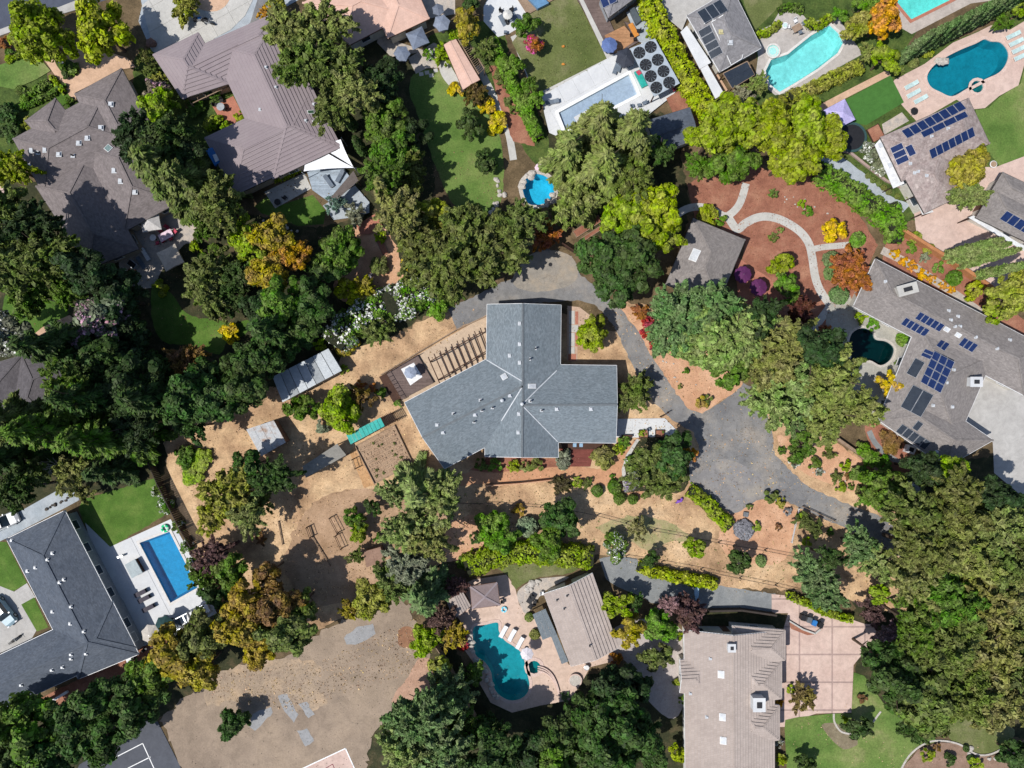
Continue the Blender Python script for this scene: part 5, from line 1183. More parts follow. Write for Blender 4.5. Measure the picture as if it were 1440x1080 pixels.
# orange plot plants
for x, y, r, c, l in ((1100, 634, 6, 'mid', 'low green plant at the west end of the orange plot'), (1117, 650, 9, 'wgr', 'white flowering plant at the lane side of the orange plot'), (1145, 652, 9, 'mid', 'green plant below the corner tree in the orange plot'), (1152, 664, 6, 'wgr', 'pale flowering plant near the lane in the orange plot'), (1166, 638, 9, 'dol', 'dark green bush at the top of the orange plot'), (1188, 655, 8, 'yg', 'yellow-green bush in the middle of the orange plot'), (1211, 667, 13, 'mid', 'largest green bush of the orange plot'), (1176, 671, 9, 'dol', 'dark spindly bush in the lower orange plot'), (1193, 670, 5, 'brn', 'small brown bush in the orange plot'), (1182, 686, 8, 'yg', 'light green bush at the lane edge of the orange plot'), (1197, 683, 5, 'mid', 'small green bush near the lower corner of the orange plot'), (1208, 688, 6, 'dol', 'dark small bush at the lower right of the orange plot')):
    shrub(x, y, r, c, l, fl='w' if c == 'wgr' else None, kind='f' if c == 'dol' else 's', group='shrubs of the orange soil plot')
T(1100, 372, 16, 4, 'b', 'yg', 'bright green tree right of the purple parasols, upper'); T(1103, 398, 17, 4, 'b', 'grn', 'bright green tree right of the purple parasols, middle'); T(1110, 420, 14, 4, 'b', 'mid', 'green tree right of the purple parasols, lowest')
T(1168, 322, 19, 4, 'b', 'gold', 'bright yellow tree in the mulch garden')
T(1196, 382, 31, 5, 'f', 'rust', 'rust-orange tree at the corner of the grey solar house')
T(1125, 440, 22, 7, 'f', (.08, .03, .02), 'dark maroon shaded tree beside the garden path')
shrub(1128, 286, 6, 'yg', 'small yellow shrub at the top of the mulch garden'); shrub(1135, 298, 8, 'grn', 'round green shrub above the yellow tree'); shrub(1206, 337, 10, 'grn', 'clipped green shrub at the end of the short garden path', kind='r'); shrub(1088, 272, 7, 'dol', 'low shrub under the lime trees in the mulch garden'); shrub(1088, 334, 7, 'dol', 'dark low plant inside the path loop'); shrub(1096, 324, 5, 'olv', 'small olive plant inside the path loop')
shrub(997, 303, 16, 'yg', 'lime shrub between the curving path and the cottage roof'); shrub(1012, 308, 9, 'grn', 'green shrub beside the lime shrub above the cottage')
shrub(1170, 366, 11, 'blg', 'blue-green shrub left of the rust-orange tree, upper', kind='r'); shrub(1168, 384, 9, 'blg', 'blue-green shrub left of the rust-orange tree, lower', kind='r'); shrub(1180, 415, 12, 'blg', 'blue-green clipped shrub below the rust-orange tree', kind='r')
shrub(1212, 446, 9, 'yg', 'low lime shrub against the grey house by the pond'); shrub(1228, 458, 9, 'grn', 'green shrub beside the pond and the white gutter'); shrub(1272, 478, 10, 'grn', 'round green shrub beside the inner house corner', kind='r'); shrub(1283, 487, 8, 'mid', 'second round green shrub by the inner house corner', kind='r'); shrub(1268, 513, 9, 'mid', 'round shrub at the lower right of the pond', kind='r')
T(1248, 540, 17, 3.5, 'b', 'gold', 'golden bush at the corner of the grey solar house')
shrub(1163, 466, 10, 'rust', 'rust-brown shrub beside the shaded pond', kind='f')
shrub(1257, 563, 9, 'vdk', 'dark low shrub beside the grey house wall'); shrub(1255, 622, 17, 'brn', 'broad brown-green shrub in the mulch bed south of the grey house', h=1.2)
for x, y, r, l in ((1212, 632, 12, 'upper'), (1228, 645, 13, 'second'), (1244, 657, 12, 'third'), (1258, 672, 11, 'lowest')): shrub(x, y, r, 'grn', 'bright green bush beyond the orange plot wall, %s of four' % l, group='green bushes beyond the wall')
hedge([(1152, 238), (1180, 255), (1210, 275), (1240, 297), (1262, 318)], 28, 2.4, 'grn', 'wide green hedge between the mulch garden and the pale drive')
hedge([(1255, 285), (1262, 310), (1262, 340)], 20, 2.0, 'grn', 'short green hedge at the end of the wide hedge')
hedge([(1112, 135), (1140, 125), (1165, 112), (1195, 98), (1215, 90)], 17, 2.2, 'ylo', 'yellow-green hedge below the turquoise pool')
hedge([(1098, 30), (1082, 44), (1070, 46), (1064, 42)], 9, 1.0, 'yg', 'low green edging hedge round the taupe pool deck'); hedge([(1135, 26), (1145, 36), (1160, 30), (1170, 22)], 10, 1.2, 'yg', 'low curved hedge right of the patio table')
hedge([(1097, 14), (1112, 8), (1130, 14)], 9, 1, 'mid', 'low dark hedge above the patio table')
T(1242, 30, 25, 6, 'b', 'org', 'orange autumn tree between the two upper right pools'); T(1208, 38, 20, 5, 'b', 'ylo', 'olive-yellow tree beside the orange tree'); T(1215, 8, 16, 5, 'b', 'grn', 'green tree at the top edge above the orange tree')
T(1243, 82, 20, 5, 'b', 'yg', 'yellow-green tree at the top of the artificial turf'); T(1222, 75, 14, 4, 'f', 'olv', 'olive bush left of the yellow-green tree by the turf')
T(1180, 22, 12, 3, 'b', 'grn', 'small green tree at the tip of the taupe deck')
T(1064, 118, 16, 4, 'f', 'olv', 'grey olive tree at the foot of the turquoise pool'); T(1045, 135, 14, 4, 'f', 'gry', 'silvery bush below the black pool-heating mats')
T(1093, 150, 16, 5, 'b', 'ylo', 'yellow bush at the left end of the yellow-green hedge')
for i in range(11):
    x = 1262+i*16.5; y = 84-i*8.2; cypress(x-4, y+6, x-4+(x-720)*.105, y+6-(540-y)*.105, 12, 'cypress number %s from the lower left in the leaning cypress row' % ['one', 'two', 'three', 'four', 'five', 'six', 'seven', 'eight', 'nine', 'ten', 'eleven'][i], 'mid' if False else 'blg', 'row of cypresses between the upper right pools')
for (a, c, l) in (((1325, 361), (1412, 341), 'topmost'), ((1333, 367), (1424, 352), 'second'), ((1345, 374), (1438, 360), 'third'), ((1368, 389), (1455, 378), 'fourth and lowest')): cypress(*a, *c, 12, 'leaning cypress beside the redwood fence, %s of four' % l, 'blo', 'cypresses by the redwood fence')
T(1358, 240, 27, 6, 'b', 'gol', 'golden-olive tree over the slate pool house wing'); T(1362, 275, 25, 6, 'f', 'olv', 'olive tree below the golden-olive tree on the pink drive')
shrub(1305, 74, 9, 'yg', 'round yellow-green shrub beside the scalloped pool'); shrub(1285, 88, 7, 'olv', 'round olive shrub beside the scalloped pool', kind='r'); shrub(1266, 97, 8, 'dol', 'dark olive shrub at the top corner of the turf'); T(1412, 30, 14, 3, 'f', 'mid', 'dark green bush at the right end of the cypress row'); T(1435, 8, 16, 3, 'b', 'yg', 'yellow-green bush in the top right corner')
shrub(1222, 215, 14, 'wgr', 'broad bush of white flowers beside the white strip roof', fl='w'); shrub(1238, 235, 12, 'wgr', 'bush of white flowers, lower one beside the white strip roof', fl='w')
for i, (x, y) in enumerate([(1221, 247), (1228, 253), (1236, 258), (1243, 264), (1250, 270), (1262, 276)]): shrub(x, y, 4, 'dol', 'small round bush %s from the left along the pale drive' % ['first', 'second', 'third', 'fourth', 'fifth', 'sixth'][i], kind='r', group='row of small bushes by the pale drive')
shrub(1288, 334, 8, 'ylo', 'clipped round bush at the redwood fence, upper', kind='r'); shrub(1306, 350, 7, 'ylo', 'clipped round bush at the redwood fence, lower', kind='r'); shrub(1280, 272, 8, 'olv', 'olive bush at the corner of the pink drive')
T(1415, 420, 30, 7, 'b', 'ylo', 'yellow-olive tree beside the long grey house at the right edge'); T(1440, 400, 26, 7, 'b', 'ylo', 'yellow-olive tree cut off by the right edge'); T(1395, 440, 16, 5, 'b', 'yg', 'smaller yellow-green tree against the grey house')
T(1370, 408, 13, 2.5, 'b', 'lime', 'bright yellow-green shrub at the end of the redwood fence'); shrub(1280, 350, 8, 'grn', 'green shrub at the top of the flower border'); shrub(1300, 362, 8, 'gry', 'pale spiky plant in the flower border', kind='f'); shrub(1320, 376, 9, 'grn', 'green shrub in the middle of the flower border'); shrub(1342, 391, 10, 'mid', 'dark round shrub in the flower border', kind='r')
for i, (x, y, r) in enumerate([(1257, 358, 7), (1272, 368, 7), (1282, 374, 8), (1298, 385, 8), (1311, 393, 7), (1325, 400, 6), (1338, 407, 6)]): shrub(x, y, r, 'org', 'orange flowering clump %s from the left along the grey house' % ['first', 'second', 'third', 'fourth', 'fifth', 'sixth', 'seventh'][i], fl='o', group='orange flower clumps')
# ---- south-east wood
T(1246, 690, 32, 7, 'b', 'mid', 'green tree at the lane bend below the vine wall'); T(1222, 700, 18, 5, 'f', 'grn', 'light green bushy tree at the edge of the lane')
for x, y, r, h, k, c, l in ((1300, 660, 26, 9, 'b', 'vdk', 'dark tree below the grey house corner'), (1330, 665, 24, 9, 'b', 'yg', 'small lime tree in the shade of the grey house'), (1348, 672, 22, 9, 'b', 'vdk', 'near-black tree below the grey house'), (1398, 697, 26, 11, 'b', 'vdk', 'near-black tree at the foot of the grey driveway'),
 (1290, 720, 40, 12, 'f', 'dol', 'dark olive tree where the lane enters the wood'), (1345, 712, 44, 13, 'f', 'dol', 'olive tree at the top of the south-east wood'), (1405, 742, 40, 13, 'f', 'olv', 'olive tree at the upper right of the south-east wood'), (1450, 760, 36, 13, 'f', 'dol', 'olive tree at the right edge above the wood middle'),
 (1300, 775, 42, 13, 'f', 'dol', 'olive tree beside the lane end in the wood'), (1350, 775, 44, 13, 'f', 'olv', 'olive tree in the middle north of the wood'), (1405, 790, 44, 13, 'f', 'dol', 'broad olive tree near the right edge of the wood'), (1285, 820, 38, 12, 'f', 'olv', 'olive tree above the plum trees'), (1330, 840, 44, 13, 'f', 'mid', 'olive tree in the centre of the wood'), (1385, 850, 46, 13, 'f', 'olv', 'dark olive tree east of the wood centre'), (1432, 850, 40, 13, 'f', 'olv', 'olive tree at the right edge, middle of the wood'),
 (1290, 880, 36, 12, 'f', 'mid', 'green tree beside the pink driveway tongue'), (1335, 905, 44, 13, 'f', 'dol', 'olive tree south of the wood centre'), (1390, 915, 46, 13, 'f', 'olv', 'olive tree in the lower right wood'), (1435, 930, 40, 13, 'f', 'dol', 'olive tree at the right edge of the lower wood'), (1235, 925, 28, 9, 'b', 'dkg', 'dark tree at the curved lawn edge by the driveway'), (1262, 960, 38, 11, 'b', 'dkg', 'dark green tree over the lower lawn'), (1300, 985, 40, 12, 'b', 'dol', 'dark tree bordering the lower lawn'), (1350, 975, 44, 13, 'f', 'dol', 'olive tree at the lower edge of the wood'), (1400, 985, 44, 13, 'f', 'olv', 'bright olive tree at the lower right edge of the wood'), (1290, 1020, 26, 10, 'f', 'dkg', 'southernmost dark tree of the wood above the stone edging')):
    T(x, y, r, h, k, c, l)
T(1252, 890, 22, 4, 'f', 'mauve', 'plum tree with pinkish leaves at the tip of the driveway', fl='p'); T(1228, 860, 20, 4, 'f', 'plum', 'purple plum tree right of the driveway top'); T(1238, 832, 16, 4, 'b', 'yg', 'yellow-green tree above the purple plum')
T(1142, 805, 30, 7, 'f', 'blg', 'blue-green tree above the pink driveway, left crown'); T(1160, 835, 28, 7, 'f', 'blg', 'blue-green tree above the pink driveway, right crown'); T(1165, 785, 20, 7, 'f', 'dkg', 'dark tree behind the blue-green trees')
T(1208, 768, 26, 7, 'f', 'blg', 'pale blue-green tree beside the lane, left of two'); T(1232, 790, 26, 7, 'f', 'blo', 'pale grey-green tree at the lane end, right of two')
T(1132, 733, 14, 2.5, 'f', 'dol', 'olive bush below the lane'); T(1146, 742, 14, 2.5, 'f', 'dol', 'second olive bush below the lane, to the right'); shrub(1167, 748, 6, 'mid', 'small bush below the lane beside the olive bushes'); shrub(1135, 761, 7, 'yg', 'round yellow-green bush above the blue-green trees'); shrub(1126, 725, 7, 'yg', 'yellow-green shrub at the low white wall')
shrub(1083, 697, 10, 'dol', 'dark shrub at the top of the lower orange soil patch'); shrub(1107, 720, 6, 'lav', 'grey-blue shrub on the lower orange soil patch'); shrub(1098, 705, 8, 'ylo', 'yellow-olive shrub by the lane kerb'); shrub(1095, 742, 5, 'brn', 'small brown shrub on the lower orange soil')
T(1042, 788, 19, 4, 'b', 'dkg', 'dark green tree on the slope above the gravel drive'); shrub(1070, 789, 7, 'blg', 'round blue-green bush beside the dark slope tree', kind='r'); T(978, 773, 16, 3.5, 'b', 'yg', 'lime green tree on the slope above the lime hedge')
T(866, 767, 20, 3, 's', 'mid', 'round bush with white flowers at the gravel drive', fl='w'); T(896, 745, 16, 4, 'f', 'olv', 'grey-olive tree on the dry slope'); T(915, 785, 13, 3, 'b', 'dkg', 'small dark tree at the top of the gravel drive')
hedge([(898, 798), (925, 806), (955, 812), (985, 818), (1010, 822)], 15, 1.6, 'lime', 'low lime green hedge along the gravel drive')
hedge([(1108, 838), (1135, 848), (1165, 862), (1200, 872)], 10, 1.3, 'yg', 'low green hedge along the top of the pink driveway')
T(790, 728, 28, 5, 'b', 'dkg', 'dark tree with orange berries on the slope'); T(772, 762, 26, 5, 'b', 'mid', 'green tree below the orange-berried tree'); shrub(742, 741, 13, 'gry', 'round grey shrub beside the green tree on the slope', kind='r')
T(692, 738, 26, 4, 'b', 'grn', 'bright green bushy tree above the yellow-green hedge'); T(708, 755, 22, 4, 'b', 'grn', 'bright green bush touching the yellow-green hedge'); shrub(730, 718, 9, 'gol', 'small golden-olive shrub at the wire fence')
hedge([(655, 800), (690, 786), (730, 778), (775, 780), (835, 786)], 30, 2.6, 'yg', 'thick yellow-green hedge along the top of the pool garden')
shrub(668, 757, 9, 'dkg', 'small dark bush on the orange soil'); shrub(650, 790, 9, 'mid', 'green bush at the left end of the thick hedge')
# ---- south centre
T(870, 850, 20, 5, 'b', 'yg', 'yellow-green tree right of the tan pool house, upper'); T(885, 888, 22, 5, 'b', 'gol', 'gold-olive tree right of the tan pool house, lower'); T(893, 845, 14, 4, 'f', 'dkg', 'dark narrow bush beside the gravel drive'); T(925, 878, 25, 5, 'b', 'grn', 'bright green tree on the pinkish terrace'); T(968, 862, 26, 5, 'f', 'plum', 'purple-leaved tree at the corner of the tan-grey roof'); T(940, 850, 16, 5, 'f', 'mauve', 'paler purple tree left of the purple-leaved tree')
T(925, 922, 22, 4, 'b', 'dol', 'round olive tree in the shaded terrace'); shrub(865, 927, 10, 'rust', 'small rust coloured shrub at the edge of the peach patio'); T(955, 1058, 14, 3, 'b', 'lime', 'lime bush against the west wall of the tan-grey house')
for x, y, r, h, k, c, l in ((872, 968, 36, 6, 'b', 'vdk', 'near-black tree below the fire pit'), (835, 1012, 38, 7, 'b', 'dkg', 'dark tree south of the pool steps'), (795, 1035, 36, 7, 'b', 'dkg', 'dark green tree at the bottom below the kidney pool'), (875, 1010, 38, 10, 'b', 'dkg', 'dark tree left of the shaded terrace'), (850, 1055, 36, 10, 'b', 'dkg', 'dark tree at the bottom edge left of the house'), (910, 1045, 32, 9, 'b', 'dkg', 'dark tree at the bottom edge by the tan-grey house wall'), (790, 1070, 32, 8, 'b', 'mid', 'green tree at the bottom edge below the pool'), (750, 1050, 34, 6, 'b', 'vdk', 'very dark tree at the bottom below the pool corner'),
 (595, 1010, 44, 11, 'f', 'blg', 'blue-green tree at the edge of the open field'), (638, 975, 34, 7, 'f', 'blg', 'blue-green tree beside the leaning fence'), (568, 1050, 36, 10, 'f', 'blo', 'grey-green tree at the bottom beside the field'), (625, 1055, 40, 11, 'f', 'blg', 'blue-green tree at the bottom edge'), (685, 1030, 30, 6, 'f', 'dkg', 'dark tree left of the pool patio bottom'), (690, 1055, 36, 10, 'b', 'dkg', 'dark tree at the bottom edge right of the blue-green trees'), (650, 1022, 32, 7, 'f', 'mid', 'green tree in the middle of the bottom wood')):
    T(x, y, r, h, k, c, l)
T(600, 898, 24, 4, 'b', 'yg', 'yellow-green tree beside the rust soil patch'); T(622, 868, 22, 5, 'f', 'plum', 'dark purple tree behind the striped shed'); T(640, 890, 22, 4, 'f', 'gol', 'olive-gold tree at the left rim of the pool patio'); T(622, 935, 20, 4, 'b', 'ylo', 'yellow-green tree by the fence above the blue-green trees'); shrub(650, 905, 10, 'red', 'small crimson shrub by the pool rocks', kind='f'); T(668, 948, 15, 3, 'b', 'mid', 'green bush left of the pool rocks'); T(640, 825, 18, 4, 'f', 'plum', 'purple tree above the striped shed'); shrub(682, 795, 9, 'rust', 'rust coloured bush above the square gazebo')
shrub(744, 868, 6, 'olv', 'clipped bush beside the grey lean-to roof, upper', kind='r'); shrub(752, 892, 7, 'olv', 'clipped bush beside the grey lean-to roof, lower', kind='r'); shrub(795, 980, 7, 'blg', 'small spiky agave at the patio edge', kind='f', h=.6)
# mid-left conifers and slope
T(592, 690, 38, 13, 'c', 'blo', 'tall grey-green conifer below the west wing of the long house'); T(620, 700, 32, 12, 'f', 'blo', 'grey-green tree touching the shaded corner of the long house'); T(575, 745, 34, 11, 'f', 'blo', 'grey-green tree on the slope beside the bare soil'); T(605, 760, 30, 11, 'f', 'olv', 'olive tree in the middle of the slope clump'); T(570, 795, 28, 9, 'f', 'gry', 'greyish tree above the small brown shed'); T(600, 835, 36, 11, 'c', 'blg', 'blue-green conifer at the corner of the open field'); T(550, 690, 22, 8, 'f', 'blo', 'wispy grey-green tree below the vegetable bed')
T(500, 728, 17, 3, 'b', 'mid', 'green bush in the bare soil garden, upper'); T(505, 748, 14, 3, 'b', 'yg', 'lime bush in the bare soil garden, lower'); T(525, 715, 12, 3, 'b', 'dkg', 'dark bush beside the garden stakes'); T(500, 782, 13, 3, 'f', 'dol', 'olive bush left of the small brown shed'); shrub(531, 757, 7, 'mid', 'small round bush above the brown shed')
T(525, 838, 28, 6, 'b', 'ylo', 'yellow-green tree at the top of the open field'); T(492, 858, 16, 4, 'f', 'gol', 'olive-gold bush at the field edge'); T(552, 815, 28, 8, 'f', 'dol', 'dark olive tree at the field corner')
T(322, 690, 38, 9, 'f', 'ylo', 'yellow-olive tree right of the deck fence'); T(345, 720, 30, 8, 'f', 'olv', 'olive tree below the yellow-olive tree'); T(300, 725, 24, 7, 'f', 'ylo', 'small yellow-olive tree beside the fence'); T(385, 670, 30, 9, 'f', 'dkg', 'dark tree below the small rusty shed'); T(352, 655, 22, 8, 'b', 'dkg', 'dark bush left of the dark tree below the rusty shed'); T(370, 705, 16, 4, 'f', 'olv', 'small olive tree on the dry slope by the dark tree'); shrub(368, 757, 9, 'brn', 'dry brown shrub on the bare slope', kind='f')
T(300, 780, 28, 6, 'f', 'plum', 'dark purplish tree beside the bright blue pool'); T(325, 800, 26, 6, 'b', 'mid', 'green tree beside the dark purplish tree'); T(285, 812, 20, 5, 'f', 'mid', 'green tree overhanging the bright blue pool'); T(300, 835, 20, 4, 'b', 'dkg', 'dark bush at the right end of the white deck')
for i, (x, y, r) in enumerate([(222, 690, 10), (232, 712, 12), (250, 740, 9), (264, 766, 10), (272, 790, 11)]): shrub(x, y, r, 'mid', 'white flowering bush along the deck fence, %s from the top' % ['first', 'second', 'third', 'fourth', 'fifth'][i], fl='w', group='white flowering bushes on the deck fence')
T(345, 880, 36, 9, 'b', 'gol', 'golden-brown tree left of the open field top'); T(392, 850, 34, 9, 'b', 'brn', 'brown autumn tree on the slope'); T(405, 885, 34, 9, 'b', 'dol', 'dark golden tree at the field edge'); T(365, 912, 24, 7, 'b', 'gol', 'olive-gold tree at the left top of the field'); T(345, 840, 26, 8, 'b', 'gol', 'gold-brown tree above the golden-brown tree'); T(380, 805, 22, 7, 'b', 'brn', 'brown tree near the dry slope shadow'); T(425, 850, 22, 7, 'b', 'dol', 'dark olive tree shading the slope')
T(290, 890, 34, 8, 'b', 'dol', 'dark olive tree beside the white daybeds'); T(250, 920, 40, 8, 'b', 'gol', 'large olive-gold tree left of the field'); T(285, 940, 30, 8, 'b', 'gol', 'olive-gold tree touching the field'); T(215, 945, 32, 8, 'b', 'mid', 'green tree below the beige parasol'); T(200, 985, 34, 9, 'b', 'dkg', 'dark green tree above the tennis court corner'); T(150, 985, 34, 9, 'b', 'dkg', 'dark tree behind the slate house'); T(110, 1010, 40, 9, 'b', 'dkg', 'dark green tree in the lower left wood'); T(60, 1020, 40, 10, 'b', 'mid', 'green tree at the lower left below the slate roof'); T(15, 1020, 34, 10, 'b', 'mid', 'green tree in the lower left corner'); T(80, 1060, 38, 10, 'b', 'dkg', 'dark tree at the bottom edge lower left'); T(20, 1065, 34, 10, 'b', 'dkg', 'dark tree in the very bottom left corner'); T(145, 1030, 36, 9, 'b', 'dkg', 'dark green tree left of the tennis court')
T(330, 1015, 23, 4, 'b', 'dkg', 'lone round tree standing in the open field')
# ---- west wood
for x, y, r, h, k, c, l in ((45, 590, 46, 22, 'c', 'dol', 'spreading green conifer below the left edge house'), (100, 600, 46, 22, 'c', 'mid', 'spreading conifer with bright tips, middle of the west wood'), (95, 552, 34, 16, 'f', 'mid', 'fine leaved green tree above the spreading conifers'), (150, 558, 42, 20, 'c', 'dkg', 'dark tree in the middle of the west wood'), (160, 612, 42, 20, 'c', 'mid', 'dark conifer above the shaded lawn end'), (20, 640, 42, 15, 'c', 'dkg', 'dark conifer at the left edge of the west wood'), (185, 545, 38, 13, 'b', 'vdk', 'very dark tree in the west wood'), (228, 560, 40, 17, 'c', 'dkg', 'dark rounded tree left of the dry slope top'), (190, 595, 34, 13, 'f', 'vdk', 'dark tree over the fence top'), (265, 560, 36, 12, 'b', 'dkg', 'dark clumpy tree above the dry slope'), (305, 565, 30, 11, 'b', 'dkg', 'dark tree at the corner left of the rusty shed'), (42, 662, 24, 9, 'f', 'dol', 'olive tree around the dead branches'), (20, 690, 30, 11, 'f', 'dkg', 'dark tree above the pale driveway at left'), (100, 665, 26, 8, 'f', 'olv', 'olive feathery tree at the end of the pale driveway'), (160, 660, 30, 11, 'c', 'dkg', 'dark conifer shading the lawn top'), (118, 695, 14, 4, 'f', 'olv', 'wispy olive tree at the corner of the slate roof'), (270, 600, 22, 8, 'f', 'dkg', 'small dark tree shading the dry slope')):
    T(x, y, r, h, k, c, l)
shrub(272, 655, 22, 'yg', 'patch of bright yellow-green bush right of the fence', h=1.2); shrub(260, 640, 15, 'mid', 'green bush beside the fence above the yellow-green patch')
T(428, 575, 22, 4, 'b', 'mid', 'round green tree below the metal shed'); T(478, 575, 30, 5, 'b', 'yg', 'lime green tree left of the teal canopy'); T(508, 560, 18, 4, 'f', 'brn', 'dark reddish tree above the teal canopy'); shrub(535, 552, 8, 'mid', 'green bush below the dark deck'); shrub(525, 545, 7, 'rust', 'rust shrub left of the dark deck'); shrub(560, 568, 6, 'grn', 'small green bush at the deck corner'); shrub(485, 520, 7, 'yg', 'tiny lime bush right of the metal shed'); shrub(507, 540, 7, 'rust', 'small rust shrub on dry soil near the metal shed'); shrub(452, 600, 10, 'gry', 'pale grey-green bush between the round trees')
# garden details north-west
hedge([(70, 108), (76, 112), (90, 130)], 6, .9, 'yg', 'clipped low hedge at the paved drive edge'); hedge([(32, 132), (52, 124), (70, 114)], 9, 1.0, 'grn', 'low clipped hedge across the front garden'); hedge([(28, 152), (50, 142), (78, 128), (90, 118)], 6, .9, 'mid', 'long low hedge in the front garden'); hedge([(8, 85), (20, 80), (32, 75)], 6, .9, 'yg', 'small low hedge at the left edge by the road')
hedge([(86, 88), (90, 100), (98, 104), (107, 100), (106, 88)], 5, .7, 'grn', 'horseshoe shaped low hedge in the paved drive')
shrub(28, 127, 6, 'dol', 'round bush at the west end of the clipped hedges', kind='r'); shrub(34, 140, 6, 'grn', 'second round bush below the first by the clipped hedges', kind='r'); shrub(8, 60, 9, 'rust', 'rust coloured shrub at the top left edge'); shrub(15, 75, 8, 'mid', 'green bush in the top left planting'); shrub(8, 160, 16, 'dkg', 'dark shrub at the left edge beside the lawn'); shrub(15, 185, 16, 'dkg', 'dark shrub at the left edge above the stone walk'); shrub(38, 175, 9, 'ylo', 'yellow-green shrub near the corner of the brown roof'); shrub(93, 105, 7, 'dkg', 'dark bush inside the horseshoe hedge'); shrub(98, 142, 7, 'mid', 'green bush at the house corner by the paved drive')
shrub(275, 150, 12, 'mid', 'leafy shrub in the left half of the small courtyard', h=1.4); shrub(300, 130, 12, 'mid', 'leafy shrub under the courtyard pergola', h=1.4); shrub(298, 172, 12, 'yg', 'lime shrub at the foot of the small courtyard', h=1.3); shrub(318, 178, 8, 'yg', 'small lime bush right of the courtyard lime shrub'); shrub(337, 164, 9, 'lime', 'yellow-green round bush in the courtyard corner')
hedge([(385, 252), (402, 246), (420, 238)], 8, 1, 'lime', 'yellow hedge along the lower eave of the mauve roof'); 
T(215, 100, 14, 3, 'f', 'dol', 'olive shrub left of the mauve roof corner'); T(225, 112, 12, 3, 'f', 'ylo', 'yellow-green bush left of the mauve roof corner')
T(262, 10, 22, 3.5, 'f', 'ylo', 'feathery golden-olive tree beside the top left patio'); T(375, 18, 12, 3, 'f', 'org', 'small orange bush above the mauve roof'); T(388, 8, 12, 3, 'b', 'ylo', 'yellow-green bush at the top between driveway and oak')
shrub(276, 348, 9, 'yg', 'cone shaped yellow-green bush right of the beige parasol', h=1.8); shrub(284, 360, 5, 'grn', 'small green ball bush below the cone bush', kind='r'); shrub(301, 351, 8, 'mid', 'round green ball bush right of the cone bush', kind='r'); T(285, 325, 17, 4, 'f', 'mid', 'small green tree above the cone bush'); shrub(222, 400, 8, 'yg', 'green bush at the bottom of the flagstone patio'); shrub(232, 405, 5, 'lime', 'small ball bush where the patio meets the curved lawn', kind='r'); shrub(228, 413, 5, 'yg', 'second small ball bush at the curved lawn', kind='r')
T(325, 305, 22, 7, 'b', 'yg', 'bright green tree west of the golden tree'); 
# lower-right garden
T(1130, 980, 20, 3.5, 'f', (.17, .15, .045), 'round reddish-olive tree on the pink driveway island'); T(1208, 1022, 18, 3.5, 'b', 'dkg', 'dark round tree on the lower lawn'); shrub(1213, 982, 7, 'brn', 'small brown shrub in the strip beside the driveway'); shrub(1112, 968, 7, 'yg', 'low green shrub beside the house garage'); shrub(1094, 990, 8, 'org', 'orange shrub at the house corner', kind='f'); shrub(1188, 1012, 5, 'yg', 'small yellow-green plant inside the lawn edging')
shrub(1302, 1062, 10, 'yg', 'green shrub in the lower right bark bed'); shrub(1335, 1068, 9, 'dkg', 'dark shrub in the lower right bark bed'); shrub(1318, 1050, 6, 'brn', 'brown tuft in the lower right bark bed'); T(1425, 1062, 24, 5, 'b', 'dkg', 'dark tree in the bottom right corner'); shrub(1358, 1052, 4, 'dkg', 'first tiny round bush along the stone edging', kind='r'); shrub(1365, 1066, 5, 'dkg', 'second tiny round bush along the stone edging', kind='r'); shrub(1405, 1066, 5, 'dkg', 'third tiny round bush along the stone edging', kind='r'); shrub(1372, 1075, 10, 'yg', 'yellow-green shrub at the bottom of the bark bed')
shrub(1095, 1045, 8, 'wgr', 'white flowering bush beside the lower house wall', fl='w'); shrub(1098, 1068, 9, 'yg', 'lime bush beside the lower house wall'); T(1132, 1078, 16, 3, 'b', 'dkg', 'dark bush at the bottom edge of the lower lawn')
shrub(958, 895, 6, 'yg', 'small bush at the north-west corner of the tan-grey house'); shrub(960, 985, 7, 'grn', 'low green bush by the house wall on the terrace'); shrub(952, 960, 6, 'ylo', 'yellowish bush at the small west gable')
ORD = 'first second third fourth fifth sixth seventh eighth ninth tenth eleventh twelfth thirteenth fourteenth fifteenth sixteenth seventeenth eighteenth nineteenth twentieth twenty-first twenty-second twenty-third twenty-fourth'.split()
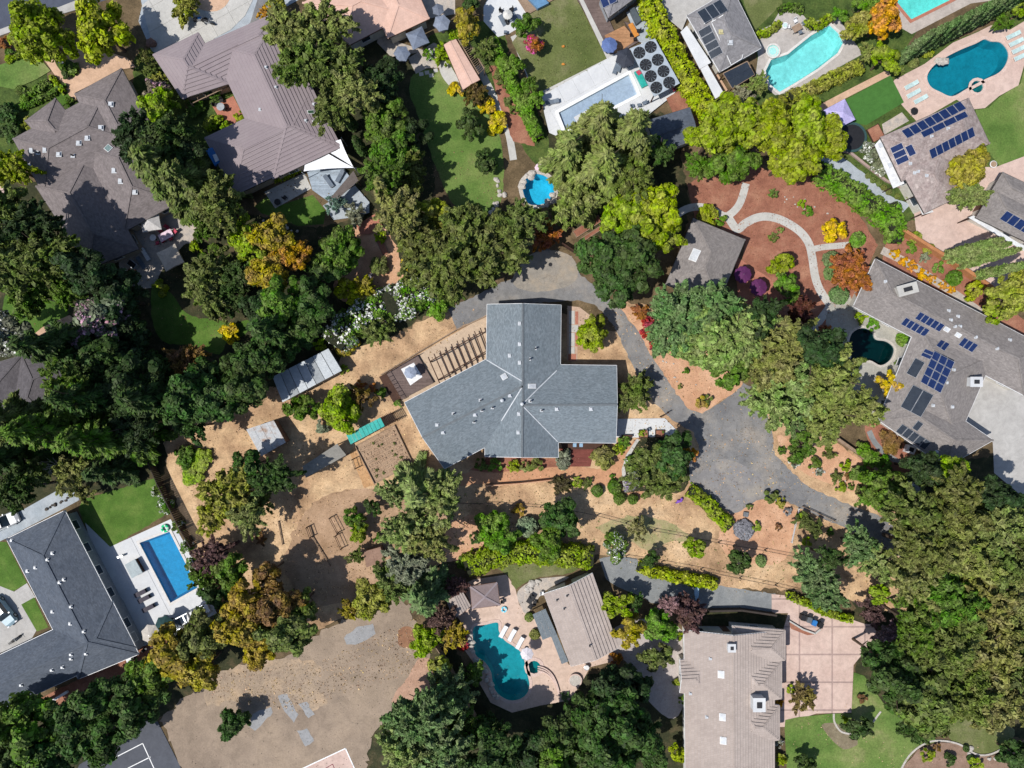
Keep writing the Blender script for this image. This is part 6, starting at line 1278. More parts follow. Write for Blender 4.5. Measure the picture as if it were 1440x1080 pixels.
# ================================================================ SHEDS, CANOPIES, PERGOLAS
def quad3(c, z): return [P(x, y, z) for x, y in c]
def open_roof(name, label, cat, corners, zs, mat, strips=0, post=True, mstrip=None, thick=.05, piece='roof_panel', slats=0, trim=None, along=0, walls=None):
    """flat or single-pitch roof on posts: corners in pixels, one height each; strips = sheets laid side by side"""
    A = [P(x, y, z) for (x, y), z in zip(corners, zs)]; c = sum(A, Vector())/4; t = thing(name, label, cat, (c.x, c.y, 0))
    n = max(1, strips)
    for i in range(n):
        f0, f1 = i/n, (i+1)/n; e = .004
        if along == 0: q = [A[0].lerp(A[1], f0+e), A[0].lerp(A[1], f1-e), A[3].lerp(A[2], f1-e), A[3].lerp(A[2], f0+e)]
        else: q = [A[0].lerp(A[3], f0+e), A[0].lerp(A[3], f1-e), A[1].lerp(A[2], f1-e), A[1].lerp(A[2], f0+e)]
        b = MB(); m = (mstrip[i % len(mstrip)] if mstrip else mat); dz = Vector((0, 0, (i % 2)*.018)); b.facet([p+dz for p in q], m)
        for k in range(4): b.face([q[k]+dz, q[(k+1) % 4]+dz, q[(k+1) % 4]+dz-Vector((0, 0, thick)), q[k]+dz-Vector((0, 0, thick))], m)
        b.build(piece, t)
    if trim:
        b = MB()
        for k in range(4): b.beam(A[k]+Vector((0, 0, -.06)), A[(k+1) % 4]+Vector((0, 0, -.06)), .12, .12, trim)
        b.build('frame', t)
    if post:
        for k in range(4): p = A[k].lerp(c, .06); b = MB(); b.box((p.x, p.y, (p.z-.1)/2), (.06, 0, 0), (0, .06, 0), (0, 0, (p.z-.1)/2), M_dwood); b.build('post', t)
    if walls:
        b = MB(); q = [A[k].lerp(c, .08) for k in range(4)]
        for k in range(4):
            p, r_ = q[k], q[(k+1) % 4]; b.face([(p.x, p.y, 0), (r_.x, r_.y, 0), (r_.x, r_.y, r_.z-.1), (p.x, p.y, p.z-.1)], walls)
        b.build('wall', t)
    return t
M_corr = smat('corrugated_galvanized', [(.37, .40, .42), (.46, .49, .51)], .8, 8, .08, rough=.5, metal=.15); M_corr2 = smat('weathered_corrugated', [(.26, .28, .29), (.33, .35, .36)], .8, 8, .1, rough=.6)
open_roof('metal_shed', 'long corrugated metal shed roof at the edge of the dark wood', 'shed', [(397, 566), (383, 530), (462, 490), (481, 521)], (2.6, 2.3, 2.3, 2.6), M_corr, 7, False, [M_corr, M_corr2, M_corr, M_corr, M_corr2, M_corr], along=1, walls=M_wallg)
M_rustr = smat('rusty_patched_sheet', [(.40, .42, .44), (.46, .47, .48), (.30, .19, .13)], .9, 6, .15, rough=.7)
open_roof('small_shed', 'small shed with rust-patched pale sheet roof left of the grey shelter', 'shed', [(346, 604), (385, 591), (402, 622), (367, 642)], (2.2, 2.2, 2.6, 2.6), M_rustr, 4, False, along=0, walls=M_wallb)
M_teal = smat('teal_corrugated_plastic', [(.02, .30, .26), (.04, .42, .36)], 1.5, 6, .12, rough=.4)
open_roof('teal_canopy', 'teal corrugated canopy along the top of the vegetable bed', 'canopy', [(487, 612), (535, 587), (541, 599), (493, 625)], (2.2, 2.2, 2.3, 2.3), M_teal, 9, True)
def pergola(label, a, b_, c, d_, n, z=2.4, m=None, cross=2, w=.09, h=.16, name='pergola', posts=True):
    """beams from a->b (near side) across to d->c (far side)"""
    m = m or M_dwood; A, B, Cc, D = (P(*q, z) for q in (a, b_, c, d_)); t = thing(name, label, 'pergola', ((A+B+Cc+D)/4*1).to_2d().to_3d())
    for k in range(n):
        f = k/(n-1); p, q = A.lerp(B, f), D.lerp(Cc, f); e = (q-p)*.06; b = MB(); b.beam(p-e, q+e, w, h, m); b.build('rafter', t)
    for k in range(cross):
        f = (k+.5)/cross if cross > 2 else (.12 if k == 0 else .88); p, q = A.lerp(D, f), B.lerp(Cc, f); b = MB(); b.beam(p-Vector((0, 0, h)), q-Vector((0, 0, h)), .12, h, m); b.build('beam', t)
    if posts:
        for k in range(5 if n > 8 else 2):
            for f in (.12, .88):
                s = k/(4 if n > 8 else 1); p = A.lerp(B, s).lerp(D.lerp(Cc, s), f); b = MB(); b.box((p.x, p.y, (z-.2)/2), (.07, 0, 0), (0, .07, 0), (0, 0, (z-.2)/2), m); b.build('post', t)
    return t
pergola('dark brown open pergola over the tan terrace against the long house', (603, 504), (676, 463), (688, 496), (618, 538), 10, w=.13)
pergola('small dark slatted frame beside the teal canopy', (536, 587), (549, 580), (556, 592), (543, 599), 7, 2.2, w=.05)
pergola('thin garden pergola inside the small planted courtyard', (264, 136), (317, 112), (322, 122), (269, 147), 6, 2.2, M_wood, w=.05, h=.08)
pergola('fine lattice pergola between the salmon shed and the hedge', (643, 56), (672, 105), (682, 95), (656, 50), 20, 2.1, M_wood, w=.04, h=.06)
open_roof('shelter', 'long grey weathered shelter roof beside the vegetable bed', 'shelter', [(430, 672), (425, 656), (474, 624), (487, 640)], (2.0, 2.5, 2.5, 2.0), smat('grey_tarp_roof', [(.20, .19, .165), (.27, .255, .225)], .8, 7, .14, rough=.7), 1, True)
open_roof('small_shed', 'little flat shed with brown plywood roof below the dry slope', 'shed', [(511, 776), (535, 769), (541, 789), (515, 798)], (1.9, 1.9, 2.0, 2.0), smat('brown_plywood', [(.23, .14, .10), (.30, .19, .14)], .8, 7, .14), 2, False, walls=M_wallb)
M_shedt = M_rtan
b_ = House('striped_shed', 'small garden shed with brown striped and tan roof slopes left of the square gazebo', 'shed', M_rtan, M_wallb, M_trimb, course=.36, lift=.07, cap=M_rtan)
b_.block((646, 824), (625, 836), (637, 871), (662, 852), True, True, ez=2.2, pitch=.3, over=.2); b_.finish(windows=False)
g = House('gazebo', 'square mauve-brown gazebo roof at the head of the kidney pool', 'gazebo', smat('mauve_gazebo_roof', [(.20, .155, .15), (.24, .185, .18)], .8, 8, .08), M_wallb, M_trimb, cap=M_rpurp)
g.block((661, 825), (699, 819), (703, 851), (664, 856), ez=2.5, pitch=.30)
g.walls = []; g.finish(windows=False)
for x, y in ((664, 828), (697, 822), (699, 848), (667, 852)):
    p = P(x, y, 1.2); b = MB(); b.box((p.x, p.y, 1.25), (.08, 0, 0), (0, .08, 0), (0, 0, 1.25), M_dwood); b.build('post', g.t)
M_std = smat('dark_grey_metal_sheet', [(.085, .105, .12), (.11, .13, .145)], .8, 5, .06, rough=.45, metal=.2)
open_roof('lean_to_roof', 'dark grey standing seam lean-to on the pool house wall', 'canopy', [(749, 864), (767, 856), (783, 892), (763, 900)], (2.4, 2.7, 2.7, 2.4), M_std, 3, True)
open_roof('lean_to_roof', 'narrow dark grey awning at the lower wall of the pool house', 'canopy', [(775, 895), (783, 892), (799, 930), (790, 934)], (2.4, 2.6, 2.6, 2.4), M_std, 2, True)
open_roof('awning', 'white flat awning along the grey solar roofed house', 'awning', [(957, 45), (966, 36), (1000, 88), (984, 97)], (2.6, 2.7, 2.7, 2.6), M_white, 1, True)
open_roof('awning', 'lower white awning beside the broad lime hedge', 'awning', [(985, 97), (995, 91), (1018, 131), (1006, 139)], (2.5, 2.6, 2.6, 2.5), M_white, 1, True)
open_roof('solar_pergola', 'pergola roofed with black pool-heating mats below the grey hipped house', 'pergola', [(1017, 103), (1051, 86), (1061, 105), (1030, 124)], (2.6, 2.6, 2.5, 2.5), M_solark, 2, True, piece='heating_mat', trim=M_wood, along=1)
open_roof('awning', 'white strip roof with two square skylights west of the slate pool house', 'awning', [(1230, 204), (1239, 194), (1272, 258), (1256, 265)], (2.7, 2.8, 2.8, 2.7), M_frame, 1, True)
for x, y in ((1239, 204), (1252, 232)):
    p = P(x, y, 2.76); b = MB(); b.box(p+Vector((0, 0, .05)), (.3, .13, 0), (-.13, .3, 0), (0, 0, .05), M_vent); solo(b, 'skylight', 'square skylight on the white strip roof, %s' % ('upper' if y < 220 else 'lower'), 'skylight')
open_roof('awning', 'white parapet strip across the pink drive beside the slate wing', 'awning', [(1286, 275), (1291, 270), (1313, 298), (1297, 302)], (2.7, 2.7, 2.7, 2.7), M_frame, 1, True)
open_roof('awning', 'long white canopy strip in front of the slate garage wing', 'awning', [(1362, 306), (1369, 303), (1440, 346), (1440, 353)], (2.8, 2.8, 2.8, 2.8), M_frame, 1, True)
# angular roof and shade sails
open_roof('deck_canopy', 'angular grey canopy beside the blue-grey deck', 'canopy', [(463, 280), (470, 284), (504, 254), (497, 240)], (2.4, 2.4, 2.5, 2.5), smat('dark_canopy', (.12, .10, .09)), 1, True)
def sail(label, pts, zs):
    A = [P(x, y, z) for (x, y), z in zip(pts, zs)]; c = sum(A, Vector())/len(A); t = thing('shade_sail', label, 'shade sail', (c.x, c.y, 0)); n = len(A); b = MB(); E = []
    for i in range(n):
        p, q = A[i], A[(i+1) % n]
        for k in range(8):
            f = k/8; E.append(p.lerp(q, f).lerp(c, .34*f*(1-f)))
    for i in range(len(E)):
        p, q = E[i], E[(i+1) % len(E)]; cm = c-Vector((0, 0, .15)); b.face([p, q, cm], M_sail)
    b.build('fabric', t)
    for p in A: b = MB(); d_ = (p-c).normalized()*.25; b.tube((p.x+d_.x, p.y+d_.y, 0), (p.x+d_.x, p.y+d_.y, p.z+.1), .05, .05, M_metal, 7); b.build('post', t)
M_sail = flat('white_sail_cloth', (.80, .81, .83)); M_lil = flat('lilac_sail_cloth', (.42, .38, .62))
sail('white triangular shade sail, left and larger one over the blue-grey deck', [(428, 208), (444, 205), (498, 236), (427, 241)], (3.2, 3.0, 2.6, 2.9))
sail('white triangular shade sail, right one touching the mauve roof corner', [(443, 203), (479, 196), (497, 235)], (3.1, 3.3, 2.8))
# ================================================================ PARASOLS
def parasol(x, y, r, col, label, n=8, rot=0, z=2.4, square=False):
    rw = r*S*(H-z)/H; p = P(x, y, z); t = thing('parasol', label, 'parasol', (p.x, p.y, 0)); m = flat('parasol_'+'_'.join('%03d' % int(c*999) for c in col), col, .8)
    if square: n = 4; rw *= 1.38
    a0 = math.radians(rot); tip = Vector((p.x, p.y, z+rw*.30)); E = [Vector((p.x+rw*math.cos(a0+2*math.pi*i/n), p.y+rw*math.sin(a0+2*math.pi*i/n), z-.1)) for i in range(n)]
    b = MB()
    for i in range(n):
        q, r_ = E[i], E[(i+1) % n]; m_ = (q+r_)/2+(Vector((p.x, p.y, z))-(q+r_)/2)*.05; b.face([q, m_, tip], m); b.face([m_, r_, tip], m)
        b.face([q, r_, r_-Vector((0, 0, .13)), q-Vector((0, 0, .13))], m)
    b.build('canopy', t)
    b = MB()
    for q in E: b.beam(tip-Vector((0, 0, .04)), q-Vector((0, 0, .04)), .025, .025, M_metal)
    b.build('rib', t); b = MB(); g = ground_z(p.x, p.y); b.tube((p.x, p.y, g), tip+Vector((0, 0, .06)), .03, .03, M_metal, 8); b.build('pole', t)
    b = MB(); b.tube((p.x, p.y, g), (p.x, p.y, g+.09), .28, .26, M_black, 12); b.build('base', t)
parasol(857, 63, 11.5, (.10, .15, .32), 'blue eight-sided parasol on the edge of the brown deck', 10, 10)
parasol(880, 81, 15, (.035, .04, .055), 'near-black hexagonal parasol at the corner of the white terrace', 6, 20)
parasol(565, 75, 12, (.16, .19, .25), 'slate grey hexagonal parasol, leftmost of four below the salmon roof', 6, 0); parasol(587, 53, 13, (.16, .19, .25), 'square slate grey parasol, second from left below the salmon roof', 4, 70, square=True)
parasol(621, 32, 12.5, (.20, .23, .29), 'grey-blue hexagonal parasol at the right of the salmon roof', 6, 15); parasol(616, 13, 9, (.13, .15, .19), 'dark grey parasol at the top edge beside the salmon roof', 6, 40)
parasol(211, 311, 14, (.50, .48, .46), 'pale square parasol against the shaded house wing', 4, 55, square=True); parasol(239, 362, 15, (.52, .45, .37), 'beige square parasol at the lower side of the flagstone patio', 4, 72, square=True)
parasol(212, 892, 14.5, (.46, .42, .37), 'beige hexagonal parasol at the corner of the slate roof', 7, 10); parasol(231, 879, 13.5, (.012, .045, .045), 'dark green hexagonal parasol beside the beige one', 7, 30)
parasol(577, 524, 9, (.28, .32, .40), 'light blue-grey parasol on the dark deck beside the pergola', 8, 10); parasol(741, 920, 9.5, (.62, .58, .60), 'white parasol between the teal pool and the round spa', 8, 0)
parasol(1045, 386, 12.5, (.10, .02, .09), 'purple parasol, left one in the shaded brick patio', 10, 0); parasol(1067, 404, 12.5, (.10, .02, .085), 'purple parasol, right one in the shaded brick patio', 10, 0)
parasol(714, 20, 7, (.55, .54, .50), 'small round cream parasol on the white patio at the top', 12, 0)
c = quad3([(1158, 155), (1188, 139), (1203, 168), (1180, 180)], 2.4); p = sum(c, Vector())/4; t = thing('canopy', 'lilac four-cornered canopy between artificial turf and trampoline', 'canopy', (p.x, p.y, 0)); b = MB(); tip = p+Vector((0, 0, .7))
for i in range(4): b.face([c[i], c[(i+1) % 4], tip], M_lil); b.face([c[i], c[(i+1) % 4], c[(i+1) % 4]-Vector((0, 0, .2)), c[i]-Vector((0, 0, .2))], M_lil)
b.build('fabric', t)
for q in c: b = MB(); q = q.lerp(p, .05); b.tube((q.x, q.y, 0), (q.x, q.y, 2.35), .04, .04, M_metal, 7); b.build('leg', t)
# ================================================================ FENCES AND WALLS
def fence(pts, h, mat, label, kind='boards', cat='fence', name='fence', step=2.4, post=None, thick=.06):
    w = px(pts); P0 = sum(w, Vector((0, 0)))/len(w); t = thing(name, label, cat, (P0.x, P0.y, 0)); spots = []
    for i in range(len(w)-1):
        L = (w[i+1]-w[i]).length; k = max(1, round(L/step)); spots += [w[i].lerp(w[i+1], j/k) for j in range(k)]
    spots.append(w[-1])
    for i, p in enumerate(spots):
        b = MB(); b.box((p.x, p.y, (h+.08)/2), (.055, 0, 0), (0, .055, 0), (0, 0, (h+.08)/2), post or mat); b.build('post', t)
        if i+1 < len(spots):
            q = spots[i+1]; b = MB()
            if kind == 'boards':
                k = 12
                for j in range(k): a, c = p.lerp(q, j/k+.006), p.lerp(q, (j+1)/k-.006); dz = random.uniform(-.02, .02); b.beam((a.x, a.y, h/2+dz/2), (c.x, c.y, h/2+dz/2), .025, h+dz, mat)
                b.beam((p.x, p.y, h), (q.x, q.y, h), thick*1.6, .04, mat); b.build('panel', t)
            elif kind == 'wire':
                for z in (.3, .6): b.beam((p.x, p.y, z), (q.x, q.y, z), .01, .01, M_black)
                b.beam((p.x, p.y, h), (q.x, q.y, h), .05, .03, mat); b.build('rail', t)
            elif kind == 'wall': b.beam((p.x, p.y, h/2), (q.x, q.y, h/2), thick, h, mat); b.beam((p.x, p.y, h+.03), (q.x, q.y, h+.03), thick*1.25, .06, mat); b.build('wall_section', t)
            elif kind == 'rail':
                for z in (h*.5, h): b.beam((p.x, p.y, z), (q.x, q.y, z), .05, .09, mat)
                b.build('rail', t)
    return t
M_dfen = smat('dark_stained_fence', (.05, .04, .035), 1, 8, .15)
fence([(640, 706), (700, 708), (760, 712), (800, 716), (840, 724), (880, 735), (920, 745), (970, 754), (1010, 762), (1075, 773), (1140, 786)], .8, M_dfen, 'long dark wire fence running across the dry slope below the house', 'wire', step=5)
fence([(206, 626), (218, 650), (230, 678), (246, 710), (262, 742), (276, 765)], 1.9, M_dfen, 'tall dark board fence between the shaded lawn and the dry slope'); fence([(296, 806), (312, 828), (326, 856)], 1.9, M_wood, 'board fence behind the green tree at the white deck')
fence([(615, 904), (632, 930), (652, 970), (672, 1008), (692, 1040)], 1.9, M_wood, 'weathered board fence between the open field and the teal pool garden')
fence([(1175, 617), (1205, 638), (1242, 672)], .9, M_wood, 'low timber wall along the upper side of the orange soil plot', 'wall', thick=.3); fence([(1242, 672), (1222, 695)], .8, M_redwood, 'short brown wall at the right end of the orange soil plot', 'wall', thick=.2)
fence([(1262, 326), (1300, 350), (1330, 368), (1362, 390), (1394, 412)], 1.5, M_redwood, 'redwood fence separating the flower border from the leaning cypresses', 'wall', thick=.35)
fence([(1272, 690), (1292, 700), (1318, 715)], 1.6, M_wood, 'short board fence behind the green bins'); fence([(1270, 685), (1300, 645)], 1.7, M_white, 'pale gate wall beside the green bins', 'wall', thick=.15)
fence([(1128, 712), (1150, 722), (1172, 732)], .6, M_wood, 'low timber rail along the lower side of the lane', 'rail'); fence([(1122, 715), (1112, 762)], .5, M_white, 'thin pale edging rail dropping from the lane', 'rail')
fence([(1172, 838), (1200, 850), (1225, 862)], 1.0, M_wood, 'short rail above the yellow-green tree', 'rail') if False else None
fence([(880, 782), (930, 790), (985, 800), (1040, 812), (1090, 822), (1130, 832)], .8, M_dfen, 'dark wire fence above the lime hedge and gravel drive', 'wire', step=5)
fence([(684, 682), (730, 679), (776, 674)], .9, M_orange, 'low earth-coloured retaining wall casting a long wedge of shade on the path', 'wall', name='retaining_wall', cat='wall', thick=.12)
fence([(995, 856), (1040, 855), (1088, 862)], 1.1, M_dfen, 'dark retaining wall above the tan-grey house', 'wall', thick=.2)
fence([(988, 292), (966, 312)], 1.2, M_wood, 'short brown fence beside the garden path') if False else None
fence([(790, 345), (810, 358)], 1.6, M_dwood, 'dark board fence at the rust-red tree'); fence([(788, 318), (812, 302)], .8, M_dwood, 'low dark wall by the raised beds north of the asphalt', 'wall', thick=.15)
fence([(690, 442), (642, 464), (590, 495), (537, 527)], .5, M_wood, 'low timber edge between terrace and dry grass', 'wall', thick=.12)
fence([(366, 690), (425, 672), (470, 664), (520, 688), (580, 660)], .25, M_wood, 'low timber edging round the vegetable plot path', 'rail') if False else None
fence([(500, 627), (555, 598), (581, 652), (527, 680), (500, 627)], .28, M_wood, 'low timber frame round the vegetable bed', 'wall', thick=.08)
fence([(436, 740), (440, 755), (465, 795)], .35, M_wood, 'low timber edge in the bare soil garden', 'rail'); fence([(392, 733), (398, 765)], .3, M_wood, 'short timber edge left of the bare soil garden', 'rail')
fence([(1278, 270), (1245, 255), (1215, 232), (1195, 216), (1180, 212)], .35, M_pinkband, 'low kerb wall along the pale drive', 'wall', thick=.25)
fence([(466, 727), (477, 748)], 1.3, M_dwood, 'dark stake trellis in the bare soil garden, upper', 'rail'); fence([(474, 752), (482, 770)], 1.3, M_dwood, 'dark stake trellis in the bare soil garden, middle', 'rail'); fence([(434, 740), (439, 754)], 1.3, M_dwood, 'dark stake trellis in the bare soil garden, left', 'rail')
fence([(498, 645), (502, 658)], 1.4, M_dwood, 'dark post and rail beside the grey shelter', 'rail')
fence([(928, 586), (938, 580)], 1.2, M_dwood, 'short dark fence piece at the white patio', 'rail')
fence([(1240, 184), (1228, 196)], .6, M_dwood, 'low dark planter wall beside the turf', 'wall') if False else None
# vegetable rows
random.seed(5); b = MB(); A, B, Cc, D = (P(*q) for q in ((504, 630), (553, 604), (576, 650), (529, 674))); zg = gz(540, 640)
for r_ in range(9):
    f = (r_+.5)/9; last = None
    for k in range(40):
        p = A.lerp(D, f).lerp(B.lerp(Cc, f), k/39)+Vector((random.gauss(0, .03), random.gauss(0, .03), 0)); p.z = zg+random.uniform(.03, .10)
        if last is not None and random.random() < .93: b.beam(last, p, .30, .12, M_soil)
        last = p
bo = solo(b, 'soil_ridges', None, None, kind='stuff')
for r_ in range(7):
    nn_ = random.randint(1, 4)
    for k in range(nn_):
        f = (r_+.5)/7; p = A.lerp(D, f).lerp(B.lerp(Cc, f), (k+random.uniform(.05, .95))/nn_); q = (p.x/S+720, 540-p.y/S); shrub(q[0], q[1], random.uniform(1.4, 2.6), 'dol', 'small vegetable plant, %s row of the tilled bed, %s from left' % (ORD[r_], ORD[k]), h=.3, group='vegetable plants in the tilled bed', cat='plant', name='vegetable_plant')
# ================================================================ GARDEN FURNITURE (built once, copied)
def proto(name, cat): t = thing(name, None, None, (0, 0, 0)); t['category'] = cat; t['_local'] = 1; return t
def mk_lounger(frame, cush):
    t = proto('sun_lounger', 'sun lounger'); b = MB(); b.box((0, 0, .3), (.95, 0, 0), (0, .31, 0), (0, 0, .03), frame); b.build('frame', t)
    b = MB(); b.box((-.28, 0, .37), (.62, 0, 0), (0, .28, 0), (0, 0, .045), cush); b.build('seat', t); b = MB(); b.box((.62, 0, .48), (.34, 0, .13), (0, .28, 0), (-.016, 0, .045), cush); b.build('backrest', t)
    for sx in (-.85, .85):
        for sy in (-.26, .26): b = MB(); b.box((sx, sy, .14), (.03, 0, 0), (0, .03, 0), (0, 0, .14), frame); b.build('leg', t)
    return t
M_lw = flat('white_cushion', (.72, .72, .72)); M_lb = flat('charcoal_cushion', (.04, .035, .05)); M_lt = flat('pale_teal_cushion', (.42, .55, .54)); M_lg = flat('slate_cushion', (.13, .16, .20)); M_redc = flat('red_cushion', (.45, .06, .10)); M_pinkc = flat('pink_white_cloth', (.68, .52, .60)); M_orc = flat('orange_plastic', (.55, .22, .04)); M_blue = flat('blue_plastic', (.03, .16, .42), .4); M_green = flat('bin_green', (.02, .16, .09), .5)
LW = mk_lounger(M_metal, M_lw); LB = mk_lounger(M_black, M_lb); LT = mk_lounger(M_frame, M_lt); LG = mk_lounger(M_metal, M_lg)
def put(pr, x, y, ang, label, group=None, dz=0): q = P(x, y, .3); return place(pr, (q.x, q.y, ground_z(q.x, q.y)+dz), math.radians(ang), label, group)
for x, y, a, l in ((708, 888, 62, 'white sun lounger nearest the gazebo beside the teal pool'), (720, 893, 62, 'white sun lounger second in line beside the teal pool'), (731, 904, 62, 'white sun lounger next to the white parasol')): put(LW, x, y, a, l, 'white loungers by the kidney pool')
for x, y, l in ((198, 834, 'charcoal sun lounger, uppermost of three on the white deck'), (203, 842, 'charcoal sun lounger, middle of three on the white deck'), (209, 855, 'charcoal sun lounger, lowest of three on the white deck')): put(LB, x, y, 27, l, 'charcoal loungers')
for x, y, a, l in ((1281, 120, 28, 'pale teal lounger left of the scalloped pool, upper'), (1284, 132, 28, 'pale teal lounger left of the scalloped pool, middle'), (1294, 140, 28, 'pale teal lounger left of the scalloped pool, lowest'), (1424, 50, 25, 'pale teal lounger right of the scalloped pool, topmost of four'), (1428, 60, 25, 'pale teal lounger right of the scalloped pool, second of four'), (1432, 70, 25, 'pale teal lounger right of the scalloped pool, third of four'), (1435, 80, 25, 'pale teal lounger right of the scalloped pool, lowest of four')): put(LT, x, y, a, l, 'pale teal loungers')
put(LG, 463, 256, 125, 'slate lounger on the blue-grey deck, lower left', dz=0); put(LG, 479, 249, 60, 'slate lounger on the blue-grey deck, upper right'); put(LG, 866, 97, 70, 'grey lounger below the near-black parasol'); put(LG, 871, 94, 70, 'second grey lounger below the near-black parasol, right'); put(LG, 776, 145, 10, 'grey lounger at the left end of the white terrace')
put(LG, 199, 370, 120, 'grey lounger at the left of the flagstone patio, lower'); put(LW, 205, 358, 120, 'white lounger at the left of the flagstone patio, upper')
def mk_chair(seatm, frame=M_black):
    t = proto('garden_chair', 'chair'); b = MB(); b.box((0, 0, .43), (.24, 0, 0), (0, .24, 0), (0, 0, .04), seatm); b.build('seat', t); b = MB(); b.box((-.25, 0, .68), (.03, 0, 0), (0, .24, 0), (-.04, 0, .22), seatm); b.build('backrest', t)
    for sx in (-.2, .2):
        for sy in (-.2, .2): b = MB(); b.box((sx, sy, .2), (.02, 0, 0), (0, .02, 0), (0, 0, .2), frame); b.build('leg', t)
    return t
CB, CR, CW, CG = mk_chair(M_black), mk_chair(M_redc), mk_chair(M_lw, M_frame), mk_chair(M_lg)
def table(x, y, l, w, ang, mat, label, h=.74, round_=False):
    q = P(x, y, h); z = ground_z(q.x, q.y); a = math.radians(ang); u = Vector((math.cos(a), math.sin(a), 0)); v = Vector((-u.y, u.x, 0)); t = thing('garden_table', label, 'table', (q.x, q.y, z)); b = MB()
    if round_: b.tube((q.x, q.y, z+h-.04), (q.x, q.y, z+h), l/2, l/2, mat, 18)
    else: b.box((q.x, q.y, z+h-.02), u*l/2, v*w/2, (0, 0, .025), mat)
    b.build('table_top', t)
    for sx in (-1, 1):
        for sy in (-1, 1): c = Vector((q.x, q.y, z+(h-.04)/2))+u*sx*(l/2-.12)*(.6 if round_ else 1)+v*sy*((l if round_ else w)/2-.12)*(.6 if round_ else 1); b = MB(); b.box(c, (.03, 0, 0), (0, .03, 0), (0, 0, (h-.04)/2), M_black); b.build('leg', t)
    return t
table(233, 331, 2.0, 1.1, 28, M_pinkc, 'patio table with pink-white cloth between the two pale parasols')
for x, y, a, l in ((222, 342, 80, 'lower left'), (230, 339, 100, 'lower middle'), (241, 336, 100, 'lower right'), (247, 326, 200, 'right end'), (226, 325, -70, 'upper left'), (236, 320, -70, 'upper right')): put(CR, x, y, a+28, 'red cushioned chair at the pink-white table, %s' % l, 'red chairs at the patio table')
table(215, 334, .9, .9, 0, M_lw, 'small round white table beside the pink-white table', round_=True)
table(186, 383, 1.3, 1.3, 0, M_brick, 'round brick fire pit at the lower left of the flagstone patio', h=.45, round_=True)
b = MB(); q = P(187, 372, .5); z = ground_z(q.x, q.y); b.box((q.x, q.y, z+.4), (.5, -.4, 0), (.3, .38, 0), (0, 0, .4), M_metal); b.box((q.x, q.y, z+.86), (.42, -.33, 0), (.2, .26, 0), (0, 0, .06), M_black); solo(b, 'grill', 'steel barbecue grill beside the brick fire pit', 'grill')
table(1121, 39, 1.3, .9, 30, M_wood, 'brown patio table on the taupe deck beside the turquoise pool')
for x, y, a, l in ((1108, 38, 0, 'left of'), (1118, 30, -60, 'above'), (1130, 33, 200, 'right of'), (1125, 46, 120, 'below')): put(CW if x < 1125 else CG, x, y, a, 'chair %s the brown table on the taupe deck' % l)
b = MB(); q = P(1104, 36, .4); z = ground_z(q.x, q.y); b.tube((q.x, q.y, z), (q.x, q.y, z+.45), .45, .45, M_lw, 16); b.tube((q.x, q.y, z+.46), (q.x, q.y, z+.48), .32, .32, M_lt, 14); solo(b, 'side_table', 'round white side table with pale blue top on the taupe deck', 'table')
table(713, 20, 1.2, 1.2, 0, M_lw, 'round table under the cream parasol on the white patio', round_=True)
b = MB(); q = px([(700, 23), (720, 11), (728, 25), (708, 38)]); b.prism(q, gz(713, 20)+.003, gz(713, 20)+.02, M_lg); solo(b, 'outdoor_rug', 'slate blue outdoor rug under the cream parasol', 'rug')
for x, y, a, l in ((705, 16, -30, 'left'), (719, 14, 200, 'right'), (712, 29, 90, 'lower')): put(CB, x, y, a, 'black chair on the %s side of the cream parasol' % l)
put(CG, 711, 46, 90, 'grey chair at the foot of the white patio')
for x, y, a, l in ((888, 151, 20, 'left'), (898, 150, 100, 'middle'), (905, 147, 200, 'right')): put(CG, x, y, a, 'grey chair below the covered pool, %s of three' % l)
b = MB(); q = P(901, 112, .4); z = ground_z(q.x, q.y)
b.box((q.x, q.y, z+.25), (.55, -1.1, 0), (.42, .2, 0), (0, 0, .2), M_teal); b.box((q.x+.4, q.y+.15, z+.5), (.45, -.95, 0), (.08, .04, 0), (0, 0, .25), M_std); b.box((q.x-.35, q.y+.75, z+.5), (.2, -.25, 0), (.22, .15, 0), (0, 0, .06), M_redc); solo(b, 'outdoor_sofa', 'teal outdoor sofa with red pillow beside the eight-disc roof', 'sofa')
put(CR, 947, 128, 30, 'orange-red chair at the lower edge of the eight-disc roof')
# eight-disc canopy
c = quad3([(886, 68), (921, 54), (956, 117), (920, 136)], 2.9); p = sum(c, Vector())/4; t = thing('fan_canopy', 'flat pale roof carrying eight dark round discs beside the lime hedge', 'canopy', (p.x, p.y, 0)); b = MB()
b.prism([q.to_2d() for q in c], 2.78, 2.9, smat('pale_blue_metal', (.36, .41, .45), 1, 5, .06, rough=.5)); b.build('roof', t)
for x, y in ((899, 74), (915, 66), (908, 91), (925, 84), (915, 107), (933, 100), (923, 123), (941, 116)):
    q = P(x, y, 2.95); b = MB(); b.tube((q.x, q.y, 2.88), (q.x, q.y, 2.99), .82, .8, M_black, 22); d0 = b.build('disc', t); b = MB()
    for k in range(9): a = k*.698; b.face([(q.x+.08*math.cos(a), q.y+.08*math.sin(a), 3.0), (q.x+.76*math.cos(a), q.y+.76*math.sin(a), 2.995), (q.x+.76*math.cos(a+.16), q.y+.76*math.sin(a+.16), 3.02)], M_std)
    b.build('blades', d0)
for q in c: q = q.lerp(p, .06); b = MB(); b.box((q.x, q.y, 1.4), (.07, 0, 0), (0, .07, 0), (0, 0, 1.4), M_dwood); b.build('post', t)
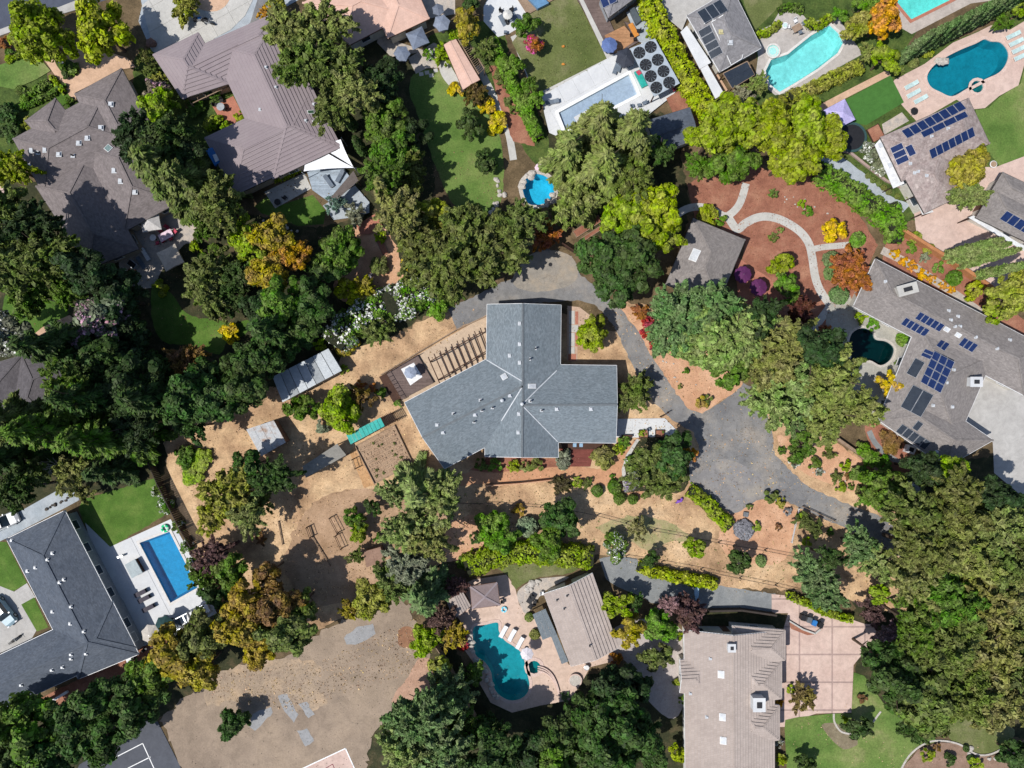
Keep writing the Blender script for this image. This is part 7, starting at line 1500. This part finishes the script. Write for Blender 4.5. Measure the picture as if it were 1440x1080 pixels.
# top deck and cabana parts
def slab_prism(name, pts, z0, z1, mat, label, cat, kind=None): b = MB(); b.prism(px(pts, z1), z0, z1, mat); return solo(b, name, label, cat, kind=kind)
slab_prism('deck', [(812, 0), (838, -15), (872, 62), (893, 55), (878, 30), (905, 40), (910, 52), (862, 80)], 0, .25, M_deckb, None, None, 'structure'); slab_prism('deck', [(850, 50), (878, 36), (895, 56), (866, 76)], .25, .29, M_deckt, None, None, 'structure')
slab_prism('storage_box', [(885, 12), (892, 10), (902, 28), (895, 34)], 0, 1.0, M_std, 'dark covered box on the blue-grey yard by the cedar deck', 'box')
table(891, 42, 2.0, .7, -62, M_orc, 'orange-brown timber table with clutter at the cedar deck')
for x, y, a, l in ((888, 50, 0, 'left'), (897, 46, 180, 'right'), (893, 56, 90, 'lower')): put(CB, x, y, a, 'black chair on the %s side of the orange-brown table' % l, 'chairs at the cedar deck')
slab_prism('hot_tub', [(742, -3), (756, -12), (772, 4), (756, 12)], .2, .75, flat('blue_hot_tub', (.12, .24, .38), .3), 'blue hot tub sunk in the brown deck at the top edge', 'hot tub')
# trampoline and grill
def disc_thing(name, x, y, r, z, label, cat, mtop, mring, legs=6):
    q = P(x, y, z); g0 = ground_z(q.x, q.y); t = thing(name, label, cat, (q.x, q.y, g0)); b = MB(); b.tube((q.x, q.y, g0+z-.03), (q.x, q.y, g0+z), r*.86, r*.86, mtop, 24); b.build('mat', t); b = MB(); n = 24
    for i in range(n):
        a0, a1 = 6.2832*i/n, 6.2832*(i+1)/n; f = lambda rr, a, zz: (q.x+rr*math.cos(a), q.y+rr*math.sin(a), g0+zz); b.face([f(r, a0, z+.02), f(r, a1, z+.02), f(r*.84, a1, z+.04), f(r*.84, a0, z+.04)], mring); b.face([f(r, a0, z-.05), f(r, a1, z-.05), f(r, a1, z+.02), f(r, a0, z+.02)], mring)
    b.build('rim', t)
    for i in range(legs): a = 6.2832*i/legs; b = MB(); b.tube((q.x+r*.95*math.cos(a), q.y+r*.95*math.sin(a), g0), (q.x+r*.95*math.cos(a), q.y+r*.95*math.sin(a), g0+z*1.0), .03, .03, M_metal, 6); b.build('leg', t)
disc_thing('trampoline', 1198, 193, 2.1, .85, 'big round black trampoline right of the bright green trees', 'trampoline', M_black, flat('trampoline_pad', (.03, .07, .07)))
disc_thing('kettle_grill', 1286, 156, .5, .8, 'round black kettle grill beside the solar pool house', 'grill', M_black, M_black, 3)
disc_thing('fire_pit', 809, 957, .95, .4, 'round stone fire pit at the lower right of the peach patio', 'fire pit', M_stone, M_copingb, 3)
disc_thing('side_table', 825, 939, .38, .6, 'small round glass table below the pool house', 'table', M_lw, M_metal, 3)
disc_thing('side_table', 390, 284, .45, .6, 'dark round fire bowl on the pale patio by the small lawn', 'fire bowl', M_black, M_black, 3)
disc_thing('plant_pot', 1397, 231, .5, .5, 'round white planter beside the lawn at the right edge', 'planter', M_soil, M_lw, 3)
put(CB, 401, 278, 40, 'black chair on the pale patio by the small lawn')
# float rings
def torus(name, x, y, R, r_, z, m, label, cat='pool float', m2=None):
    q = P(x, y, z); b = MB(); n, k = 18, 8
    f = lambda i, j: (q.x+(R+r_*math.cos(6.2832*j/k))*math.cos(6.2832*i/n), q.y+(R+r_*math.cos(6.2832*j/k))*math.sin(6.2832*i/n), z+r_*math.sin(6.2832*j/k))
    for i in range(n):
        for j in range(k): b.face([f(i, j), f(i+1, j), f(i+1, j+1), f(i, j+1)], m2 if m2 and i % 4 == 0 else m)
    solo(b, name, label, cat)
torus('pool_float', 232, 743, .42, .17, gz(232, 743)+.17, flat('bright_green_vinyl', (.02, .55, .22), .3), 'bright green inflatable ring at the top corner of the blue pool', m2=M_lw); torus('pool_float', 709, 857, .32, .13, gz(709, 857)+.13, flat('aqua_vinyl', (.12, .55, .70), .3), 'aqua inflatable ring beside the square gazebo', m2=M_lw)
b = MB(); q = P(763, 236); z = .05; b.ball((q.x, q.y, z+.25), 1.1, .7, .3, M_pinkc, 12, 6, .2); b.ball((q.x+.5, q.y+.5, z+.3), .5, .4, .3, M_redc, 9, 5, .2); solo(b, 'pool_float', 'large pink and white inflatable float at the top of the small rock pool', 'pool float')
# hot tub cover, daybeds on the white deck
t = thing('spa', 'rectangular spa with pale grey folded cover on the white deck', 'spa', P(188, 800)); b = MB(); q = px([(176, 794), (190, 786), (201, 805), (186, 813)], .8); z = gz(188, 800); b.prism(offset(q, -.05), z, z+.7, M_dwood); b.build('cabinet', t); b = MB(); b.prism(q, z+.7, z+.86, smat('grey_vinyl_cover', (.36, .41, .42), 1.5, 5, .06)); b.build('cover', t)
def daybed(x0, y0, label, cush):
    u = P(x0+13, y0-6.6)-P(x0, y0); v = P(x0+6.6, y0+13)-P(x0, y0); z = gz(x0+9, y0+3); o = P(x0, y0); t = thing('daybed', label, 'daybed', (o.x, o.y, z)); o.z = z
    for a, c in ((0, 0), (1, 0), (1, 1), (0, 1)): p = o+u*a+v*c; b = MB(); b.box(p+Vector((0, 0, .9)), (.05, 0, 0), (0, .05, 0), (0, 0, .9), M_metal); b.build('post', t)
    for (a, c), (e, f) in (((0, 0), (1, 0)), ((1, 0), (1, 1)), ((1, 1), (0, 1)), ((0, 1), (0, 0))): b = MB(); b.beam(o+u*a+v*c+Vector((0, 0, 1.85)), o+u*e+v*f+Vector((0, 0, 1.85)), .09, .09, M_metal); b.build('rail', t)
    b = MB(); m = o+u*.5+v*.5; b.box(m+Vector((0, 0, .3)), u*.42, v*.42, (0, 0, .14), cush); b.build('cushion', t)
daybed(239, 873, 'framed daybed with dark cushions next to the dark green parasol', M_lg); daybed(252, 866, 'framed white daybed, second from the dark green parasol', M_lw); daybed(266, 859, 'framed white daybed, third from the dark green parasol', M_lw); daybed(280, 852, 'framed white daybed at the right end of the deck', M_lw)
b = MB(); q = P(275, 885, .3); z = gz(272, 884); b.box((q.x, q.y, z+.3), (1.5, .68, 0), (-.2, .42, 0), (0, 0, .22), M_lw); b.box((q.x+.05, q.y-.35, z+.6), (1.5, .68, 0), (-.05, .1, 0), (0, 0, .22), M_lw); solo(b, 'outdoor_sofa', 'long white outdoor sofa at the lower edge of the white deck', 'sofa')
for x, y, a, l in ((205, 912, 45, 'below the beige parasol'), (217, 905, 100, 'between beige and green parasols'), (288, 842, 200, 'at the top right corner of the daybeds')): put(CB, x, y, a, 'black chair %s' % l)
b = MB(); q = P(172, 781); z = gz(172, 781)
for k in range(3): b.box((q.x-.25+k*.28, q.y-.12+k*.1, z+.3), (.1, .05, 0), (-.06, .12, 0), (0, 0, .3), M_metal)
b.tube((q.x, q.y, z), (q.x, q.y, z+1.3), .05, .04, M_black, 8); solo(b, 'pool_equipment', 'small dark pool accessory stand casting a shadow on the white deck', 'stand')
# spa arcs, steps
for k, rr in enumerate((8.6, 10.4, 12.2)):
    c0 = P(786, 950); b = MB(); pts = [P(756+30*f+4*math.sin(f*3.1), 938-2+k*3.2+32*f*f+4*f-k*0) for f in [i/10 for i in range(11)]]
    for p, q in zip(pts, pts[1:]): z = .24-.05*k; b.beam((p.x, p.y, z), (q.x, q.y, z), .16, .12, M_copingb)
    solo(b, 'patio_step', 'curved patio step edge beside the round spa, %s' % ('upper', 'middle', 'lower')[k], 'step', group='curved steps')
def rocks(pts, n, r0, r1, label, spread=.6, name='boulder', m=None, group=None, unique=None):
    """a run of separate stones; each is told apart by its place along the run, counted from where the run begins"""
    w = px(pts); way = 'top' if abs(w[-1].y-w[0].y) > abs(w[-1].x-w[0].x) and w[-1].y < w[0].y else 'bottom' if abs(w[-1].y-w[0].y) > abs(w[-1].x-w[0].x) else 'left' if w[-1].x > w[0].x else 'right'
    for i in range(n):
        f = (i+.5)/n*(len(w)-1); k = int(f); p = w[k].lerp(w[min(k+1, len(w)-1)], f-k)+Vector((random.gauss(0, spread*.4), random.gauss(0, spread*.4))); r_ = random.uniform(r0, r1); b = MB(); z = ground_z(p.x, p.y)
        b.ball((p.x, p.y, z+r_*.3), r_*random.uniform(.8, 1.3), r_*random.uniform(.7, 1.1), r_*.6, m or M_stone, 8, 5, .18); solo(b, name, label if n == 1 else '%s, %s from %s' % (label, ORD[i], way), 'boulder', group=group or label)
rocks([(664, 890), (662, 910), (672, 930), (684, 945), (690, 968), (700, 985)], 24, .25, .5, 'rounded stone edging the left rim of the teal pool')
rocks([(733, 262), (742, 248), (752, 242)], 6, .3, .55, 'rock on the upper left rim of the small rock pool'); rocks([(782, 262), (780, 280), (768, 290)], 7, .3, .6, 'rock on the right rim of the small rock pool')
rocks([(738, 832), (748, 822), (760, 818)], 10, .25, .5, 'rock in the rockery above the black furniture'); rocks([(700, 250), (705, 275), (690, 300)], 12, .2, .45, 'pale stone at the long lawn edge'); rocks([(1190, 470), (1184, 490), (1195, 512)], 7, .25, .4, 'rock on the west rim of the shaded pond')
rocks([(214, 62)], 1, .8, .9, 'single big reddish boulder at the mauve roof corner', .1, m=smat('red_boulder', (.22, .13, .10))); rocks([(1328, 89), (1320, 86)], 2, .6, .8, 'pale boulder on the left rim of the scalloped pool', .2)
rocks([(372, 308), (395, 318), (420, 325)], 8, .2, .4, 'pale stone below the small bright lawn'); rocks([(300, 66), (312, 58), (345, 40), (352, 36)], 9, .12, .22, 'white stone along the dark strip behind the mauve roof', .2, m=M_white)
rocks([(64, 716), (100, 700)], 8, .15, .3, 'dark stone on the verge of the pale driveway', .2, m=smat('dark_rock', (.08, .07, .06))); rocks([(1360, 1050), (1372, 1066), (1408, 1066)], 5, .25, .4, 'boulder in the lower right bark bed')
rocks([(1165, 300), (1100, 275), (1130, 290)], 10, .1, .2, 'small pale stone in the mulch garden', 1.2); rocks([(990, 548), (930, 500), (960, 540)], 8, .1, .2, 'small pale stone on the orange soil island', 1.5); rocks([(1110, 640), (1160, 668), (1200, 685)], 10, .1, .2, 'small stone in the orange soil plot', 1.0)
# black furniture in rockery
put(CB, 748, 838, 20, 'black chair in the rockery beside the pool house, upper'); put(CB, 752, 847, 80, 'black chair in the rockery beside the pool house, middle'); table(746, 843, 1.2, .8, 60, M_black, 'black table in the rockery beside the pool house'); put(CB, 745, 853, 150, 'black chair in the rockery beside the pool house, lower'); put(CW, 762, 834, 0, 'white chair at the upper corner of the pool house')
put(CW, 657, 904, -20, 'white chair on the rocks at the left rim of the teal pool'); put(CB, 707, 846, 0, 'black chair beside the right post of the gazebo')
# bins, cars
def mk_bin(m):
    t = proto('wheeled_bin', 'bin'); b = MB(); q = [(-.27, -.3), (.27, -.3), (.27, .3), (-.27, .3)]; q2 = [(x*1.12, y*1.12) for x, y in q]
    for i in range(4): j = (i+1) % 4; b.face([(*q[i], .08), (*q[j], .08), (*q2[j], .98), (*q2[i], .98)], m)
    b.face([(*p, .08) for p in q][::-1], m); b.build('body', t); b = MB(); b.box((0, .02, 1.02), (.33, 0, 0), (0, .37, 0), (0, 0, .035), m); b.box((0, .42, .98), (.22, 0, 0), (0, .03, 0), (0, 0, .03), m); b.build('lid', t)
    for s in (-.25, .25): b = MB(); b.tube((s-.03, .3, .1), (s+.03, .3, .1), .1, .1, M_black, 10); b.build('wheel', t)
    return t
BK, BG, BB, BR = mk_bin(M_black), mk_bin(flat('grey_bin', (.12, .13, .14), .5)), mk_bin(M_blue), mk_bin(M_green)
for p_, x, y, a, l in ((BK, 1127, 867, -15, 'black bin at the left of the row on the pink driveway'), (BG, 1135, 870, -18, 'dark grey bin second in the row on the pink driveway'), (BB, 1142, 874, -20, 'blue bin third in the row on the pink driveway'), (BK, 1151, 877, -22, 'black bin at the right end of the row on the pink driveway'), (BR, 1286, 667, 30, 'green bin nearest the grey house wall'), (BR, 1282, 676, 30, 'middle green bin beside the pale gate wall'), (BR, 1278, 684, 30, 'lowest green bin beside the pale gate wall')): put(p_, x, y, a, l, 'wheeled bins')
def car(x, y, ang, paint, label, L=4.6, W_=1.85, suv=False):
    q = P(x, y, .7); a = math.radians(ang); z = ground_z(q.x, q.y); t = thing('parked_car', label, 'car', (q.x, q.y, z)); t['_local'] = 1; t.rotation_euler = (0, 0, a); pm = smat('paint_'+label[:9], paint, 1, 2, .03, rough=.2, bump=0, spec=.7)
    prof = [(-L/2, .45, .78), (-L/2+.08, .72, .86), (-L*.30, .92, .98), (L*.22, .92, 1.0), (L/2-.35, .82, .92), (L/2, .55, .72)]; b = MB(); R = []
    for X, Z, wf in prof: w = W_/2*wf; R.append([(X, -w, .28), (X, -w*1.0, Z*.75), (X, -w*.86, Z), (X, w*.86, Z), (X, w, Z*.75), (X, w, .28)])
    for A_, B_ in zip(R, R[1:]):
        for i in range(5): b.face([A_[i], B_[i], B_[i+1], A_[i+1]], pm)
    b.face(R[0], pm); b.face(R[-1][::-1], pm); b.build('body', t)
    h0, h1 = .90, 1.5 if not suv else 1.7; b = MB(); rb = [(-L*.42, L*.24), (-L*.30, L*.08)]; w0, w1 = W_*.43, W_*.36; lo = [(rb[0][0], -w0, h0), (rb[0][1], -w0, h0), (rb[0][1], w0, h0), (rb[0][0], w0, h0)]; hi = [(rb[1][0], -w1, h1), (rb[1][1], -w1, h1), (rb[1][1], w1, h1), (rb[1][0], w1, h1)]
    for i in range(4): j = (i+1) % 4; b.face([lo[i], lo[j], hi[j], hi[i]], M_glass)
    b.build('windows', t); b = MB(); b.box((sum(rb[1])/2, 0, h1), ((rb[1][1]-rb[1][0])/2+.03, 0, 0), (0, w1+.02, 0), (0, 0, .03), pm); b.build('car_roof', t)
    for sx in (-L*.32, L*.31):
        for sy in (-1, 1): b = MB(); b.tube((sx, sy*(W_/2-.2), .33), (sx, sy*W_/2, .33), .33, .33, M_black, 14); wl = b.build('wheel', t); wl['_local'] = 1; b = MB(); b.tube((sx, sy*(W_/2+.005), .33), (sx, sy*(W_/2+.02), .33), .19, .19, M_metal, 10); b.build('rim', wl)
    for sy in (-.65, .65): b = MB(); b.box((L/2-.05, sy, .62), (.08, 0, 0), (0, .16, 0), (0, 0, .07), M_lw); b.build('headlight', t)
    for sy in (-1.0, 1.0): b = MB(); b.box((L*.16, sy*W_/2, 1.0), (.07, 0, 0), (0, .1, 0), (0, 0, .07), pm); b.build('mirror', t)
car(3, 735, 24, (.72, .72, .72), 'white car on the pale driveway cut off by the left edge', suv=True); car(3, 860, -52, (.30, .42, .48), 'pale blue car parked in the forecourt at the lower left edge')
# motorcycles
def motorcycle(x, y, ang, label, m=None):
    q = P(x, y, .5); t = thing('motorcycle', label, 'motorcycle', (q.x, q.y, ground_z(q.x, q.y))); t['_local'] = 1; t.rotation_euler = (0, 0, math.radians(ang)); m = m or M_blue
    for X in (-.7, .72): b = MB(); b.tube((X, -.06, .3), (X, .06, .3), .3, .3, M_black, 14); b.build('wheel', t)
    b = MB(); b.ball((.1, 0, .75), .38, .17, .16, m, 10, 6); b.box((0, 0, .45), (.4, 0, 0), (0, .12, 0), (0, 0, .2), M_metal); b.build('body', t)
    b = MB(); b.box((-.4, 0, .78), (.32, 0, 0), (0, .13, 0), (0, 0, .05), M_black); b.build('saddle', t); b = MB(); b.tube((.45, -.38, 1.0), (.45, .38, 1.0), .025, .025, M_metal, 6); b.tube((.72, 0, .3), (.45, 0, 1.0), .04, .04, M_metal, 6); b.build('handlebar', t)
motorcycle(281, 27, 10, 'blue motorcycle parked on the pale driveway, left of two'); motorcycle(292, 31, -15, 'dark motorcycle parked on the pale driveway, right of two', M_black)
motorcycle(20, 900, 40, 'dark motorcycle in the forecourt beside the slate garage', M_black)
# blue spa by the mauve house
t = thing('spa', 'blue and white covered tub beside the lower wing of the mauve roof', 'spa', P(301, 222)); b = MB(); q = px([(290, 211), (300, 208), (311, 228), (303, 234)], 3.0); zz = 3.25; b.prism(q, zz-.45, zz, M_blue); b.build('tub', t); b = MB(); q = px([(299, 218), (304, 216), (308, 225), (303, 228)], 3.3); b.prism(q, zz, zz+.06, M_lw); b.build('cover', t)
# courtyard furniture, planters, bench, signs of use
table(310, 150, 1.1, 1.1, 0, M_metal, 'round metal table on the brick courtyard floor', round_=True)
for x, y, a, l in ((303, 148, 0, 'left'), (312, 142, -80, 'upper'), (316, 154, 170, 'right')): put(CB, x, y, a, 'black chair at the courtyard table, %s side' % l)
def planter(x, y, w, l, label, ang=0, m=None, plant='mid', h=.3):
    q = P(x, y, h); z = ground_z(q.x, q.y); a = math.radians(ang); u = Vector((math.cos(a), math.sin(a), 0)); v = Vector((-u.y, u.x, 0)); t = thing('planter', label, 'planter', (q.x, q.y, z)); b = MB()
    for s in (-1, 1): b.box((q.x+u.x*s*w/2, q.y+u.y*s*w/2, z+h/2), u*.04, v*(l/2+.04), (0, 0, h/2), m or M_redwood); b.box((q.x+v.x*s*l/2, q.y+v.y*s*l/2, z+h/2), u*(w/2-.045), v*.04, (0, 0, h/2), m or M_redwood)
    b.build('frame', t); b = MB(); b.box((q.x, q.y, z+h*.4), u*(w/2-.05), v*(l/2-.05), (0, 0, h*.38), M_bark); b.build('soil', t)
planter(905, 610, 1.2, 1.0, 'square planter with yellow-green plant on the white patio', m=M_dwood); planter(928, 610, 1.2, 1.0, 'square planter of bare mulch on the white patio', m=M_dwood); shrub(904, 609, 5, 'yg', 'yellow-green plant in the left white patio planter')
shrub(932, 607, 2.5, 'mid', 'tiny plant in the right white patio planter'); planter(826, 318, 4.2, 1.0, 'long raised bed with brown soil north of the asphalt', 33, M_wood); planter(833, 328, 4.0, .5, 'narrow raised bed below the long one north of the asphalt', 33, M_wood); planter(538, 348, .9, 2.2, 'narrow raised bed at the right of the orange yard', 25, M_wood); planter(1232, 187, 1.8, 2.0, 'square raised bed beside the artificial turf', 28, M_dwood)
b = MB(); q = P(882, 613, .4); z = gz(882, 613); b.box((q.x, q.y, z+.4), (.75, 0, 0), (0, .16, 0), (0, 0, .04), M_dwood)
for s in (-.65, .65): b.box((q.x+s, q.y, z+.18), (.04, 0, 0), (0, .14, 0), (0, 0, .18), M_dwood)
solo(b, 'bench', 'dark wooden bench at the left end of the white patio', 'bench')
put(CG, 912, 604, 20, 'small grey chair between the two planters'); 
# front step slabs of the long house
for i, (x0, y0, x1, y1) in enumerate(((800, 437, 808, 456), (800, 457, 813, 467), (800, 468, 808, 487), (800, 488, 808, 497))): slab_prism('paving_slab', [(x0, y0), (x1, y0), (x1, y1), (x0, y1)], 0, gz(803, 450)+.05, M_conc, 'pale paving slab along the east wall, %s from the top' % ('first', 'second', 'third', 'fourth')[i], 'paving slab')
for i, (x0, y0, x1, y1) in enumerate(((809, 438, 813, 456), (809, 468, 813, 487), (799, 498, 810, 507))): slab_prism('paving_slab', [(x0, y0), (x1, y0), (x1, y1), (x0, y1)], 0, gz(803, 450)+.04, M_brick, 'brick red paving strip along the east wall, %s' % ('upper', 'middle', 'lowest')[i], 'paving slab')
# deck by the pergola, rug, covered pit
slab_prism('deck', [(543, 525), (587, 499), (610, 538), (565, 562)], 0, .45, M_deckb, None, None, 'structure'); slab_prism('deck', [(533, 530), (543, 525), (565, 562), (553, 566)], 0, .12, M_dwood, None, None, 'structure')
b = MB(); b.prism(px([(564, 519), (582, 510), (594, 530), (577, 542)], .45), .452, .47, M_lw); solo(b, 'outdoor_rug', 'white square rug on the dark deck under the blue-grey parasol', 'rug')
for q in (((543, 525), (587, 499)), ((543, 525), (565, 562))):
    p, r_ = P(*q[0], 1.4), P(*q[1], 1.4); b = MB(); b.beam(p, r_, .06, .05, M_dwood)
    for k in range(8): m = p.lerp(r_, k/7); b.box((m.x, m.y, .9), (.03, 0, 0), (0, .03, 0), (0, 0, .5), M_dwood)
    solo(b, 'deck_railing', 'dark railing on the %s side of the dark deck' % ('long upper' if q[1][0] == 587 else 'left'), 'railing')
# veranda of the long house with blue chairs
slab_prism('veranda', [(789, 624), (854, 624), (853, 632), (792, 632)], 0, .4, M_dwood, None, None, 'structure'); M_bc = flat('light_blue_cushion', (.25, .38, .50)); CBL = mk_chair(M_bc, M_frame); put(CBL, 808, 626, -90, 'light blue chair on the shaded veranda, left'); put(CBL, 817, 626, -90, 'light blue chair on the shaded veranda, right')
# purple flower cart, kayak, white hose reel, manhole
b = MB(); q = P(955, 704); z = gz(955, 704); mp = flat('purple_plastic', (.20, .08, .42)); b.ball((q.x, q.y, z+.25), .45, .2, .2, mp, 8, 5, .1); b.ball((q.x+.3, q.y+.25, z+.3), .2, .25, .2, mp, 8, 5, .1); b.box((q.x-.2, q.y-.2, z+.12), (.3, .1, 0), (-.03, .08, 0), (0, 0, .1), mp); solo(b, 'ride_on_toy', 'purple toy vehicle at the end of the hedge on the dry slope', 'toy')
b = MB(); q = P(980, 832, 1.0); R = []
for k in range(9):
    f = k/8*2-1; w = .33*(1-abs(f)**2.2); R.append([(q.x-w, q.y+f*1.5, .9), (q.x-w*.6, q.y+f*1.5, .65), (q.x+w*.6, q.y+f*1.5, .65), (q.x+w, q.y+f*1.5, .9), (q.x, q.y+f*1.5, .95)])
for A_, B_ in zip(R, R[1:]):
    for i in range(5): b.face([A_[i], A_[(i+1) % 5], B_[(i+1) % 5], B_[i]], M_lw if i < 3 else flat('pale_blue_hull', (.35, .5, .62), .4))
for s in (-.9, .9): b.box((q.x, q.y+s, .33), (.3, 0, 0), (0, .04, 0), (0, 0, .33), M_wood)
solo(b, 'kayak', 'small white and blue kayak resting above the purple-leaved tree', 'kayak')
b = MB(); q = P(774, 372); z = gz(774, 372); b.tube((q.x, q.y, z), (q.x, q.y, z+.015), .28, .28, M_black, 14); solo(b, 'manhole_cover', 'dark round cover in the dusty asphalt turning area', 'manhole cover')
b = MB(); q = P(86, 978); z = gz(86, 978); b.beam((q.x-1.2, q.y-.7, z+.35), (q.x+1.2, q.y+.75, z+.35), .35, .3, M_lw); solo(b, 'rolled_tarp', 'long white rolled cover behind the slate roofed house', 'cover')
b = MB(); q = P(185, 925); z = gz(185, 925); b.box((q.x, q.y, z+.35), (.35, .1, 0), (-.08, .28, 0), (0, 0, .35), M_lw); b.box((q.x+.5, q.y+.1, z+.25), (.12, 0, 0), (0, .2, 0), (0, 0, .25), M_black); solo(b, 'air_conditioner', 'small white unit behind the slate house corner', 'air conditioner')
b = MB(); q = P(86, 86, .6); z = gz(86, 86); b.tube((q.x, q.y, z), (q.x, q.y, z+.5), .15, .12, M_conc, 10); b.tube((q.x, q.y, z+.5), (q.x, q.y, z+.6), .35, .5, M_white, 14); solo(b, 'bird_bath', 'white stone fountain bowl inside the horseshoe hedge', 'fountain')
b = MB(); q = P(1280, 632, .6); z = gz(1280, 632); b.box((q.x, q.y, z+.45), (.55, -.2, 0), (.2, .5, 0), (0, 0, .45), M_lw); b.box((q.x, q.y, z+.92), (.3, -.1, 0), (.1, .28, 0), (0, 0, .03), M_black); solo(b, 'heat_pump', 'white square unit with dark fan beside the south solar strip', 'heat pump')
b = MB(); q = P(1048, 723); z = gz(1048, 723); b.box((q.x, q.y, z+.18), (.32, -.05, 0), (.05, .32, 0), (0, 0, .18), smat('slate_block', (.16, .17, .18))); solo(b, 'utility_box', 'grey square utility lid on the orange soil below the parking area', 'utility box')
for x, y in ((792, 66), (792, 91)): b = MB(); q = P(x, y); b.ball((q.x, q.y, gz(x, y)+.12), .25, .18, .15, M_orc, 8, 5, .2); solo(b, 'garden_toy', 'small orange toy on the worn lawn, %s' % ('upper' if y < 80 else 'lower'), 'toy')
for i, (x, y) in enumerate(((1256, 218), (1241, 251))): pass
# white patio furniture: rail along the white drive at the lower right, bare tree
b = MB(); q = P(1140, 886); pts = [P(1108, 872), P(1128, 884), P(1145, 890), P(1152, 884)]
z = gz(1140, 886)
for p, r_ in zip(pts, pts[1:]): b.beam((p.x, p.y, z+.15), (r_.x, r_.y, z+.15), .2, .3, M_conc)
solo(b, 'low_wall', 'low curved kerb wall behind the row of bins', 'wall')
R_('planting_bed', [(1109, 874), (1128, 886), (1145, 892), (1135, 893), (1112, 884)], M_bark)
random.seed(12); t = thing('bare_tree', 'leafless tree with bleached branches above the pale driveway', 'tree', P(78, 655, 5).to_2d().to_3d()); b = MB(); q = P(78, 655, 5)
b.tube((q.x, q.y, 0), (q.x, q.y, 5), .22, .1, M_bare, 8); b.build('trunk', t); b = MB()
for k in range(22):
    a = random.uniform(2.2, 6.0); p = Vector((q.x, q.y, random.uniform(4, 5.5)))
    d0 = Vector((math.cos(a), math.sin(a), random.uniform(.1, .5))); r_ = .07
    for s in range(4): n_ = p+d0*random.uniform(.6, .95); b.tube(p, n_, r_, r_*.7, M_bare, 5, False); p = n_; r_ *= .7; d0 = (d0+Vector((random.gauss(0, .25), random.gauss(0, .25), random.gauss(0, .12)))).normalized()
b.build('branches', t)
for x, y in ((1262, 395), ): pass
for k, (x, y) in enumerate(((600, 102), (606, 106), (592, 104), (612, 99))): slab_prism('stepping_stone', [(x-3, y-2), (x+3, y-3), (x+4, y+2), (x-2, y+3)], 0, gz(x, y)+.04, M_conc, 'pale stepping stone at the top of the long lawn, %s' % ('left middle', 'lowest', 'leftmost', 'rightmost')[k], 'stepping stone')

# ================================================================ LITTER AND TUFTS (beyond counting)
def scatter(name, poly, n, size, mat, seed, z=.02, flat_=.25, avoid=(), col=None):
    """loose bits lying on a stretch of ground, one joined piece"""
    global rng; rng = np.random.default_rng(seed); w = px(poly); xs = [p.x for p in w]; ys = [p.y for p in w]; P_ = []
    cx = rng.uniform(min(xs), max(xs), (n//14+1)); cy = rng.uniform(min(ys), max(ys), (n//14+1))
    for i in range(n):
        if i % 3: k = rng.integers(len(cx)); x, y = cx[k]+rng.normal()*.9, cy[k]+rng.normal()*.9
        else: x, y = rng.uniform(min(xs), max(xs)), rng.uniform(min(ys), max(ys))
        if not inside(x, y, w): continue
        q = (x/S+720, 540-y/S)
        if any(inside(q[0], q[1], a) for a in avoid): continue
        P_.append((x, y, ground_z(x, y)+z))
    pos = np.array(P_); nrm = rng.normal(size=pos.shape)*flat_+np.array([0, 0, 1]); pos[:, 2] += rng.random(len(pos))*size*.5
    V = leaf_quads(pos, nrm, size, 1.5); o = bpy.data.objects.new(name, quads_mesh(name, V, [mat])); COL.objects.link(o); tag(o, kind='stuff'); return o
hA_poly = [(560, 560), (684, 425), (792, 425), (792, 510), (870, 510), (870, 645), (680, 645), (625, 662)]
ML1 = leaf_mat('dry_leaf', (.22, .15, .085)); ML2 = leaf_mat('straw_bits', (.46, .33, .20)); ML3 = leaf_mat('weed_tufts', (.16, .17, .06)); ML4 = leaf_mat('mulch_bits', (.24, .11, .07)); ML5 = leaf_mat('gravel_bits', (.25, .21, .17))
slope = [(232, 618), (380, 545), (560, 470), (640, 432), (760, 430), (880, 425), (1050, 545), (1240, 660), (1290, 860), (1000, 830), (840, 780), (600, 800), (480, 870), (340, 850)]
scatter('dry_leaves', slope, 5500, .075, ML1, 1, avoid=(hA_poly,)); scatter('straw_tufts', slope, 12000, .12, ML2, 2, flat_=.8, avoid=(hA_poly,)); scatter('weed_tufts', [(480, 700), (700, 690), (1100, 780), (1290, 860), (900, 800), (600, 800)], 2200, .13, ML3, 3, flat_=.8)
scatter('mulch_pieces', [(966, 258), (1050, 228), (1135, 232), (1200, 290), (1235, 345), (1200, 430), (1170, 500), (1060, 440), (1048, 337), (976, 306)], 4500, .08, ML4, 4)
scatter('gravel_pieces', [(225, 1007), (330, 945), (440, 895), (560, 842), (612, 935), (560, 990), (512, 1100), (275, 1100)], 2500, .06, ML5, 6); scatter('dry_weeds_bits', [(290, 950), (450, 930), (600, 860), (612, 935), (420, 1000), (300, 985)], 4000, .11, ML2, 7, flat_=.8)
scatter('fallen_leaves', [(630, 434), (745, 362), (805, 360), (868, 428), (968, 574), (1062, 545), (1110, 660), (1285, 745), (1262, 783), (1075, 702), (965, 655), (893, 505), (838, 434), (740, 427)], 350, .06, ML1, 9)
scatter('fallen_leaves', [(430, 250), (720, 200), (720, 400), (400, 520), (0, 700), (0, 400)], 5000, .10, ML1, 10); scatter('fallen_leaves', [(1096, 1010), (1250, 950), (1440, 1040), (1300, 1080), (1100, 1080)], 500, .08, ML2, 11); scatter('clover_tufts', [(738, 22), (812, 0), (855, 86), (768, 132)], 900, .10, ML3, 12, flat_=.6); scatter('fallen_leaves', [(640, 1002), (735, 800), (1000, 820), (960, 1010)], 500, .07, ML1, 13)
